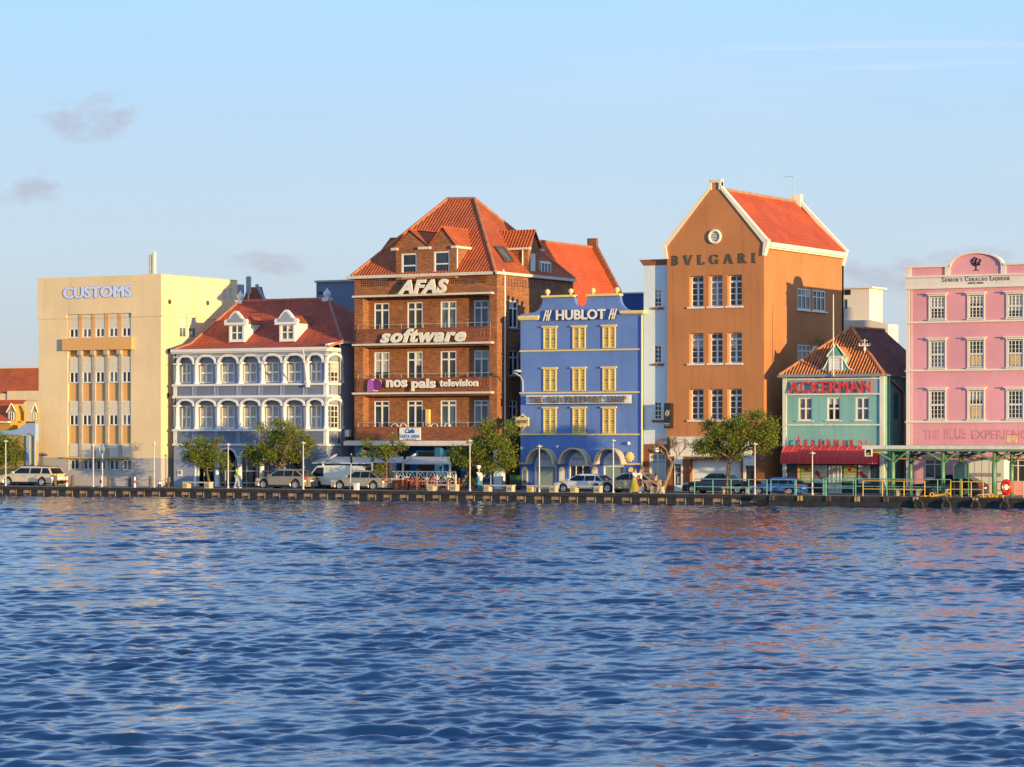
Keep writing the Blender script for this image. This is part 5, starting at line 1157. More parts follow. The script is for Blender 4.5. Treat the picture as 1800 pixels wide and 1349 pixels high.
# ================================================================== teal house
def teal():
    X = XF; xl, xr = X(1378), X(1554); f = FR(YF); s = SD(xr); z_ = lambda py: ZF(1465, py)
    r = thing('teal_house', 'weathered teal shop house with white corner posts and red barrel awning', 'building', (xl, YF, 0))
    yb = YS(1640, xr); zE = z_(662)
    cols = [(1403.5, 1427.5), (1454, 1477), (1504, 1528)]; W = [(X(a), X(b), z_(739.5), z_(699), .14) for a, b in cols]
    m = MB(f); m.grid_wall(xl, xr, z_(788), zE, W, .14); lw = (YS(1571, xr), YS(1580, xr), ZS(1575, 737, xr), ZS(1575, 691, xr), .06)
    m.fr = s; m.grid_wall(YF, yb, -.05, zE-.01, [lw], .06); m.fr = lambda u, d, z: (u, d, z); m.poly([(xl, YF, 0), (xl, yb, 0), (xl, yb, zE), (xl, YF, zE)]); m.poly([(xl, yb, 0), (xr, yb, 0), (xr, yb, zE), (xl, yb, zE)]); m.build('wall', M['ack'], r)
    m = MB(s); m.louvre(lw[0], lw[1], lw[2], lw[3], .02, 14, .03); m.build('louvred_shutter', plain('teal_shutter', (.05, .2, .25), .6), r)
    for w in W: win(r, f, *w[:4], .06, (.5,), (.52,), .09, .1, pane='glass' if w[0] != W[1][0] else 'glass_blue', fmat='pinkw', sill=.06, sillmat='ackw')
    m = MB(f); m.box(xl-.06, xl+.22, -.1, -.002, -.05, zE-.02); m.box(xr-.28, xr+.04, -.1, -.002, -.05, zE-.02); m.fr = s; m.box(YF-.1, YF+.18, -.04, .0, -.05, zE-.02) if False else None
    m.fr = f
    for p, q in ((665, 667.6), (692, 694.6), (748.6, 746)): m.box(xl+.22, xr-.28, -.1, -.002, min(z_(p), z_(q)), max(z_(p), z_(q)))
    m.build('timber_frame', M['ackw'], r)
    m = MB(f); m.box(X(1384.5), X(1546.5), -.03, -.002, z_(692), z_(667.7)); m.build('fascia_board', plaster('grey_blue_fascia', (.25, .36, .42), .12, .4, (.4, .3, .2), .7, (.2, .42, .42)), r)
    m = MB(f); m.box(X(1371), xr+.1, -.38, -.002, zE+.0, zE+.1); m.box(X(1371), xr+.12, -.42, -.39, zE-.04, zE+.16); m.fr = s; m.box(YF-.3, yb, -.3, -.01, zE+.0, zE+.1); m.build('eaves_gutter', M['grey_metal'], r)
    # pipes on the side
    pw = plain('dull_white_pipe', (.5, .46, .42), .6, var=.2)
    for k, (p0, p1) in enumerate(((1562, 1584), (1565, 1587))):
        y0, y1 = YS(p0, xr), YS(p1, xr); m = MB(s); z0, z1 = ZS(p0, 668, xr), ZS(p1, 690, xr); m.path([(y0, -.1, z0), (y1, -.1, z1), (y1, -.1, 0)], .06); m.build('downpipe', pw if k else M['brick_d'], r)
    for p in (1561, 1594, ): m = MB(s); m.path([(YS(p if p < 1590 else 1590.5, xr), -.1, zE), (YS(p if p < 1590 else 1590.5, xr), -.1, 0)], .07); m.build('downpipe', M['railgreen'], r)
    # roof
    xc = (xl+xr)/2; yp = YS(1497, xc); zp = ZS(1497, 576, xc)
    e = .4; zr0 = zE+.12; A, B, Cb, D_ = (xl-e*.4, YF-e, zr0), (xr+e*.3, YF-e, zr0), (xr+e*.3, yb, zr0), (xl-e*.4, yb, zr0); P, Q = (xc, yp, zp), (xc, yb, zp)
    m = MB(); m.poly([A, B, P]); m.poly([B, Cb, Q, P]); m.poly([D_, A, P, Q]); m.poly([Cb, D_, Q]); rf = m.build('roof', M['tile_old'], r)
    cap = plain('orange_hip_tiles', (.55, .2, .07), .8, var=.4)
    m = MB()
    for a, b in ((A, P), (B, P), (P, Q)): m.tube(a, b, .12, .12, 8)
    m.build('ridge_cap', cap, rf)
    # raised tile rolls on the front slope
    m = MB(); n = 34
    for k in range(1, n):
        t = k/n; u = A[0]+(B[0]-A[0])*t; h = min(t, 1-t)*2; top = (u, YF-e+(yp-YF+e)*h*.97, zr0+(zp-zr0)*h*.97+.02)
        m.tube((u, YF-e, zr0+.02), top, .055, .055, 5)
    m.build('tile_roll', cap, rf)
    # ornate dormer
    yd = YF-.1; fd = FR(yd); zd = lambda py: ZP(X(1470), yd, py); c = X(1469.5, yd); X_ = lambda p: XF(p, yd)
    prof = [(1435.5, 659), (1435, 654), (1440, 651), (1446, 649), (1450, 644), (1454, 636), (1457.5, 628), (1453.5, 626), (1454.5, 624.5), (1467, 608), (1468, 605), (1471.5, 605)]
    pts = [(X_(p), zd(q)) for p, q in prof]; pts += [(2*c-u, z) for u, z in pts[::-1]]
    m = MB(fd); m.prism(pts, 0, .12); dm = m.build('gable_dormer', plain('dormer_teal', (.12, .34, .33), .6, var=.2), r)
    m = MB(fd)
    for a, b in zip(pts[:-1], pts[1:]): m.tube((a[0], -.02, a[1]), (b[0], -.02, b[1]), .045, .045, 6)
    m.box(X_(1454), 2*c-X_(1454), -.08, .0, zd(627.5), zd(626)); m.build('gable_trim', M['ackw'], dm)
    a0, b0, z0, z1 = X_(1457.5), 2*c-X_(1457.5), zd(659), zd(628)
    m = MB(fd); m.bars(a0, b0, z0, z1, -.08, -.002, .09); m.louvre(a0+.1, b0-.1, z0+.1, z1-.1, -.06, 7, .05); m.build('louvre_window', M['frame'], dm)
    m = MB(fd)
    for k in range(4):
        for u in (X_(1438+k*4), 2*c-X_(1438+k*4)): m.box(u-.07, u+.07, -.01, -.002, zd(658.5), zd(655))
    m.build('baluster_gap', M['dark'], dm)
    sl = (zp-zr0)/(yp-YF+e); yq = lambda z: YF-e+(z-zr0)/sl
    zt, zb2 = zd(609), zd(627); m = MB()
    for sg in (-1, 1): m.poly([(c, yd+.1, zt), (c, yq(zt), zt), (c+sg*.72, yq(zb2), zb2), (c+sg*.72, yd+.1, zb2)])
    m.build('dormer_roof', cap, dm); m = MB()
    for sg in (-1, 1): m.poly([(c+sg*.6, yd+.1, zr0), (c+sg*.6, yq(zb2), zr0), (c+sg*.6, yq(zb2), zb2), (c+sg*.6, yd+.1, zb2)])
    m.build('dormer_cheek', plain('dormer_green', (.25, .5, .38), .7), dm)
    # little rear gable on the left
    yl = YF+5; m = MB(); xg0, xg1 = XF(1418, yl), XF(1455, yl); zz0, zz1 = ZP(xg0, yl, 634), ZP(xg0, yl, 613); m.poly([(xg0, yl, zz0), (xg1, yl, zz0+.6), (xg1, yl+.8, zz1), (xg0+.35, yl+.8, zz1)]); m.build('side_roof', M['tile_dark'], r)
    m = MB(); m.tube((xg0-.05, yl-.05, zz0), (xg0+.3, yl+.75, zz1+.1), .1, .1, 6); m.build('verge', M['ackw'], r)
    # flagpole & aerial
    fp = thing('roof_flagpole', 'tall thin pale flagpole standing before the teal gable dormer', 'flagpole', (c, YF-.55, zE)); m = MB(); m.tube((c, YF-.55, zE+.05), (c, YF-.55, ZP(c, YF-.55, 518)), .055, .035); m.build('pole', M['yel'] if False else plain('cream_pole', (.75, .62, .4), .5), fp)
    m = MB(); m.box(c-.1, c+.1, YF-.62, YF-.48, zE-.05, zE+.05); m.build('bracket', M['grey_metal'], fp)
    yy = YS(1520, xc+1.8); xa = xc+1.8; za = ZP(xa, yy, 617); an = thing('forked_aerial', 'cross-shaped white aerial with four lamps on the old tiled roof', 'aerial', (xa, yy, za)); zt = ZP(xa, yy, 596); zm = ZP(xa, yy, 607.5)
    m = MB(); m.tube((xa, yy, za-.2), (xa, yy, zt), .03); m.box(xa-.42, xa+.42, yy-.04, yy+.04, zm-.05, zm+.03); m.box(xa-.2, xa+.2, yy-.02, yy+.02, zt-.14, zt-.1)
    for k in (-.4, -.13, .2, .4): m.box(xa+k-.03, xa+k+.03, yy-.03, yy+.03, zm, zm+.16)
    m.build('mast', M['frame'], an); m = MB(); m.sphere((xa, yy, za+.12), .1, .1, .16); m.build('base_insulator', M['white'], an)
    # signs
    sg = thing('fascia_lettering', 'big red peeling ACKERMAN letters on the fascia under the teal eaves', 'sign', (X(1460), YF-.2, z_(680)))
    m = MB(f); letters(m, '', X(1389), X(1532.5), z_(691), z_(670), -.18, .06, vf=text_pts('ACKERMAN', .02, 0, 1.1)); m.build('lettering', M['red'], sg)
    sg = thing('small_lettering', 'small rusty red ACKERMAN N.V. letters standing above the red awning', 'sign', (X(1460), YF-.5, z_(776)))
    m = MB(f)
    words_ = [('A', 1401, 1408, 765), ('C', 1413, 1419, 772), ('K', 1426, 1432, 772), ('E', 1440, 1446, 772), ('R', 1453, 1459, 772), ('M', 1466, 1474, 772), ('A', 1480, 1486, 772), ('N', 1493, 1500, 772), ('N.', 1509.5, 1518, 772), ('V.', 1520, 1527, 772)]
    for w, a, b, t in words_: letters(m, w, X(a, YF-.45), X(b, YF-.45), z_(783), z_(t), -.45, .05, .01)
    m.build('lettering', M['red'], sg)
    # awning: quarter barrel with ribs
    z0, z1 = z_(815.5), z_(784); a0, a1 = X(1374, YF-1.0), X(1545, YF); D = 1.15; n = 10; prof = [(-.02-D*math.sin(math.pi/2*k/n), z0+(z1-z0)*(math.cos(math.pi/2*k/n)*.8+.2)) for k in range(n+1)]+[(-.02-D, z0)]
    rd = plaster('red_awning_canvas', (.74, .06, .06), .1, .25, (.2, .03, .03), 0, rough=.6)
    m = MB(f)
    for (d0, q0), (d1, q1) in zip(prof[:-1], prof[1:]): m.poly([(a0, d0, q0), (a1, d0, q0), (a1, d1, q1), (a0, d1, q1)])
    for u in (a0, a1): m.poly([(u, d, q) for d, q in prof]+[(u, -.02, z0)])
    aw = m.build('awning', rd, r)
    for k in range(11):
        u = a0+(a1-a0)*k/10; m = MB(f)
        for (d0, q0), (d1, q1) in zip(prof[:-1], prof[1:]): m.tube((u, d0-.01, q0), (u, d1-.01, q1), .022, .022, 5)
        m.build('awning_rib', plain('awning_seam', (.6, .16, .1), .6), aw)
    # shopfront
    m = MB(f); m.box(xl+.24, xr-.3, -.0, .25, -.05, z_(788)); m.build('shopfront', plain('navy_shopfront', (.025, .032, .05), .4), r)
    olive = plain('olive_window_poster', (.28, .3, .06), .6); wh = plain('white_poster', (.6, .6, .6), .6)
    posters = [(1407, 1429, 'olive'), (1431.5, 1454.5, 'white'), (1483, 1505.5, 'olive'), (1509, 1529.5, 'white')]
    labs = ['olive window poster with red pin reading Come visit, left shop window', 'white window poster with red lozenge beside the left lamp post', 'olive window poster with red pin reading Paso prohibido', 'white window poster with diagonal red lozenge at the right shop window']
    for (p0, p1, k), lb in zip(posters, labs):
        a, b, q0, q1 = X(p0), X(p1), z_(849.5), z_(818); c_ = (a+b)/2; o = thing('window_poster', lb, 'poster', (c_, YF-.03, q0))
        m = MB(f); m.box(a, b, -.03, -.004, q0, q1); m.build('sheet', olive if k == 'olive' else wh, o)
        m = MB(f)
        if k == 'olive':
            m.tube((c_, -.045, q1-.22), (c_, -.032, q1-.22), .13, .13, 12); m.prism([(c_-.12, q1-.25), (c_, q1-.52), (c_+.12, q1-.25)], -.045, -.032); m.build('pin', M['red'], o)
            m = MB(f)
            for i, w in enumerate(('Come', 'visit', 'us') if '1407' in str(p0) else ('Paso', 'prohibi', 'do')): letters(m, w, a+.08+.1*(i == 2), b-.08-.1*(i == 2), q0+.62-.24*i, q0+.80-.24*i, -.032, .01, .015)
            m.build('lettering', wh, o)
        else:
            Lz = (q1-q0); m.prism([(a+.05, q0+Lz*.62), (a+.2, q0+Lz*.72), (b-.02, q0+Lz*.22), (b-.02, q0+Lz*.04), (b-.16, q0+Lz*.02), (a+.05, q0+Lz*.5)], -.045, -.032); m.build('lozenge', M['red'], o)
            m = MB(f); m.tube((c_+.1, -.05, q0+Lz*.8 if p0 > 1500 else q0+Lz*.42), (c_+.1, -.046, q0+Lz*.8 if p0 > 1500 else q0+Lz*.42), .17, .17, 12); m.build('disc', M['yel'], o)
    dr = MB(f); dr.box(X(1457), X(1480), -.04, -.004, 0, z_(818.5)); d_ = dr.build('shop_door', plain('papered_door', (.5, .45, .4), .5), r); m = MB(f); m.bars(X(1457), X(1480), 0, z_(818.5), -.09, -.042, .06, (.35, .7), (.5, .62)); m.build('frame', M['frame'], d_)
    m = MB(f); m.box(X(1402), X(1406), -.05, -.004, 0, z_(818)); m.build('orange_jamb', M['customs_or'], r)
teal()

# ================================================================== pink building
def pink():
    X = XF; xl, xr = X(1594), X(1842); f = FR(YF); z_ = lambda py: ZF(1716, py)
    r = thing('pink_building', 'large pink building with cream trim and an arched parapet at the right edge', 'building', (xl, YF, 0)); yb = YF+14
    zb0, zb1 = z_(503), z_(486); zp = z_(468); za = z_(446)
    cols = [(1634.5, 1661.5), (1702.5, 1729.5), (1771, 1798.5)]; rows = [(519.5, 560), (598.5, 646.5), (686.5, 737)]
    W = [(X(a), X(b), z_(q), z_(p), .1) for p, q in rows for a, b in cols]
    G = [(X(1623.5), X(1664), z_(843), z_(807), .3), (X(1766), X(1815), z_(848), z_(807), .3)]
    m = MB(f); m.grid_wall(xl, xr, -.05, zb0, W+G, .1)
    c = X(1716); h = X(1761)-c
    m.box(xl, xr, 0, .3, zb1, zp); m.prism([(c-h, zp-.02), (c+h, zp-.02)]+[(c+h*math.cos(math.pi*k/20), zp-.02+(za-zp)*math.sin(math.pi*k/20)) for k in range(0, 21)], .001, .3)
    m.fr = SD(xl); m.poly([(YF, 0, 0), (yb, 0, 0), (yb, 0, zp), (YF, 0, zp)]); m.fr = SD(xr); m.poly([(YF, 0, 0), (yb, 0, 0), (yb, 0, zp), (YF, 0, zp)]); m.fr = lambda u, d, z: (u, d, z); m.poly([(xl, YF+.3, zb0), (xr, YF+.3, zb0), (xr, yb, zb0), (xl, yb, zb0)]); m.poly([(xl, yb, 0), (xr, yb, 0), (xr, yb, zb0), (xl, yb, zb0)])
    m.build('wall', M['pink'], r)
    m = MB(f); m.box(xl-.06, xr, -.1, .31, zb0+.002, zb1-.002); m.box(xl-.12, xr, -.22, .05, zb1+.0, zb1+.12); m.box(xl-.08, xr, -.16, .0, zb0-.12, zb0); m.build('name_frieze', M['pinkw'], r)
    m = MB(f)
    m.box(xl-.12, c-h-.05, -.14, .34, zp, zp+.13); m.box(c+h+.05, xr, -.14, .34, zp, zp+.13); m.arch_ring(c, zp, h-.02, za-zp, .14, -.14, .34, 24, .12)
    for u in (xl+.02, c-h-.35, c+h+.0): m.box(u-.05, u+.3, -.08, -.002, zb1+.121, zp-.002)
    for p in (565, 650.5, 741.5): m.box(xl-.1, xr, -.12, -.002, z_(p+1.8), z_(p)); m.box(xl-.05, xr, -.06, -.002, z_(p)+.0, z_(p-1.6))
    m.box(xl-.03, xl+.24, -.05, -.003, 0, zb0-.12); m.box(xl+.33, xl+.38, -.03, -.003, 0, zb0-.12); m.build('trim', M['pinkw'], r)
    for i, w in enumerate(W):
        brd = i in (4, 5, 7); q0, q1 = w[2], w[3]; mid = (q0+q1)/2
        wn_ = win(r, f, w[0]+.04, w[1]-.04, q0+.03, q1-.03, .0, (.25, .5, .75), tuple(t for t in (.17, .33, .5, .67, .83) if not (brd and t < .45)), .055, .022, pane='glass')
        m = MB(f); m.box(w[0]+.1, w[1]-.1, -.03, .045, mid-.06, mid+.06); 
        for u in (w[0]-.07, w[1]-.0): m.box(u, u+.07, -.06, -.003, q0, q1)
        m.box(w[0]-.1, w[1]+.1, -.16, -.003, q1+.02, q1+.14); m.box(w[0]-.2, w[1]+.2, -.26, -.003, q1+.143, q1+.22); m.box(w[0]-.1, w[1]+.1, -.14, -.003, q0-.1, q0-.01); m.build('surround', M['pinkw'], wn_)
        if brd: m = MB(f); m.box(w[0]+.14, w[1]-.14, -.005, .02, q0+.14, mid-.1); m.build('tan_board', M['board'], wn_)
    for g in G: win(r, f, *g[:4], .15, (.45,), (.72,), .1, .05, fmat='pinkw')
    # lettering and emblem
    sg = thing('liqueur_sign', "dark SENIOR'S CURACAO LIQUEUR lettering on the cream frieze of the pink building", 'sign', (c, YF-.12, zb0+.2))
    m = MB(f); serif(m, "SENIOR'S CURACAO LIQUEUR", X(1657), X(1776.5), z_(494.5), z_(486.3), -.1, .02, .14, .72); serif(m, 'SINCE', X(1703), X(1716), z_(499.5), z_(496.2), -.1, .02, .14); letters(m, '1896', X(1718.5), X(1730), z_(499.5), z_(496.2), -.1, .02, .01); m.build('lettering', M['text'], sg)
    em = thing('tree_emblem', 'small black round-crowned tree emblem on the arched pink parapet', 'emblem', (c, YF-.02, z_(476)))
    m = MB(f); cz = z_(460.5); R2 = random.Random(3)
    for k in range(60):
        a, rr = R2.uniform(0, 6.28), math.sqrt(R2.random())
        u, z = c+.36*rr*math.cos(a), cz+.3*rr*math.sin(a)+.02
        m.tube((u, -.03, z), (u, -.003, z), .042, .042, 6)
    m.box(c-.03, c+.03, -.028, -.003, z_(474.5), cz-.1); m.prism([(c-.24, z_(476)), (c+.24, z_(476)), (c+.03, z_(474)), (c-.03, z_(474))], -.027, -.003)
    for sg2 in (-1, 1): m.prism([(c, z_(470)), (c+sg2*.2, z_(464)), (c+sg2*.2, z_(463)), (c, z_(468))], -.026, -.003)
    m.build('silhouette', M['black'], em)
    gh = thing('faded_wall_lettering', 'faded darker pink THE BLUE EXPERIENCE lettering above the ferry canopy', 'sign', (X(1700), YF-.02, z_(763)))
    m = MB(f); letters(m, '', X(1624), X(1651.5), z_(772.5), z_(756), -.004, .008, vf=text_pts('THE', .02)); letters(m, '', X(1660), X(1699.5), z_(772.5), z_(753.5), -.004, .008, vf=text_pts('BLUE', .02)); letters(m, '', X(1708), X(1818), z_(772.5), z_(756), -.004, .008, vf=text_pts('EXPERIENCE', .02)); m.build('lettering', plain('faded_pink_letters', (.635, .245, .285), .85, var=.25, scale=2.5), gh)
    # white kiosk wall in front of the pink ground floor
    k = thing('white_kiosk', 'white panelled kiosk with a lattice vent strip under the ferry canopy', 'kiosk', (X(1733), YF-1.2, 0)); yk = YF-1.3; fk = FR(yk); A, B = XF(1700, yk), XF(1765, yk); zt = ZP(A, yk, 806)
    m = MB(fk); m.box(A, B, 0, 1.1, -.02, zt)
    m.build('body', M['white'], k); m = MB(fk)
    for q in range(1, 5): u = A+(B-A)*q/5; m.box(u-.012, u+.012, -.008, -.001, .05, zt-.05)
    m.build('panel_joint', M['grey_metal'], k); m = MB(fk)
    for q in range(26):
        u = A+.1+(B-A-.3)*q/26; z0 = ZP(A, yk, 838); m.prism([(u, z0), (u+.035, z0), (u+.1, z0+.24), (u+.065, z0+.24)], -.014, -.0081)
    m.build('lattice_vent', M['grey_metal'], k); m = MB(fk); m.box(A-.1, B+.1, -.1, 1.2, zt+.002, zt+.1); m.build('roof', M['grey_metal'], k)
pink()

# ================================================================== far left buildings
def left_far():
    y0 = YF-3.2; X = lambda p: XF(p, y0); z_ = lambda py: ZP(XF(40, y0), y0, py); f = FR(y0)
    r = thing('yellow_gabled_house', 'yellow house with white curved gable and dormered red roof beyond the customs block', 'building', (X(40), y0, 0)); xl, xr = X(-60), XF(68)-.2
    m = MB(f); m.box(xl, xr, 0, 3, 0, z_(741)); m.build('wall', plaster('ochre_render', (.50, .27, .05), .08, .2), r)
    m = MB(f); m.poly([(xl, -.2, z_(741)), (xr, -.2, z_(741)), (xr, 1.9, z_(702.5)), (xl, 1.9, z_(702.5))]); rf = m.build('roof', M['tile_bright'], r)
    m = MB(f); m.box(xl, xr, -.35, -.003, z_(743.5), z_(740.8)); m.build('cornice', M['b2w'], r)
    for p in (19, 60):
        c = X(p); h = .42 if p < 30 else .26; z0, z1, z2 = z_(740), z_(724), z_(710.5); m = MB(f); m.prism([(c-h, z0), (c+h, z0), (c+h, z1), (c, z2), (c-h, z1)], .1, 1.4 if p < 30 else .3); d = m.build('dormer', plain('ochre_dormer', (.52, .29, .05), .7), rf)
        m = MB(f)
        for a, b in (((c-h-.08, z1-.05), (c, z2+.06)), ((c, z2+.06), (c+h+.08, z1-.05))): m.tube((a[0], .05, a[1]), (b[0], .05, b[1]), .05, .05, 6)
        m.bars(c-h*.62, c+h*.62, z0+.05, z1-.02, .04, .095, .05, (.5,), (.5,)); m.build('frame', M['frame'], d)
        m = MB(f); m.box(c-h*.55, c+h*.55, .085, .099, z0+.08, z1-.05); m.build('pane', M['glass_blue'], d)
    # curved white gable of the lower block in front
    yg = YF-3.8; Xg = lambda p: XF(p, yg); zg = lambda py: ZP(XF(40, yg), yg, py); fg = FR(yg)
    top = [(-30, 757), (0, 757), (20, 757), (30, 755), (40, 748), (50, 744), (60, 744), (68, 746), (76, 752)]; bot = [(76, 770), (68, 772), (64, 776), (60, 768), (55, 764), (52, 762), (44, 764), (30, 765), (0, 766), (-30, 766)]
    g = thing('scrolled_gable', 'white scrolled gable wall tinted blue for shade between the round tree and the cream block', 'gable', (Xg(40), yg, 0))
    m = MB(fg); m.prism([(Xg(min(a, 62)), zg(b)) for a, b in top+bot], 0, .4); m.build('scroll', plaster('blue_shaded_scroll', (.28, .38, .56), .05, .2), g)  # white scroll given a blue colour that stands for shade
    m = MB(fg); m.box(Xg(-30), Xg(61), .1, .38, 0, zg(766)); m.build('wall', plaster('dull_ochre', (.42, .28, .1), .08, .2), g)
    m = MB(fg)
    for a, b in ((46, 52), (60, 61.5), (-12, -8)): m.box(Xg(a), Xg(b), -.02, .098, 0, zg(764))
    m.box(Xg(44), Xg(61), -.01, .097, zg(791.5), zg(790.5)); m.build('white_strip', plaster('blue_shaded_strip', (.28, .38, .56), .05, .1), g)  # strips take the same blue, shade put into their colour
    m = MB(fg); m.box(Xg(53), Xg(60), .02, .096, 0, zg(817)); m.box(Xg(59), Xg(60.5), .02, .096, 0, zg(817)); m.build('doorway', M['dark'], g)
    # big roof behind
    y2 = YF+150; X2 = lambda p: XF(p, y2); z2 = lambda py: ZP(XF(40, y2), y2, py); b = thing('long_tiled_roof_building', 'long dull red tiled roof behind the dormered yellow house', 'building', (X2(30), y2, 0))
    m = MB(FR(y2)); m.poly([(X2(-80), 0, z2(692)), (X2(110), 0, z2(692)), (X2(110), 4.5, z2(646)), (X2(-80), 4.5, z2(646))]); m.build('roof', M['tile_orange'], b)
    m = MB(FR(y2)); m.box(X2(-80), X2(110), -.1, 6, 0, z2(692)); m.box(X2(15), X2(110), -.3, -.102, z2(704), z2(687.5)); m.box(X2(-80), X2(110), 4.45, 4.8, z2(646), z2(643.5)); m.build('wall', M['customs'], b)
left_far()
def behind():
    # blue-grey tower block and red roof behind the arcade mansion
    y = YF+15; o = thing('slate_blue_block', 'flat slate-blue block behind the arcade mansion roof', 'building', (XF(590, y), y, 0)); z = ZP(XF(560, y), y, 497); m = MB(); m.box(XF(556, y), XF(640, y), y, y+8, 0, z); m.build('wall', plaster('slate_blue_render', (.13, .17, .27), .12, .3), o)
    m = MB(); m.box(XF(554.5, y), XF(641, y), y-.15, y+8.1, z+.002, z+.16); m.build('coping', M['grey_metal'], o); m = MB(); 
    for k in (0, 1): m.box(XF(560+k*10, y), XF(567+k*10, y), y-.02, y-.003, z-.95, z-.75)
    m.build('vent', M['dark'], o)
    y = YF+17; o = thing('distant_red_roof_house', 'small steep red roof between the cream block and the mansion chimney', 'building', (XF(450, y), y, 0)); zz = lambda py: ZP(XF(450, y), y, py)
    m = MB(FR(y)); m.poly([(XF(427, y), 0, zz(532)), (XF(468, y), 0, zz(532)), (XF(453, y), .6, zz(504)), (XF(427, y), .6, zz(504))]); m.build('roof', M['tile_dark'], o)
    m = MB(FR(y)); m.box(XF(427, y), XF(466, y), .1, 3, 0, zz(533)); m.box(XF(420, y), XF(428, y), -.5, .098, 0, zz(500)); m.build('wall', M['b2'], o)
    m = MB(FR(y)); m.tube((XF(452, y), -.1, zz(501)), (XF(468, y), -.1, zz(531)), .14, .14, 6); m.build('verge', M['b2'], o)
    X, Y = XF(437, y-2), y-2; o = thing('telecom_pole', 'grey telecom pole with panels behind the left end of the mansion ridge', 'antenna', (X, Y, zz(535))); m = MB(); m.tube((X, Y, zz(535)), (X, Y, zz(488)), .06); m.build('mast', M['steel'], o); m = MB(); m.box(X-.15, X+.15, Y-.15, Y+.15, zz(518), zz(489)); m.build('panel', M['grey_metal'], o)
    # sunlit roof top on customs building rear
behind()
# ================================================================== street furniture
def post_lamp(px, ptop, pbase, label, style=0, Y=None):
    Y = Y or YQ+.9; x = XF(px, Y); h = ZP(x, Y, ptop)
    o = thing('street_lamp', label, 'street lamp', (x, Y, 0), group='white lamp posts along the quay', local=True)
    m = MB(); m.lathe(0, 0, [(.085, -.02), (.085, .12), (.055, .16), (.048, 1.2), (.036, h-.18), (.03, h-.12)], 10); m.build('post', plain('lamp_post_paint', (.52, .5, .46), .5), o, True)
    m = MB()
    if style == 0: m.lathe(0, 0, [(.05, h-.2), (.06, h-.1), (.22, h-.05), (.2, h-.01), (.04, h+.02), (.03, h+.1)], 14)
    else:
        m.lathe(0, 0, [(.06, h-.3), (.08, h-.2), (.16, h-.02), (.13, h+.0)], 12)
        for k in range(3): a = k*2.1; m.tube((0, 0, h-.1), (.22*math.cos(a), .22*math.sin(a), h), .02)
        m.sphere((0, 0, h+.05), .05)
    m.build('lamp_head', plain('lamp_head_paint', (.5, .48, .45), .5), o, True)
for a in ((10, 775, 854, 'white lamp post in front of the round tree at the left edge', 0), (164, 781, 854, 'white lamp post left of the pole with the round mirror', 1), (271, 778, 854, 'white lamp post before the right corner of the cream block', 1),
          (401, 781, 856, 'white lamp post between the left tree and the walker in green', 0), (533, 778, 858, 'white lamp post at the tail of the dark grey crossover', 0), (826, 774, 862, 'white lamp post left of the chef figure', 0),
          (948, 784, 864, 'white lamp post before the left arched shop awning', 0), (1078, 774, 866, 'white lamp post before the right arched shop awning', 0), (1327, 780, 869, 'white lamp post at the nose of the bright blue hatchback', 0),
          (1428, 796, 868, 'white lamp post in front of the red awning', 0)): post_lamp(*a)
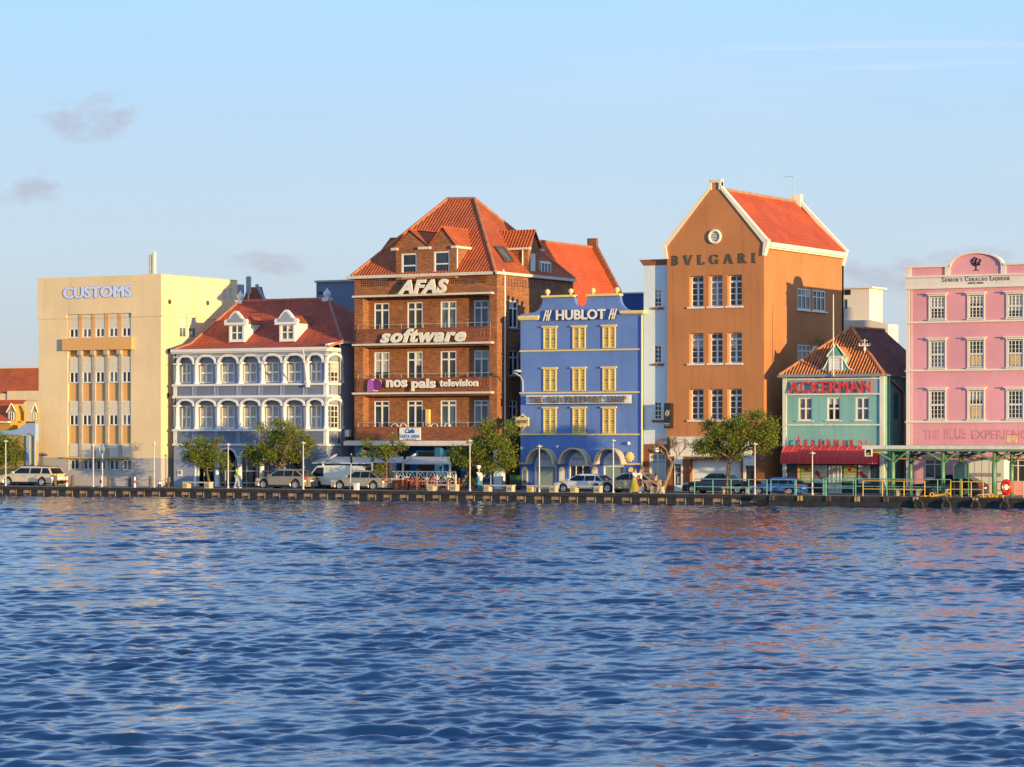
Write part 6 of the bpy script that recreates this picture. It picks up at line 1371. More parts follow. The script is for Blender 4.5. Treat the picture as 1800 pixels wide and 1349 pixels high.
def bollards():
    wd = plain('brown_bollard_wood', (.12, .09, .07), .8, var=.3); rd = plain('bollard_red', (.6, .05, .03), .5)
    for px, lb in ((97, 'dark timber bollard just behind the beige car'), (127, 'dark timber bollard right of the leftmost red-banded bollard'), (192, 'dark timber bollard right of the mirror pole'), (228.5, 'dark timber bollard left of the rightmost red-banded bollard'), (264.5, 'dark timber bollard at the foot of the lamp post by the cream corner'), (297, 'dark timber bollard in the alley mouth')):
        Y = YQ+1.4; x = XF(px, Y); o = thing('bollard', lb, 'bollard', (x, Y, 0), group='dark timber bollards on the quay', local=True); m = MB(); m.lathe(0, 0, [(.13, -.02), (.13, .6), (.1, .64), (.1, .7), (.13, .72), (.12, .8), (.02, .84)], 10); m.build('post', wd, o); m = MB(); m.torus((0, 0, .67), .12, .02, 'z', 12, 5); m.build('chain_ring', M['grey_metal'], o)
    for px, lb in ((117.5, 'white bollard with a red band, first from the beige car'), (177, 'white bollard with a red band between the two poles'), (237, 'white bollard with a red band left of the corner lamp post')):
        Y = YQ+1.1; x = XF(px, Y); o = thing('banded_bollard', lb, 'bollard', (x, Y, 0), group='red and white bollards', local=True); m = MB(); m.lathe(0, 0, [(.09, -.02), (.08, .72), (.05, .78), (.01, .8)], 10); m.build('post', M['frame'], o); m = MB(); m.lathe(0, 0, [(.092, .3), (.09, .52)], 10); m.build('band', rd, o)
    pts = [(192, .65), (210, .45), (228.5, .65), (237, .72), (250, .5), (264.5, .65), (280, .45), (297, .65)]
    ch = thing('chain', 'thin sagging chain between the bollards before the grey plinth', 'chain', (XF(230, YQ+1.4), YQ+1.4, .6)); m = MB(); m.path([(XF(p, YQ+1.4), YQ+1.4, z) for p, z in pts], .014, 5); m.build('links', M['text'], ch)
    Y = YQ+.25; x = XF(280.5, Y); o = thing('mooring_bollard', 'short dark mooring bollard with white cap on the quay edge', 'mooring bollard', (x, Y, 0), local=True); m = MB(); m.lathe(0, 0, [(.16, -.1), (.12, .15), (.1, .3)], 12); m.build('post', M['black'], o); m = MB(); m.sphere((0, 0, .36), .13, .13, .1); m.build('cap', M['white'], o)
    for px, lb in ((126.8, 'small dark mooring cleat on the quay edge left of the mirror pole'), (1380.5, 'rusty mooring bollard with golden knob by the blue hatchback wheel')):
        x = XF(px, Y); o = thing('mooring_cleat', lb, 'mooring bollard', (x, Y, 0), local=True); m = MB(); m.lathe(0, 0, [(.13, -.12), (.07, 0), (.06, .14), (.15, .18), (.14, .26), (.02, .3)], 12); m.build('post', plain('rusty_iron', (.2, .1, .05), .8, .3), o, True)
    x = XF(626.7, YQ+.5); o = thing('white_block_bollard', 'square white block on the quay edge before the silver sedan', 'bollard', (x, YQ+.5, 0), local=True); m = MB(); m.box(-.15, .15, -.15, .15, -.02, .44); m.build('block', M['white'], o); m = MB(); m.box(-.17, .17, -.17, .17, .441, .5); m.build('cap', M['pinkw'], o)
    # round mirror pole
    Y = YQ+.95; x = XF(180, Y); o = thing('mirror_pole', 'thin pole with round traffic mirror and blue disc before the customs bay', 'traffic mirror', (x, Y, 0)); zt = ZP(x, Y, 786); m = MB(); m.tube((x, Y, 0), (x, Y, zt-.3), .045); m.build('pole', M['steel'], o)
    zm = ZP(x, Y, 790); m = MB(); m.torus((x, Y-.08, zm), .3, .03, 'd', 20, 6, .75, 1.15); m.build('mirror_rim', M['steel'], o); m = MB(); m.sphere((x, Y-.08, zm), .22, .03, .34, 16, 8); m.build('mirror_glass', plain('mirror_face', (.6, .55, .5), .1, 1), o, True)
    zb = ZP(x, Y, 809.5); m = MB(); m.tube((x+.02, Y-.08, zb), (x+.02, Y-.05, zb), .16, .16, 16); m.build('sign_disc', plain('blue_disc', (.03, .12, .4), .4), o)
    # edge-on sign pole by the silver sedan
    Y = YQ+1.0; x = XF(617, Y); o = thing('edge_on_road_sign', 'dark round road sign seen from behind on a thin pole at the sedan nose', 'road sign', (x, Y, 0)); zz = ZP(x+.05, Y, 807.5); m = MB(); m.tube((x-.08, Y, 0), (x+.03, Y, zz+.4), .035); m.build('pole', M['steel'], o); m = MB(); m.sphere((x+.08, Y-.06, zz), .13, .04, .33, 14, 8); m.build('plate', M['black'], o)
bollards()
def bench(px0, px1, label, Y=None, wood=False, legs=2):
    Y = Y or YQ+.75; a, b = XF(px0, Y), XF(px1, Y); L = b-a; o = thing('bench', label, 'bench', (a, Y, 0), group='concrete benches along the quay' if not wood else 'timber benches by the ferry stop', local=True); H = .47
    mt = M['conc'] if not wood else plain('grey_bench_timber', (.38, .34, .28), .8, var=.3)
    m = MB(); m.box(-.02, L+.02, -.02, .5, H-.09, H); m.build('seat', mt, o)
    if not wood:
        for u0, u1 in ((0, .42), (L-.46, L)):
            m = MB(); m.box(u0, u1, 0, .48, -.02, H-.092); l = m.build('leg', M['conc'], o)
            m = MB(); m.box(u0+.08, u1-.08, -.008, -.001, .08, H-.17); m.build('recess', plain('bench_panel_'+('gold' if u0 < .1 else 'slot'), (.42, .28, .06) if u0 < .1 else (.2, .2, .14), .8, var=.3, scale=14), l)
    else:
        for u0 in (.08, L-.2): m = MB(); m.box(u0, u0+.12, .02, .12, -.02, H-.092); m.box(u0, u0+.12, .36, .46, -.02, H-.092); m.box(u0+.03, u0+.09, .12, .36, .15, .25); m.build('leg', mt, o)
for a in ((321, 368, 'concrete bench under the left quay tree'), (752, 801, 'concrete bench by the orange terrace chairs'), (850, 900, 'concrete bench right of the chef figure'), (926, 976, 'concrete bench in front of the left roller shutter, at the white car nose'), (1002, 1054, 'concrete bench before the white hatchback doors'), (1143, 1163, 'short concrete bench the seated man sits on')): bench(*a)
bench(1268, 1315, 'pale timber bench behind the green rail at the big tree', YQ+1.3, True); bench(1573, 1615, 'pale timber bench behind the yellow rail at the canopy', YQ+1.5, True); bench(1638, 1664, 'timber bench between the middle canopy posts', YQ+2.2, True)
# rails
def rail(name, label, pxs, Y, top, mid, mat, group=None, r=.032, ends=None):
    xs = [XF(p, Y) for p in pxs]; o = thing(name, label, 'railing', (xs[0], Y, 0), group=group)
    m = MB(); e0, e1 = (xs[0], xs[-1]) if ends is None else ends
    m.tube((e0, Y, top), (e1, Y, top), r); m.build('top_rail', mat, o); m = MB(); m.tube((e0, Y, mid), (e1, Y, mid), r*.85); m.build('middle_rail', mat, o)
    for x in xs: m = MB(); m.tube((x, Y, -.02), (x, Y, top), r); m.build('post', mat, o)
Yr = YQ+.3
rail('green_railing', 'pale green quay railing in front of the dark pick-up and blue hatchback', [1221, 1253, 1285, 1316, 1348], Yr, 1.0, .5, M['railgreen'])
rail('green_railing', 'pale green quay railing before the red-awning shop', [1397.5, 1399.5, 1450, 1452.5, 1504], Yr-.02, 1.0, .5, M['railgreen'])
rail('green_railing', 'short teal railing link set back behind the blue hatchback', [1355, 1397], Yr+.5, 1.0, .52, M['railgreen'])
rail('green_railing', 'teal railing behind the yellow rail at the canopy start', [1447, 1500, 1559, 1603, 1648, 1671], Yr+1.3, 1.08, .6, M['railgreen'])
rail('yellow_railing', 'long yellow railing before the first canopy posts', [1517, 1551, 1589, 1625.5], YQ+.12, .98, .46, M['yrail'])
rail('yellow_railing', 'yellow gate rails left of the life ring, front piece', [1671, 1691, 1707, 1728], YQ+.14, .98, .5, M['yrail'])
rail('yellow_railing', 'yellow rails at the right edge holding the life ring', [1752, 1763, 1799, 1830], YQ+.16, 1.0, .46, M['yrail'])
def misc():
    for px, lb in ((1640, 'folded yellow gangway arm on the stage beside the middle post'), (1744, 'folded yellow gangway arm on the stage left of the life ring')):
        Y = YQ+.2; x = XF(px, Y); o = thing('gangway_arm', lb, 'gangway arm', (x, Y, 0), local=True); m = MB(); m.tube((-.8, 0, .02), (.2, 0, .1), .05); m.tube((0, .1, .06), (1.1, .1, .22), .07); m.build('arm', M['yrail'], o); m = MB(); m.torus((-.05, -.08, .13), .13, .035, 'd', 14, 6); m.build('wheel', M['yrail'], o)
    Y = YQ+.02; x = XF(1769, Y); z = ZP(x, Y, 856.7); o = thing('life_ring', 'red life ring with white patches hung on the yellow rail', 'life ring', (x, Y, z), local=True)
    m = MB(); m.torus((0, 0, 0), .29, .14, 'd', 28, 10, .9, 1.2); m.build('ring', plain('life_ring_red', (.75, .02, .02), .4, var=.05), o, True)
    m = MB()
    for sx in (-1, 1): m.sphere((sx*.22, -.105, 0), .035, .06, .11, 10, 6)
    m.build('reflective_patch', M['white'], o, True)
    # ferry canopy
    z1 = ZP(XF(1515, YQ+1.2), YQ+1.2, 783.5); xa, xb = XF(1515, YQ+1.2), XF(1880, YQ+1.2); Y0, Y1 = YQ+1.2, YQ+5.4
    c = thing('ferry_canopy', 'long flat ferry shelter roof on thick green steel posts', 'canopy', (xa, Y0, 0)); g = M['green']
    m = MB(); m.box(xa, xb, Y0, Y0+.06, z1-.22, z1); m.box(xa, xa+.06, Y0+.06, Y1, z1-.22, z1); m.box(xa+.06, xb, Y0+.06, Y1, z1-.05, z1-.002); m.build('roof_fascia', plain('canopy_white', (.66, .62, .55), .6), c)
    m = MB(); m.box(xa+.3, xb, Y0+.07, Y0+.2, z1-.36, z1-.222); m.box(xa+.3, xb, Y1-.3, Y1-.15, z1-.36, z1-.06); m.box(xa+.3, xb, Y0+2, Y0+2.12, z1-.4, z1-.06)
    k = xa+.5
    while k < xb: m.box(k, k+.08, Y0+.21, Y1-.31, z1-.3, z1-.06); k += .9
    m.build('roof_beam', g, c)
    yr = YQ+3.2
    for px in (1569.5, 1657.5, 1747.5, 1836):
        for Y, p in ((YQ+1.9, px), (yr+.9, None)):
            x = XF(px, YQ+1.9)+(.0 if p else .35); m = MB(); m.lathe(x, Y, [(.14, -.02), (.14, 2.15), (.095, 2.18), (.095, z1-.36)], 14); po = m.build('post', g, c, True)
            m = MB(); m.tube((x, Y, z1-1.15), (x+.9, Y, z1-.42), .08); m.tube((x, Y, z1-1.0), (x-1.3, Y-.25, z1-.3), .07); m.tube((x, Y, z1-.7), (x+1.6, Y+.3, z1-.42), .055); m.tube((x, Y, z1-1.15), (x, Y+.6, z1-.42), .06); m.box(x-1.45, x-1.15, Y-.33, Y-.13, z1-.42, z1-.25); m.build('brace', g, po)
    m = MB(); zz = ZP(XF(1650, YQ+2.5), YQ+2.5, 807); m.tube((XF(1583, YQ+2.5), YQ+2.5, zz), (xb, YQ+2.5, zz), .045); m.box(XF(1615, YQ+2.5), XF(1642, YQ+2.5), YQ+2.4, YQ+2.6, zz-.05, zz+.1); m.box(XF(1697, YQ+2.5), XF(1727, YQ+2.5), YQ+2.3, YQ+2.7, zz-.08, zz+.1); m.build('yellow_conduit', M['customs_or'], c)
    m = MB(); x0, x1 = XF(1677, YQ+2.9), XF(1702, YQ+2.9); m.box(x0, x1, YQ+2.9, YQ+2.96, ZP(x0, YQ+2.9, 841), ZP(x0, YQ+2.9, 816)); nb = thing('notice_board', 'grey-green notice board between canopy posts', 'notice board', (x0, YQ+2.9, 0)); m.build('panel', plain('grey_green_board', (.18, .25, .24), .5), nb); m = MB(); m.bars(x0-.05, x1+.05, ZP(x0, YQ+2.9, 842), ZP(x0, YQ+2.9, 815), YQ+2.86, YQ+2.899, .06); m.build('frame', g, nb); m = MB(); m.tube((x0, YQ+2.93, 0), (x0, YQ+2.93, 1.2), .04); m.build('post', g, nb); m = MB(); m.tube((x1, YQ+2.93, 0), (x1, YQ+2.93, 1.2), .04); m.build('post', g, nb)
    # monitor box
    Yb = YQ+1.0; x0, x1 = XF(1521, Yb), XF(1533.5, Yb); za, zb = ZP(x0, Yb, 802.5), ZP(x0, Yb, 789); s = thing('hanging_sign_box', 'small square white-framed sign box hung from the canopy end', 'sign', (x0, Yb, za)); m = MB(); m.bars(x0, x1, za, zb, Yb-.1, Yb-.002, .06); m.build('frame', M['frame'], s); m = MB(); m.box(x0+.03, x1-.03, Yb-.05, Yb+.1, za+.03, zb-.03); m.build('face', M['dark'], s); m = MB(); m.prism([(x0+.1, za+.1), (x0+.3, za+.12), (x0+.3, za+.26), (x0+.1, za+.16)], Yb-.06, Yb-.051); m.box(x1+.0, x1+.5, Yb+.0, Yb+.05, (za+zb)/2, (za+zb)/2+.05); m.build('yellow_mark', M['yrail'], s)
    # FERRY sign standing on the canopy
    Yf = YQ+1.4; x0, x1 = XF(1768.5, Yf), XF(1791, Yf); za, zb = ZP(x0, Yf, 780), ZP(x0, Yf, 764); s = thing('ferry_sign', 'small orange FERRY sign standing on the canopy edge', 'sign', (x0, Yf, z1)); m = MB(FR(Yf)); m.bars(x0, x1, za, zb, .0, .05, .03, (.2, .4, .6, .8), (.5,)); m.build('frame', plain('rusty_orange', (.5, .16, .04), .6, var=.3), s); m = MB(FR(Yf)); letters(m, '', x0+.05, x1-.05, za+.06, zb-.06, -.02, .04, vf=text_pts('FERRY', .035)); m.build('lettering', plain('ferry_letters', (.8, .55, .3), .5), s); m = MB(FR(Yf)); m.tube((x0+.1, .03, z1), (x0+.1, .03, za), .02); m.tube((x1-.1, .03, z1), (x1-.1, .03, za), .02); m.build('leg', M['grey_metal'], s)
    # cafe terrace
    Yt = YQ+5.3
    cr = thing('cafe_awning', 'long white sloping cafe awning in front of the brick ground floor', 'awning', (XF(655, Yt), Yt, 2)); al = plain('awning_canvas', (.58, .56, .55), .8, var=.06)
    for k, (p0, p1, pt, pb, ys) in enumerate(((549, 652, 803, 815, 0), (655, 709, 803, 814, .1), (709, 791, 803, 816, 0))):
        yb_, yf_ = Yt+2.2, Yt+ys; xb0, xb1 = XF(p0+ (22 if k == 0 else 6), yb_), XF(p1, yb_); xf0, xf1 = XF(p0, yf_), XF(p1, yf_); zt, zb = ZP(xb0, yb_, pt), ZP(xf0, yf_, pb-1.5)
        m = MB(); m.poly([(xf0, yf_, zb), (xf1, yf_, zb), (xb1, yb_, zt), (xb0, yb_, zt)]); m.box(xf0, xf1, yf_-.03, yf_-.002, zb-.07, zb+.0); m.build('canvas', al, cr)
    m = MB(); 
    for p0, q0, p1, q1 in ((566, 813, 591, 800), (709, 812, 730, 799)): m.tube((XF(p0, Yt-.2), Yt-.2, ZP(XF(p0, Yt), Yt, q0)), (XF(p1, Yt+1.6), Yt+1.6, ZP(XF(p1, Yt), Yt+1.6, q1)), .09, .09, 6)
    m.build('awning_arm', al, cr)
    m = MB()
    for p in (568, 654, 708.5, 791): x = XF(p, Yt); m.box(x-.05, x+.05, Yt-.06, Yt+.06, 0, ZP(x, Yt, 812))
    m.build('awning_post', M['white'], cr)
    Yw = YQ+4.6
    xs = [XF(p, Yw) for p in (697, 715, 733, 751, 769, 787, 801)]; o = thing('terrace_railing', 'white cross-braced cafe terrace railing above orange chairs', 'railing', (xs[0], Yw, 0)); m = MB(); za, zb = ZP(xs[3], Yw, 829.5), ZP(xs[3], Yw, 846); m.box(xs[0]-.3, xs[-1], Yw-.05, Yw+.05, za-.04, za+.04); m.box(xs[0], xs[-1], Yw-.04, Yw+.04, zb-.03, zb+.03); m.build('rail', M['white'], o)
    m = MB()
    for x in xs: m.box(x-.05, x+.05, Yw-.045, Yw+.045, 0, za-.042)
    m.build('post', M['white'], o); m = MB()
    for a, b in zip(xs[:-1], xs[1:]): c_ = (a+b)/2; m.tube((a, Yw, zb), (c_, Yw, za), .03); m.tube((b, Yw, zb), (c_, Yw, za), .03); m.tube((a, Yw, za), (b, Yw, zb), .025)
    m.build('cross_brace', M['white'], o)
    m = MB(); Yp = YQ+3.6; x0, x1 = XF(679, Yp), XF(706, Yp); o = thing('brick_planter', 'low brick planter box right of the silver sedan', 'planter', (x0, Yp, 0)); m.box(x0, x1, Yp, Yp+.8, -.06, .72); m.build('box', M['brick_d'], o); m = MB(); m.box(x0-.05, x1+.05, Yp-.05, Yp+.85, .722, .8); m.build('coping', M['slab'], o)
    oc = plain('orange_chair_paint', (.38, .085, .025), .5, var=.3)
    def chair(x, Y, rz, lb):
        o = thing('cafe_chair', lb, 'chair', (x, Y, 0), rz, 'orange wooden cafe chairs on the quay', local=True)
        m = MB(); m.box(-.2, .2, -.2, .2, .43, .47); m.build('seat', oc, o)
        for sx in (-1, 1):
            for sy in (-1, 1): m = MB(); m.box(sx*.18-.02, sx*.18+.02, sy*.18-.02, sy*.18+.02, -.03, .43 if sy < 0 else .9); m.build('leg', oc, o)
        m = MB(); m.box(-.16, .16, .165, .195, .78, .88); m.box(-.16, .16, .165, .195, .58, .64); m.build('backrest', oc, o)
    def table(x, Y, lb):
        o = thing('cafe_table', lb, 'table', (x, Y, 0), 0, 'orange wooden cafe tables on the quay', local=True); m = MB(); m.box(-.4, .4, -.35, .35, .7, .75); m.build('tabletop', oc, o)
        for sx in (-1, 1):
            for sy in (-1, 1): m = MB(); m.box(sx*.35-.03, sx*.35+.03, sy*.3-.03, sy*.3+.03, -.03, .7); m.build('leg', oc, o)
    Yc = YQ+1.9
    for px, rz, lb in ((711, .3, 'orange cafe chair nearest the brick planter'), (723, -2.6, 'orange cafe chair at the right end of the leftmost table'), (734, .1, 'orange cafe chair standing alone between the first two tables'), (742, 2.9, 'orange cafe chair just left of the bench by the terrace'), (762, .5, 'orange cafe chair seen over the left half of the terrace bench'), (779, -.4, 'orange cafe chair seen over the right half of the terrace bench'), (803, 1.2, 'orange cafe chair right of the terrace bench'), (810, 2.4, 'rightmost orange cafe chair under the leaning tree')): chair(XF(px, Yc), Yc+(.5 if px % 2 else 0), rz, lb)
    for px, lb in ((717, 'orange cafe table nearest the brick planter'), (757, 'orange cafe table behind the left end of the terrace bench'), (785, 'orange cafe table behind the right end of the terrace bench')): table(XF(px, Yc+.2), Yc+.35, lb)
    # ladder-like plant frame & flower pots
    Y = YQ+4; x = XF(688, Y); o = thing('red_ladder', 'thin red-brown wooden ladder leaning in the cafe planter', 'ladder', (x, Y, .8)); m = MB(); z1_ = ZP(x, Y, 815); m.tube((x-.25, Y, .8), (x-.18, Y+.3, z1_), .025); m.tube((x+.25, Y, .8), (x+.18, Y+.3, z1_), .025); m.build('rail', M['brick_d'], o); m = MB()
    for k in range(6): z = .95+k*.28; m.tube((x-.24, Y+k*.04, z), (x+.24, Y+k*.04, z), .02)
    m.build('rung', M['brick_d'], o)
    Y = YQ+1.6; x = XF(829.5, Y); o = thing('potted_plant', 'leafy plant in a terracotta pot left of the chef figure', 'plant', (x, Y, 0), local=True); m = MB(); m.lathe(0, 0, [(.14, -.02), (.2, .3), (.22, .31), (.22, .36), (.18, .36)], 12); m.build('pot', plain('terracotta_pot', (.5, .16, .06), .8), o); LEAFY(o, [((0, 0, .65), .38, .36)], 260, .13, (0, 0, 0), name='foliage')
    Y = YF-.8; x = XF(906, Y); o = thing('wheelie_bin', 'dark green wheeled bin in the gap left of the blue shop', 'bin', (x, Y, 0), local=True); m = MB(); m.prismz([(-.28, -.3), (.28, -.3), (.3, .3), (-.3, .3)], .1, .95); m.build('body', plain('bin_green', (.01, .06, .025), .5), o); m = MB(); m.box(-.32, .32, -.34, .34, .955, 1.03); m.build('lid', plain('bin_green', (.01, .06, .025), .5), o); m = MB(); m.tube((-.3, .25, .08), (.3, .25, .08), .1, .1, 12); m.build('wheel', M['tyre'], o)
    Y = YQ+2.1; x = XF(855, Y); o = thing('menu_stand', 'small dark serving stand beside the chef figure', 'stand', (x, Y, 0), local=True); m = MB(); m.box(-.4, .4, -.2, .2, .9, .95); m.box(-.36, .36, -.18, .18, .55, .58); m.build('shelf', M['wood'], o)
    for sx in (-1, 1): m = MB(); m.tube((sx*.36, 0, -.02), (sx*.36, 0, 1.15), .025); m.build('leg', M['steel'], o)

# ================================================================== trees
def leaf_mat(name, a, b, br=.1):
    t = NT(name); g = t.n('ShaderNodeNewGeometry'); r = t.n('ShaderNodeValToRGB'); t.l(g.outputs['Random Per Island'], r.inputs[0])
    r.color_ramp.elements[0].color = (*a, 1); r.color_ramp.elements[1].color = (*b, 1); e = r.color_ramp.elements.new(.93); e.color = (*[(x+y)/2 for x, y in zip(a, b)], 1); r.color_ramp.elements[2].position = .92
    e2 = r.color_ramp.elements.new(1.0); e2.color = (.22, .1, .03, 1)
    t.l(r.outputs[0], t.b.inputs['Base Color']); t.b.inputs['Roughness'].default_value = .55; t.b.inputs['Specular IOR Level'].default_value = .3
    tr = t.n('ShaderNodeBsdfTranslucent'); t.l(r.outputs[0], tr.inputs[0]); mx = t.n('ShaderNodeMixShader'); mx.inputs[0].default_value = .42; out = t.t.nodes['Material Output']
    t.l(t.b.outputs[0], mx.inputs[1]); t.l(tr.outputs[0], mx.inputs[2]); t.l(mx.outputs[0], out.inputs[0]); return t.m
LM = leaf_mat('leaf_green', (.10, .16, .022), (.30, .33, .055)); BARK = plain('bark', (.17, .105, .06), .9, var=.4, scale=9, bump=.5)
def LEAFY(parent, blobs, n, size, org, name='crown', mat=None):
    """many small leaves in sprays spread through lumpy clumps"""
    V = []; F = []; tot = sum(b[1]**1.6*b[2] for b in blobs)
    for c, rx, rz in blobs:
        k = int(.86*n*rx**1.6*rz/tot); ns = max(6, k//26)
        dirs = rng.normal(size=(ns, 3)); dirs /= np.linalg.norm(dirs, axis=1)[:, None]
        rad = rng.uniform(.3, 1.18, ns)**.85
        for i in range(ns):
            s = np.array(c)+dirs[i]*rad[i]*np.array((rx, rx, rz))
            sr = size*rng.uniform(1.2, 2.3)
            for j in range(k//ns):
                p = s+rng.normal(size=3)*sr*np.array((.8, .8, .55)); a = rng.normal(size=3); a /= np.linalg.norm(a); b = np.cross(a, rng.normal(size=3)); b /= np.linalg.norm(b)
                L = size*rng.uniform(.6, 1.25); w = L*.45; q = len(V); V += [p-a*L*.5, p+b*w*.5, p+a*L*.5, p-b*w*.5]; F.append([q, q+1, q+2, q+3])
    me = bpy.data.meshes.new(name); me.from_pydata([tuple(v) for v in V], [], F); me.materials.append(mat or LM); o = bpy.data.objects.new(name, me); COL.objects.link(o); o.parent = parent; return o
def limb(m, p, q, r0, r1, bend=.15, seg=5, rr=random):
    p, q = Vector(p), Vector(q); L = (q-p).length; off = Vector((rr.uniform(-1, 1), rr.uniform(-1, 1), rr.uniform(-.3, .6)))*L*bend; pts = []
    for i in range(seg+1):
        t = i/seg; pts.append((p.lerp(q, t)+off*math.sin(math.pi*t), r0+(r1-r0)*t))
    for (a, ra), (b, rb) in zip(pts[:-1], pts[1:]): m.tube(a, b, ra, rb, 7)
    return pts
def tree(label, px_base, Y, blobs, fork, n, size=.17, lean=None, tr=.16, bare=False, name='tree', extra=()):
    """blobs = [(px, py, rx_px, rz_px)] of clumps, fork = (px, py)"""
    x0 = XF(px_base, Y); o = thing(name, label, 'tree', (x0, Y, 0), group='trees along the quay'); R1 = random.Random(px_base)
    k = DEP(x0, Y)/5000.0
    P = lambda px, py, dy=0: Vector((XF(px, Y)+dy*0, Y+dy, ZP(XF(px, Y), Y, py)))
    fk = P(*fork); m = MB(); limb(m, (x0, Y, -.05), fk, tr, tr*.7, .06, 6, R1); cl = []
    for b in blobs:
        dy = R1.uniform(-.5, .5)*b[2]*k; c = P(b[0], b[1], dy); cl.append(((c.x-x0, c.y-Y, c.z), b[2]*k, b[3]*k))
        e = c-Vector((0, 0, b[3]*k*.2)); pts = limb(m, fk, e, tr*.5, .035, .18, 6, R1)
        for q in range(5): s = pts[3+q % 3][0]; limb(m, s, c+Vector((R1.uniform(-1, 1)*b[2]*k, R1.uniform(-1, 1)*b[2]*k, R1.uniform(-.7, .9)*b[3]*k)), .03, .012, .2, 3, R1)
    m.build('trunk', BARK, o, True); 
    if not bare: LEAFY(o, cl, n, size, (x0, Y, 0))
    return o
Yt_ = YQ+2.0
tree('round dense green tree cut by the left edge of the photo', -4, YQ+5, [(-8, 790, 26, 24), (18, 785, 22, 20), (38, 790, 14, 17), (8, 770, 18, 8), (30, 806, 18, 12), (-2, 812, 20, 10)], (-2, 822), 9000, .19)
tree('small open-crowned tree before the left arcade arches', 371, Yt_, [(322, 783, 9, 6), (336, 796, 12, 10), (350, 778, 15, 10), (352, 804, 16, 14), (369, 790, 13, 12), (382, 776, 7, 9), (381, 802, 14, 14), (396, 821, 8, 7), (364, 816, 12, 8), (332, 806, 9, 7)], (362, 822), 7500, .15, tr=.13)
tree('wide spreading tree over the dark grey crossover', 492, YQ+4.6, [(438, 795, 15, 12), (452, 806, 14, 9), (462, 788, 18, 12), (462, 752, 11, 7), (480, 768, 17, 12), (494, 746, 15, 8), (503, 781, 18, 13), (519, 760, 15, 11), (531, 776, 14, 11), (545, 784, 9, 6), (487, 800, 18, 8), (516, 801, 14, 8), (536, 800, 10, 6)], (490, 821), 13500, .16, tr=.15)
tree('thin sparse tree with bare twigs rising from the cafe planter', 677, YQ+3.2, [(645, 779, 7, 8), (641, 800, 8, 5), (662, 798, 9, 6), (690, 770, 5, 7), (703, 783, 10, 6), (677, 790, 13, 8), (688, 798, 8, 6), (672, 824, 8, 9)], (679, 812), 3300, .15, tr=.1)
tree('large tree leaning left before the right end of the brick building', 800, YQ+2.4, [(806, 800, 14, 14), (822, 812, 15, 12), (845, 806, 14, 16), (836, 776, 12, 10), (858, 752, 15, 11), (872, 775, 16, 15), (890, 790, 14, 13), (898, 755, 11, 13), (882, 812, 14, 13), (862, 822, 14, 8), (895, 808, 10, 12), (848, 790, 16, 10)], (828, 818), 15500, .165, tr=.14)
tree('large wide-crowned tree in front of the terracotta garage', 1277, YQ+1.7, [(1236, 790, 16, 11), (1226, 783, 9, 8), (1252, 775, 18, 14), (1244, 748, 12, 9), (1272, 756, 18, 13), (1275, 788, 18, 11), (1300, 745, 18, 13), (1298, 776, 18, 13), (1328, 733, 14, 10), (1328, 762, 18, 15), (1352, 752, 13, 15), (1355, 776, 12, 10), (1334, 786, 13, 8), (1258, 797, 14, 6), (1296, 800, 8, 8)], (1284, 806), 18500, .165, tr=.15)
def bare_tree():
    Y = YQ+1.2; x0 = XF(1163, Y); o = thing('bare_tree', 'leafless twiggy tree beside the seated man', 'tree', (x0, Y, 0)); m = MB(); R1 = random.Random(5); P = lambda px, py, dy=0: Vector((XF(px, Y), Y+dy, ZP(XF(px, Y), Y, py)))
    def grow(p, d, L, r, lv):
        q = p+d*L; pts = limb(m, p, q, r, r*.7, .1, 3, R1)
        if lv == 0: return
        for i in range(3 if lv > 1 else 4):
            nd = (d+Vector((R1.uniform(-1, 1), R1.uniform(-1, 1)*.7, R1.uniform(-.55, .75)))*.85).normalized(); grow(pts[-1][0] if i else pts[2][0], nd, L*R1.uniform(.6, .85), r*.62, lv-1)
    f = P(1181, 818); limb(m, (x0, Y, -.05), f, .15, .11, .03, 5, R1)
    for a, b in (((1181, 818), (1173, 802)), ((1181, 818), (1190, 806))): limb(m, P(*a), P(*b), .08, .05, .1, 4, R1)
    for s, t in (((1173, 802), (1160, 792)), ((1173, 802), (1170, 786)), ((1190, 806), (1188, 788)), ((1190, 806), (1200, 792)), ((1173, 802), (1180, 784))):
        p, q = P(*s), P(*t); d = (q-p).normalized(); grow(p, d, (q-p).length*.75, .045, 5)
    m.build('trunk', plain('pale_bark', (.27, .19, .12), .9, var=.4, scale=9), o, False)
bare_tree()
def weed():
    X = XF(1343)+.0; Y = YS(1434, X); z = ZS(1434, 608, X); o = thing('wall_weed', 'small dark green bush growing from the side wall gutter above the teal roof', 'plant', (X+.4, Y, z), local=True); m = MB(); m.tube((-.3, 0, -.3), (0, 0, .2), .04); m.build('stem', BARK, o); LEAFY(o, [((0, 0, .2), .3, .32), ((-.25, -.1, .55), .2, .28)], 260, .12, (0, 0, 0), name='foliage')
weed()
misc()

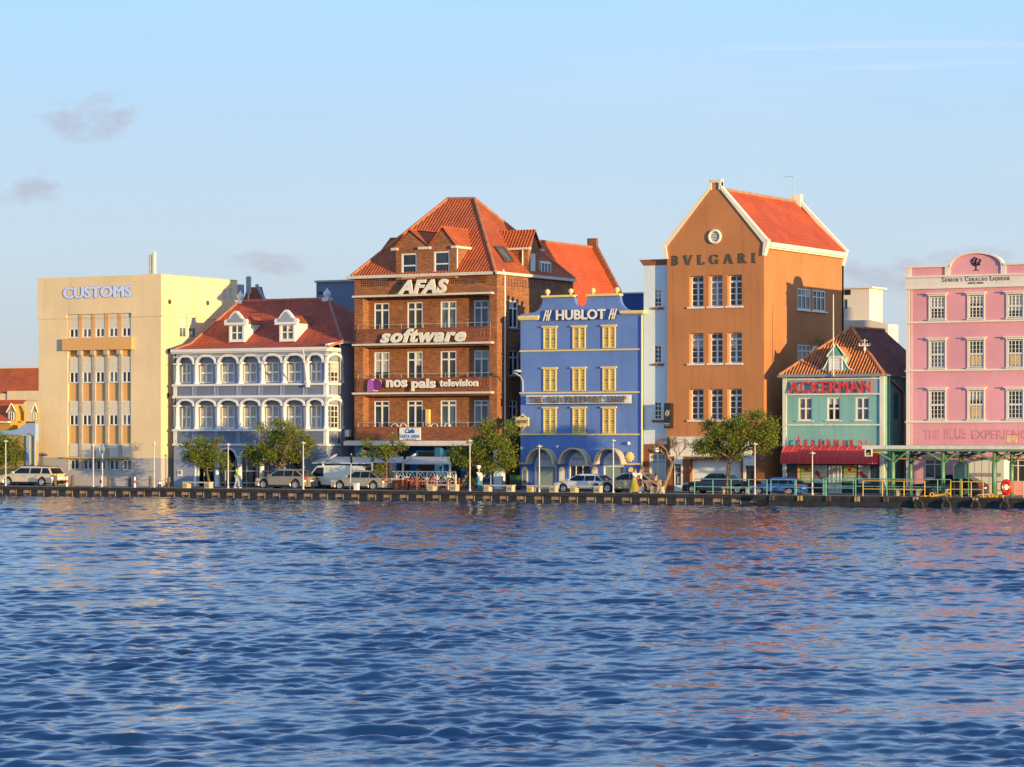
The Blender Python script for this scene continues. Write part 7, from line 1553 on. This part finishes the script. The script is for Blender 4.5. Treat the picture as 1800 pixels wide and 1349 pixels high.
# ================================================================== vehicles
def off_poly(P, d):
    n = len(P); out = []
    for i in range(n):
        a, b, c = Vector(P[i-1]), Vector(P[i]), Vector(P[(i+1) % n]); e1 = (b-a).normalized(); e2 = (c-b).normalized(); n1, n2 = Vector((-e1.y, e1.x)), Vector((-e2.y, e2.x)); k = (n1+n2); k = k/max(.5, k.length_squared)*2 if k.length > .1 else n1
        out.append(tuple(b+k*d))
    return out
def chaikin(P):
    out = [P[0]]
    for a, b in zip(P[:-1], P[1:]):
        if a is not P[0]: out.append((a[0]*.78+b[0]*.22, a[1]*.78+b[1]*.22))
        if b is not P[-1]: out.append((a[0]*.22+b[0]*.78, a[1]*.22+b[1]*.78))
    return out+[P[-1]]
def car(name, label, cat, px0, px1, Y, pyt, col, kind='suv', rim=None, pyb=None, lights=True, sideglass=None):
    """car parked facing left; px0..px1 its ends, Y its near side, pyt its roof"""
    x0, x1 = XF(px0, Y), XF(px1, Y); L = x1-x0; xm = XF((px0+px1)/2, Y); z0 = -.05; H = ZP(xm, Y, pyt)-z0; W = 1.8
    o = thing(name, label, cat, (x0, Y+W/2, z0), local=True)
    SP = {'suv': dict(hood=.60, belt=.62, tail=.62, xw=.23, xr=.39, xe=.90, xb=.985, wf=.17, wr=.80, R=.225, gc=.16, hx=.03),
          'cross': dict(hood=.58, belt=.62, tail=.62, xw=.25, xr=.45, xe=.78, xb=.97, wf=.175, wr=.80, R=.235, gc=.15, hx=.03),
          'sedan': dict(hood=.54, belt=.60, tail=.62, xw=.24, xr=.47, xe=.70, xb=.93, wf=.175, wr=.80, R=.225, gc=.13, hx=.02),
          'hatch': dict(hood=.56, belt=.61, tail=.62, xw=.22, xr=.44, xe=.80, xb=.97, wf=.19, wr=.82, R=.22, gc=.14, hx=.02),
          'van': dict(hood=.50, belt=.52, tail=.54, xw=.06, xr=.20, xe=.975, xb=.995, wf=.20, wr=.78, R=.17, gc=.12, hx=.0),
          'pickup': dict(hood=.60, belt=.63, tail=.62, xw=.26, xr=.38, xe=.60, xb=.68, wf=.15, wr=.79, R=.215, gc=.18, hx=.02)}[kind]
    S = SP; h = lambda f: f*H; X = lambda f: f*L; Rw = S['R']*H; RA = Rw*1.16; gc = h(S['gc'])
    wx = [X(S['wf']), X(S['wr'])]
    top = [(X(.012), gc), (0, h(.26)), (X(.004), h(.40)), (X(S['hx']+.01), h(S['hood']*.86)), (X(S['hx']+.05), h(S['hood']*.95)), (X((S['xw']+S['hx'])/2+.02), h(S['hood']*1.0)), (X(S['xw']), h(S['belt']))]
    if kind == 'pickup': top += [(X(.69), h(S['belt'])), (X(.70), h(.62)), (X(.985), h(.62)), (X(1), h(.45)), (X(.99), h(.24))]
    else: top += [(X(S['xb']), h(S['tail'])), (X(.99), h(S['tail']*.9)), (X(1.0), h(.42)), (X(.992), h(.26))]
    top += [(X(.985), gc)]
    bot = []
    for w in wx[::-1]:
        dz = max(-.98, min(.98, (gc-Rw)/RA)); a0 = math.asin(dz)
        for k in range(9): t = a0+(math.pi-2*a0)*k/8; bot.append((w+RA*math.cos(t), Rw+RA*math.sin(t)))
    top = chaikin(top); P = top+bot; c = .07
    area = sum(a[0]*b[1]-b[0]*a[1] for a, b in zip(P, P[1:]+P[:1])); PI_ = off_poly(P, .05 if area > 0 else -.05)
    m = MB(); layers = [(-W/2, PI_), (-W/2+c, P), (W/2-c, P), (W/2, PI_)]; ids = []
    for y, Q in layers: ids.append([m.p(u, y, z) for u, z in Q])
    n = len(P)
    for a, b in zip(ids[:-1], ids[1:]):
        for i in range(n): m.f.append([a[i], a[(i+1) % n], b[(i+1) % n], b[i]])
    m.f.append(ids[0]); m.f.append(ids[-1][::-1])
    pm = plain('car_paint_'+label[:18].replace(' ', '_'), col, .28, .12 if kind != 'van' else 0, .5, .04, coat=.6); body = m.build('body', pm, o)
    # cabin: narrower towards the roof
    zb = h(S['belt'])-.02; G = chaikin([(X(S['xw'])-.02, zb), (X(S['xr'])-.12, h(.95)), (X(S['xr'])+.1, h(.99)), (X((S['xr']+S['xe'])/2), H*1.005), (X(S['xe']), h(.975)), (X(S['xb'])-.03, zb)])
    ins = (lambda z: .07+.19*(z-zb)/(H-zb)) if kind != 'van' else (lambda z: .03+.1*(z-zb)/(H-zb))
    m = MB(); A = [m.p(u, -W/2+ins(z), z) for u, z in G]; B = [m.p(u, W/2-ins(z), z) for u, z in G]; n = len(G)
    m.f.append(A); m.f.append(B[::-1])
    for i in range(n): m.f.append([A[i], B[i], B[(i+1) % n], A[(i+1) % n]])
    m.build('cabin', pm, o)
    gl = M['glass_car']; Lr = lambda t, a, b: a+(b-a)*t
    def side(poly, sgn): return [(u, sgn*(W/2-ins(z)+.008), z) for u, z in poly]
    zt = h(.91); zb2 = zb+.05
    xa = lambda z: Lr((z-zb)/(H*.985-zb), X(S['xw']), X(S['xr'])); xz = lambda z: Lr((z-zb)/(h(.975)-zb), X(S['xb']), X(S['xe']))
    cuts = {'van': [(.0, .2)], 'pickup': [(0, .55), (.62, .98)], 'sedan': [(0, .42), (.45, .8), (.83, 1)], 'hatch': [(0, .45), (.48, .82), (.86, 1)]}.get(kind, [(0, .40), (.43, .74), (.78, .99)])
    xL0, xL1, xR0, xR1 = xa(zb2)+.08, xa(zt)+.08, xz(zb2)-.09, xz(zt)-.09
    for k, (t0, t1) in enumerate(cuts):
        for sgn in (-1, 1):
            m = MB(); ax = lambda t: (Lr(t, xL0, xR0), Lr(t, xL1, xR1))
            a0, a1 = ax(t0); b0, b1 = ax(t1)
            if t0 > 0 and kind != 'van': mid = (a0+a1)/2; a0 = a1 = mid
            if t1 < .9: mid = (b0+b1)/2; b0 = b1 = mid
            m.poly(side([(a0, zb2), (b0, zb2), (b1, zt), (a1, zt)], sgn)); m.build('side_window', gl, o)
    m = MB(); e = .012
    m.poly([(xa(zb2)-e*2, -W/2+ins(zb2)+.07, zb2+.0), (xa(zb2)-e*2, W/2-ins(zb2)-.07, zb2), (xa(zt)-e*2, W/2-ins(zt)-.07, zt), (xa(zt)-e*2, -W/2+ins(zt)+.07, zt)]); m.build('windscreen', gl, o)
    m = MB(); m.poly([(xz(zb2)+e*2, -W/2+ins(zb2)+.1, zb2), (xz(zb2)+e*2, W/2-ins(zb2)-.1, zb2), (xz(zt)+e*2, W/2-ins(zt)-.1, zt), (xz(zt)+e*2, -W/2+ins(zt)+.1, zt)]); m.build('rear_window', gl, o)
    # wheels
    for w in wx:
        for sy in (-1, 1):
            y0, y1 = sorted((sy*(W/2-.02), sy*(W/2-.24))); yo = sy*(W/2-.02)
            m = MB(); pr = [(Rw*.62, 0), (Rw*.96, .01), (Rw, .05), (Rw, .17), (Rw*.96, .21), (Rw*.62, .22)]
            rings = []
            for r_, t in pr: rings.append([m.p(w+r_*math.cos(k*math.pi/12), sy*(W/2-.02-t), Rw+r_*math.sin(k*math.pi/12)) for k in range(24)])
            for a, b in zip(rings[:-1], rings[1:]):
                for k in range(24): m.f.append([a[k], a[(k+1) % 24], b[(k+1) % 24], b[k]])
            wl_ = m.build('wheel', M['tyre'], o); m = MB(); rr = Rw*.64; yr = sy*(W/2-.045)
            m.torus((w, yr, Rw), rr*.93, .03, 'd', 24, 5)
            ns = 5
            for k in range(ns):
                t = 2*math.pi*k/ns+.3; dx, dz = math.cos(t), math.sin(t); px_, pz_ = -dz, dx; a_, b_ = .055, .085
                m.f.append([m.p(w+dx*r_*rr+px_*s_, yr, Rw+dz*r_*rr+pz_*s_) for r_, s_ in ((.08, -a_), (.95, -b_), (.95, b_), (.08, a_))])
            m.tube((w, yr, Rw), (w, yr+sy*.02, Rw), .07, .06, 12); m.build('rim', M[rim or 'rim'], wl_)
            m = MB(); m.tube((w, sy*(W/2-.09), Rw), (w, sy*(W/2-.1), Rw), rr, rr, 20); m.build('brake_disc', M['black'], wl_)
    m = MB(); m.box(X(.03), X(.97), -W/2+.12, W/2-.12, gc*.75, gc+.15); m.build('underbody', M['black'], o)
    for y in (-W/2-.001, W/2-.008): m = MB(); m.box(wx[0]+RA+.02, wx[1]-RA-.02, y, y+.009, gc+.0, gc+.11); m.build('sill_trim', M['black'], o)
    cu = [.40, .43] if kind not in ('van', 'pickup') else [.22, .5]
    m = MB(); xs_ = [X(S['xw']+.04), X(.5), X(.72)] if kind not in ('van', 'pickup') else ([X(.07), X(.27)] if kind == 'van' else [X(.3), X(.52), X(.69)])
    for x in xs_: m.box(x-.006, x+.006, -W/2-.002, -W/2+.004, gc+.14, zb-.02)
    m.build('door_gap', M['black'], o)
    for x in xs_[1:]: m = MB(); m.box(x-.24, x-.07, -W/2-.03, -W/2-.003, zb-.16, zb-.12); m.build('door_handle', pm if kind != 'suv' else M['black'], o)
    hl = plain('headlight_lens', (.5, .5, .52), .12, .3); tl = plain('tail_light_lens', (.45, .01, .01), .2)
    for sy in (-1, 1):
        m = MB(); y0, y1 = sorted((sy*(W/2+.004), sy*(W/2-.42))); zc = h(S['hood']*.83)
        m.box(X(S['hx'])-.005, X(S['hx']+.075), y0, y1, zc-.09, zc+.07); m.build('headlight', hl if kind != 'van' else plain('amber_lens', (.7, .35, .05), .2), o)
        m = MB(); zc = h(.53 if kind != 'van' else .42); m.box(X(.975), X(1.0)-.01, *sorted((sy*(W/2+.002), sy*(W/2-.24))), zc-.07, zc+.07); m.build('taillight', tl, o)
        m = MB(); m.box(xa(zb2)+.12, xa(zb2)+.34, *sorted((sy*(W/2+.02), sy*(W/2+.2))), zb2+.0, zb2+.16); m.build('wing_mirror', pm, o)
    m = MB(); m.box(-.02, X(.012), -W*.3, W*.3, h(.3), h(.42)); m.box(-.01, X(.02), -W/2+.1, W/2-.1, gc-.02, gc+.16); m.build('grille', M['black'], o); m = MB(); m.box(X(.985), X(1.0)+.02, -W/2+.1, W/2-.1, gc-.02, h(.3)); m.build('rear_bumper', M['black'] if kind in ('suv', 'van') else pm, o)
    m = MB(); m.box(X(1.0)+.021, X(1.0)+.03, -.26, .26, h(.36), h(.44)); m.build('number_plate', M['white'], o)
    if kind in ('suv', 'cross'):
        m = MB()
        for sy in (-1, 1): m.tube((X(S['xr'])+.1, sy*(W/2-.3), H+.02), (X(S['xe']), sy*(W/2-.3), H+.0), .025, .025, 6)
        m.build('roof_rail', M['black'], o)
    if kind == 'pickup':
        m = MB(); m.box(X(.71), X(.97), -W/2+.1, W/2-.1, h(.621), h(.64)); m.build('bed_cover', M['black'], o)
    return o
M['glass_car'] = glass('car_glass', (.006, .009, .012), .08, .3, .35)
M['steelrim'] = plain('dark_steel_rim', (.12, .12, .13), .5, .5)
car('beige_car', 'beige sport utility car parked at the left edge of the quay', 'car', -3, 91.5, YQ+2.6, 820, (.66, .56, .38), 'suv')
car('white_car', 'white car half hidden behind the tree and the beige car', 'car', -34, 47, YQ+5.0, 823, (.6, .62, .66), 'sedan')
car('white_car', 'distant pale car roof between the round tree and the cream block', 'car', 10, 60, YQ+4.6, 822, (.55, .58, .62), 'hatch')
car('crossover_car', 'dark grey crossover car under the spreading tree', 'car', 447, 536, YQ+2.5, 824.5, (.27, .235, .18), 'cross')
car('cream_van', 'cream delivery van parked between the dark crossover and silver sedan', 'van', 536, 641, YQ+4.6, 818.5, (.72, .66, .52), 'van', rim='steelrim')
car('silver_sedan', 'grey-gold sedan parked before the white cafe awning', 'car', 580, 674, YQ+2.4, 826.5, (.34, .31, .24), 'sedan')
car('white_hatchback', 'white hatchback parked before the middle blue arch', 'car', 972, 1064, YQ+2.7, 833.5, (.6, .62, .66), 'hatch')
car('bronze_crossover', 'bronze crossover parked behind the walking women', 'car', 1050, 1147, YQ+2.4, 830.5, (.42, .32, .20), 'cross')
car('blue_pickup', 'dark navy pick-up truck before the white garage door', 'pick-up truck', 1198, 1322, YQ+3.2, 832.5, (.012, .022, .055), 'pickup')
car('blue_hatchback', 'bright blue hatchback behind the green railing by the alley', 'car', 1317, 1402.5, YQ+2.8, 839.5, (.03, .12, .42), 'hatch')
car('black_car', 'black car parked behind the green canopy posts', 'car', 1592, 1722, YQ+4.2, 836, (.012, .015, .03), 'cross')

# ================================================================== people
def skin_mesh(name, verts, edges, radii, mat, parent, root=0, sub=1):
    me = bpy.data.meshes.new(name); me.from_pydata([tuple(v) for v in verts], edges, []); o = bpy.data.objects.new(name, me); COL.objects.link(o); o.parent = parent
    sk = o.modifiers.new('Skin', 'SKIN'); sk.use_smooth_shade = True
    if not me.skin_vertices: 
        bm = bmesh.new(); bm.from_mesh(me); bm.verts.layers.skin.verify(); bm.to_mesh(me); bm.free()
    for i, r in enumerate(radii): me.skin_vertices[0].data[i].radius = (r, r); me.skin_vertices[0].data[i].use_root = (i == root)
    ss = o.modifiers.new('Subdivision', 'SUBSURF'); ss.levels = sub; ss.render_levels = sub; me.materials.append(mat); return o
def person(label, x, Y, rz, J, cloth, skin='skin', hair=(.03, .018, .01), H=1.7, name='person', z=0):
    """J: joints in metres, facing +x. keys hip chest neck head lh rh (hands) le re (elbows) lk rk (knees) lf rf (feet) ls rs (shoulders)"""
    o = thing(name, label, 'person', (x, Y, z), rz, local=True)
    k = ['hip', 'waist', 'chest', 'neck', 'head', 'crown', 'ls', 'le', 'lw', 'rs', 're', 'rw', 'lhip', 'lk', 'la', 'lt', 'rhip', 'rk', 'ra', 'rt', 'nose']
    V = {q: Vector(J[q]) for q in J}
    V.setdefault('waist', V['hip'].lerp(V['chest'], .45)); hd = V['head']; V['crown'] = hd+Vector((0, 0, .09)); V['nose'] = hd+Vector((.095, 0, -.02))
    for s, sy in (('l', 1), ('r', -1)): V.setdefault(s+'s', V['chest']+Vector((0, sy*.18, .08))); V.setdefault(s+'hip', V['hip']+Vector((0, sy*.09, -.03))); V[s+'t'] = V[s+'a']+Vector((.15, 0, -.03))
    vs = [V[q] for q in k]; I = {q: i for i, q in enumerate(k)}
    E = [('hip', 'waist'), ('waist', 'chest'), ('chest', 'neck'), ('neck', 'head'), ('head', 'crown'), ('head', 'nose'), ('chest', 'ls'), ('ls', 'le'), ('le', 'lw'), ('chest', 'rs'), ('rs', 're'), ('re', 'rw'), ('hip', 'lhip'), ('lhip', 'lk'), ('lk', 'la'), ('la', 'lt'), ('hip', 'rhip'), ('rhip', 'rk'), ('rk', 'ra'), ('ra', 'rt')]
    Rr = dict(hip=.12, waist=.115, chest=.13, neck=.055, head=.092, crown=.075, nose=.018, ls=.06, le=.042, lw=.028, rs=.06, re=.042, rw=.028, lhip=.09, lk=.058, la=.04, lt=.035, rhip=.09, rk=.058, ra=.04, rt=.035)
    es = [(I[a], I[b]) for a, b in E]; rd = [Rr[q] for q in k]
    for s in ('l', 'r'):     # five fingers and a thumb side
        w = V[s+'w']; d = (w-V[s+'e']).normalized(); side = Vector((0, 1, 0)) if abs(d.y) < .8 else Vector((1, 0, 0)); b = d.cross(side).normalized()
        palm = w+d*.08; vs.append(palm); rd.append(.026); pi = len(vs)-1; es.append((I[s+'w'], pi))
        for f in range(4):
            p1 = palm+d*.05+b*(.022*(f-1.5)); p2 = p1+d*(.035-.004*abs(f-1.3))+side*.012; vs += [p1, p2]; rd += [.009, .008]; es += [(pi, len(vs)-2), (len(vs)-2, len(vs)-1)]
        t1 = w+d*.04+b*.045; vs.append(t1); rd.append(.01); es.append((I[s+'w'], len(vs)-1))
    skin_mesh('body', vs, es, rd, M[skin], o, 0)
    def garment(nm, keys, edges, scale, mat, end=None):
        loc = {q: i for i, q in enumerate(keys)}; pts = [V[q] if q in V else q for q in keys]; skin_mesh(nm, pts, [(loc[a], loc[b]) for a, b in edges], [Rr[q]+scale for q in keys], mat, o, 0)
    if 'shirt' in cloth:
        V['lsl'] = V['ls'].lerp(V['le'], .75 if not cloth.get('long') else 1.0); V['rsl'] = V['rs'].lerp(V['re'], .75 if not cloth.get('long') else 1.0); Rr['lsl'] = Rr['rsl'] = .045
        ks = ['waist', 'hip', 'chest', 'ls', 'rs', 'lsl', 'rsl']; ed = [('hip', 'waist'), ('waist', 'chest'), ('chest', 'ls'), ('chest', 'rs'), ('ls', 'lsl'), ('rs', 'rsl')]
        if cloth.get('long'): ks += ['lw', 'rw']; ed += [('lsl', 'lw'), ('rsl', 'rw')]
        garment('shirt', ks, ed, .018, plain('shirt_'+label[:20].replace(' ', '_'), cloth['shirt'], .8), None)
    if 'trousers' in cloth:
        a, b = ('la', 'ra') if not cloth.get('shorts') else ('lk', 'rk'); ks = ['hip', 'lhip', 'rhip', 'lk', 'rk']+(['la', 'ra'] if a == 'la' else []); ed = [('hip', 'lhip'), ('hip', 'rhip'), ('lhip', 'lk'), ('rhip', 'rk')]+([('lk', 'la'), ('rk', 'ra')] if a == 'la' else [])
        garment('trousers', ks, ed, .018, plain('trousers_'+label[:20].replace(' ', '_'), cloth['trousers'], .8))
    if 'skirt' in cloth:
        m = MB(); h = V['waist']; prof = [(.15, h.z), (.19, h.z-.15), (.22, .5), (.27, .25), (.31, .1)]; rings = []
        for i, (r_, z_) in enumerate(prof):
            cx = h.x-.02-(h.z-z_)*.10; rings.append([m.p(cx+r_*(1+.12*math.sin(5*t))*math.cos(t)*1.1, r_*(1+.12*math.cos(7*t))*.8*math.sin(t), z_) for t in [2*math.pi*q/20 for q in range(20)]])
        for a, b in zip(rings[:-1], rings[1:]):
            for q in range(20): m.f.append([a[q], a[(q+1) % 20], b[(q+1) % 20], b[q]])
        m.build('skirt', plain('skirt_'+label[:20].replace(' ', '_'), cloth['skirt'], .8), o, True)
    m = MB(); hh = V['head']; m.sphere((hh.x-.02, hh.y, hh.z+.045), .105, .095, .095, 12, 8)
    if cloth.get('longhair'): m.sphere((hh.x-.075, hh.y, hh.z-.12), .07, .09, .2, 10, 7)
    m.build('hair', plain('hair_'+label[:20].replace(' ', '_'), hair, .6), o, True)
    for s in ('l', 'r'): m = MB(); a = V[s+'a']; m.sphere((a.x+.07, a.y, max(a.z-.03, .05)), .14, .05, .05, 10, 6); m.build('shoe', plain('shoe_'+label[:20].replace(' ', '_'), cloth.get('shoe', (.05, .05, .05)), .6), o, True)
    if cloth.get('hat'): m = MB(); m.lathe(hh.x, hh.y, [(.11, hh.z+.06), (.115, hh.z+.14), (.17, hh.z+.2), (.17, hh.z+.27), (.1, hh.z+.33)], 14); m.build('hat', M['white'], o, True)
    if cloth.get('apron'): m = MB(); m.sphere((V['waist'].x+.12, 0, V['waist'].z), .17, .17, .3, 12, 8); m.build('apron', M['white'], o, True)
    return o
walk = dict(hip=(0, 0, .9), chest=(.03, 0, 1.27), neck=(.04, 0, 1.43), head=(.07, 0, 1.56), lk=(.2, .1, .5), la=(.28, .1, .08), rk=(-.02, -.1, .48), ra=(-.3, -.1, .12), le=(-.1, .25, 1.08), lw=(.06, .26, .88), re=(.1, -.25, 1.08), rw=(.26, -.2, .93))
P0 = YQ+.9
person('person in bright green shirt walking past the blue mansion, seen from behind', XF(416, YQ+1.6), YQ+1.6, 0.4, dict(walk, lk=(.12, .1, .48), la=(.16, .1, .08), ra=(-.16, -.1, .1)), dict(shirt=(.25, .5, .03), long=True, trousers=(.3, .33, .42), shoe=(.5, .5, .5)), skin='skin_dark', hair=(.01, .01, .01))
w2 = dict(walk); w2.update(le=(.1, .22, 1.1), lw=(.26, .1, 1.06), re=(.06, -.24, 1.1), rw=(.24, -.12, 1.02))
person('person with long brown hair, white top and olive skirt walking right', XF(1115, P0), P0, 0.0, w2, dict(shirt=(.7, .66, .6), skirt=(.27, .24, .03), longhair=True, shoe=(.7, .6, .45)), hair=(.12, .05, .02))
w3 = {q: (v[0], v[1], v[2]*.96) for q, v in walk.items()}
person('person in white top and pink shorts beside the olive skirt', XF(1124.5, P0+.7), P0+.7, 0.0, w3, dict(shirt=(.72, .7, .68), trousers=(.55, .3, .25), shorts=True, longhair=True, shoe=(.7, .6, .5)), hair=(.25, .13, .06))
sit = dict(hip=(0, 0, .56), chest=(.06, 0, .92), neck=(.1, 0, 1.08), head=(.14, 0, 1.21), lk=(.42, .12, .52), la=(.5, .12, .07), rk=(.44, -.1, .54), ra=(.38, -.12, .07), le=(.12, .24, .74), lw=(.34, .14, .6), re=(.14, -.24, .74), rw=(.36, -.12, .6))
person('person in dark shirt sitting on the short bench by the bare tree', XF(1151, P0), P0, -.35, sit, dict(shirt=(.06, .05, .045), trousers=(.05, .05, .06), shorts=True, shoe=(.2, .1, .05)), skin='skin', hair=(.01, .01, .01))
st = dict(hip=(0, 0, .85), chest=(.0, 0, 1.2), neck=(-.02, 0, 1.36), head=(-.04, 0, 1.49), lk=(.04, .1, .45), la=(0, .1, .08), rk=(.04, -.1, .45), ra=(0, -.1, .08), le=(.15, .26, 1.02), lw=(.38, .16, 1.1), re=(.15, -.26, 1.02), rw=(.38, -.16, 1.1))
ch = person('chef statue in white jacket, tall hat and blue trousers on the quay', XF(842, YQ+1.2), YQ+1.2, 0, st, dict(shirt=(.7, .66, .58), long=True, trousers=(.04, .25, .45), hat=True, apron=True, shoe=(.03, .03, .03)), name='chef_statue'); ch['category'] = 'statue'
# diners half hidden on the terrace
st2 = {q: v for q, v in sit.items()}
for px, lb, cs, rz in ((660, 'person in red top seated under the awning behind the silver sedan', (.5, .05, .04), 0), (736, 'person in dark shirt seated on the cafe terrace behind the cross-braced rail', (.04, .04, .05), 2.8), (772, 'person in pale blue shirt seated on the terrace right of the dark shirt', (.3, .4, .5), .2)):
    person(lb, XF(px, YQ+5.6), YQ+5.6, rz, st2, dict(shirt=cs, trousers=(.05, .06, .1)), skin='skin_dark', hair=(.01, .01, .01), z=.35)
    m = MB(); xx = XF(px, YQ+5.6); sb = thing('terrace_stool', {660: 'dark stool under the person in red', 736: 'dark stool under the terrace diner in dark shirt', 772: 'dark stool under the terrace diner in pale blue'}[px], 'stool', (xx, YQ+5.6, 0), local=True); m.box(-.2, .2, -.2, .2, .72, .77); m.build('seat', M['wood'], sb); m = MB(); m.box(-.06, .06, -.06, .06, -.06, .72); m.build('leg', M['wood'], sb)
m = MB(); m.box(XF(655, YQ+6.2), XF(793, YQ+6.2), YQ+4.65, YQ+7.5, -.06, .1); dk = thing('terrace_deck', 'low dark timber cafe deck under the white awning', 'deck', (XF(655, YQ+6.2), YQ+4.65, 0)); m.build('boards', M['wood'], dk); m = MB(); m.box(XF(655, YQ+6.2), XF(793, YQ+6.2), YQ+4.6, YQ+4.648, -.06, .12); m.build('edge_board', M['wood'], dk)
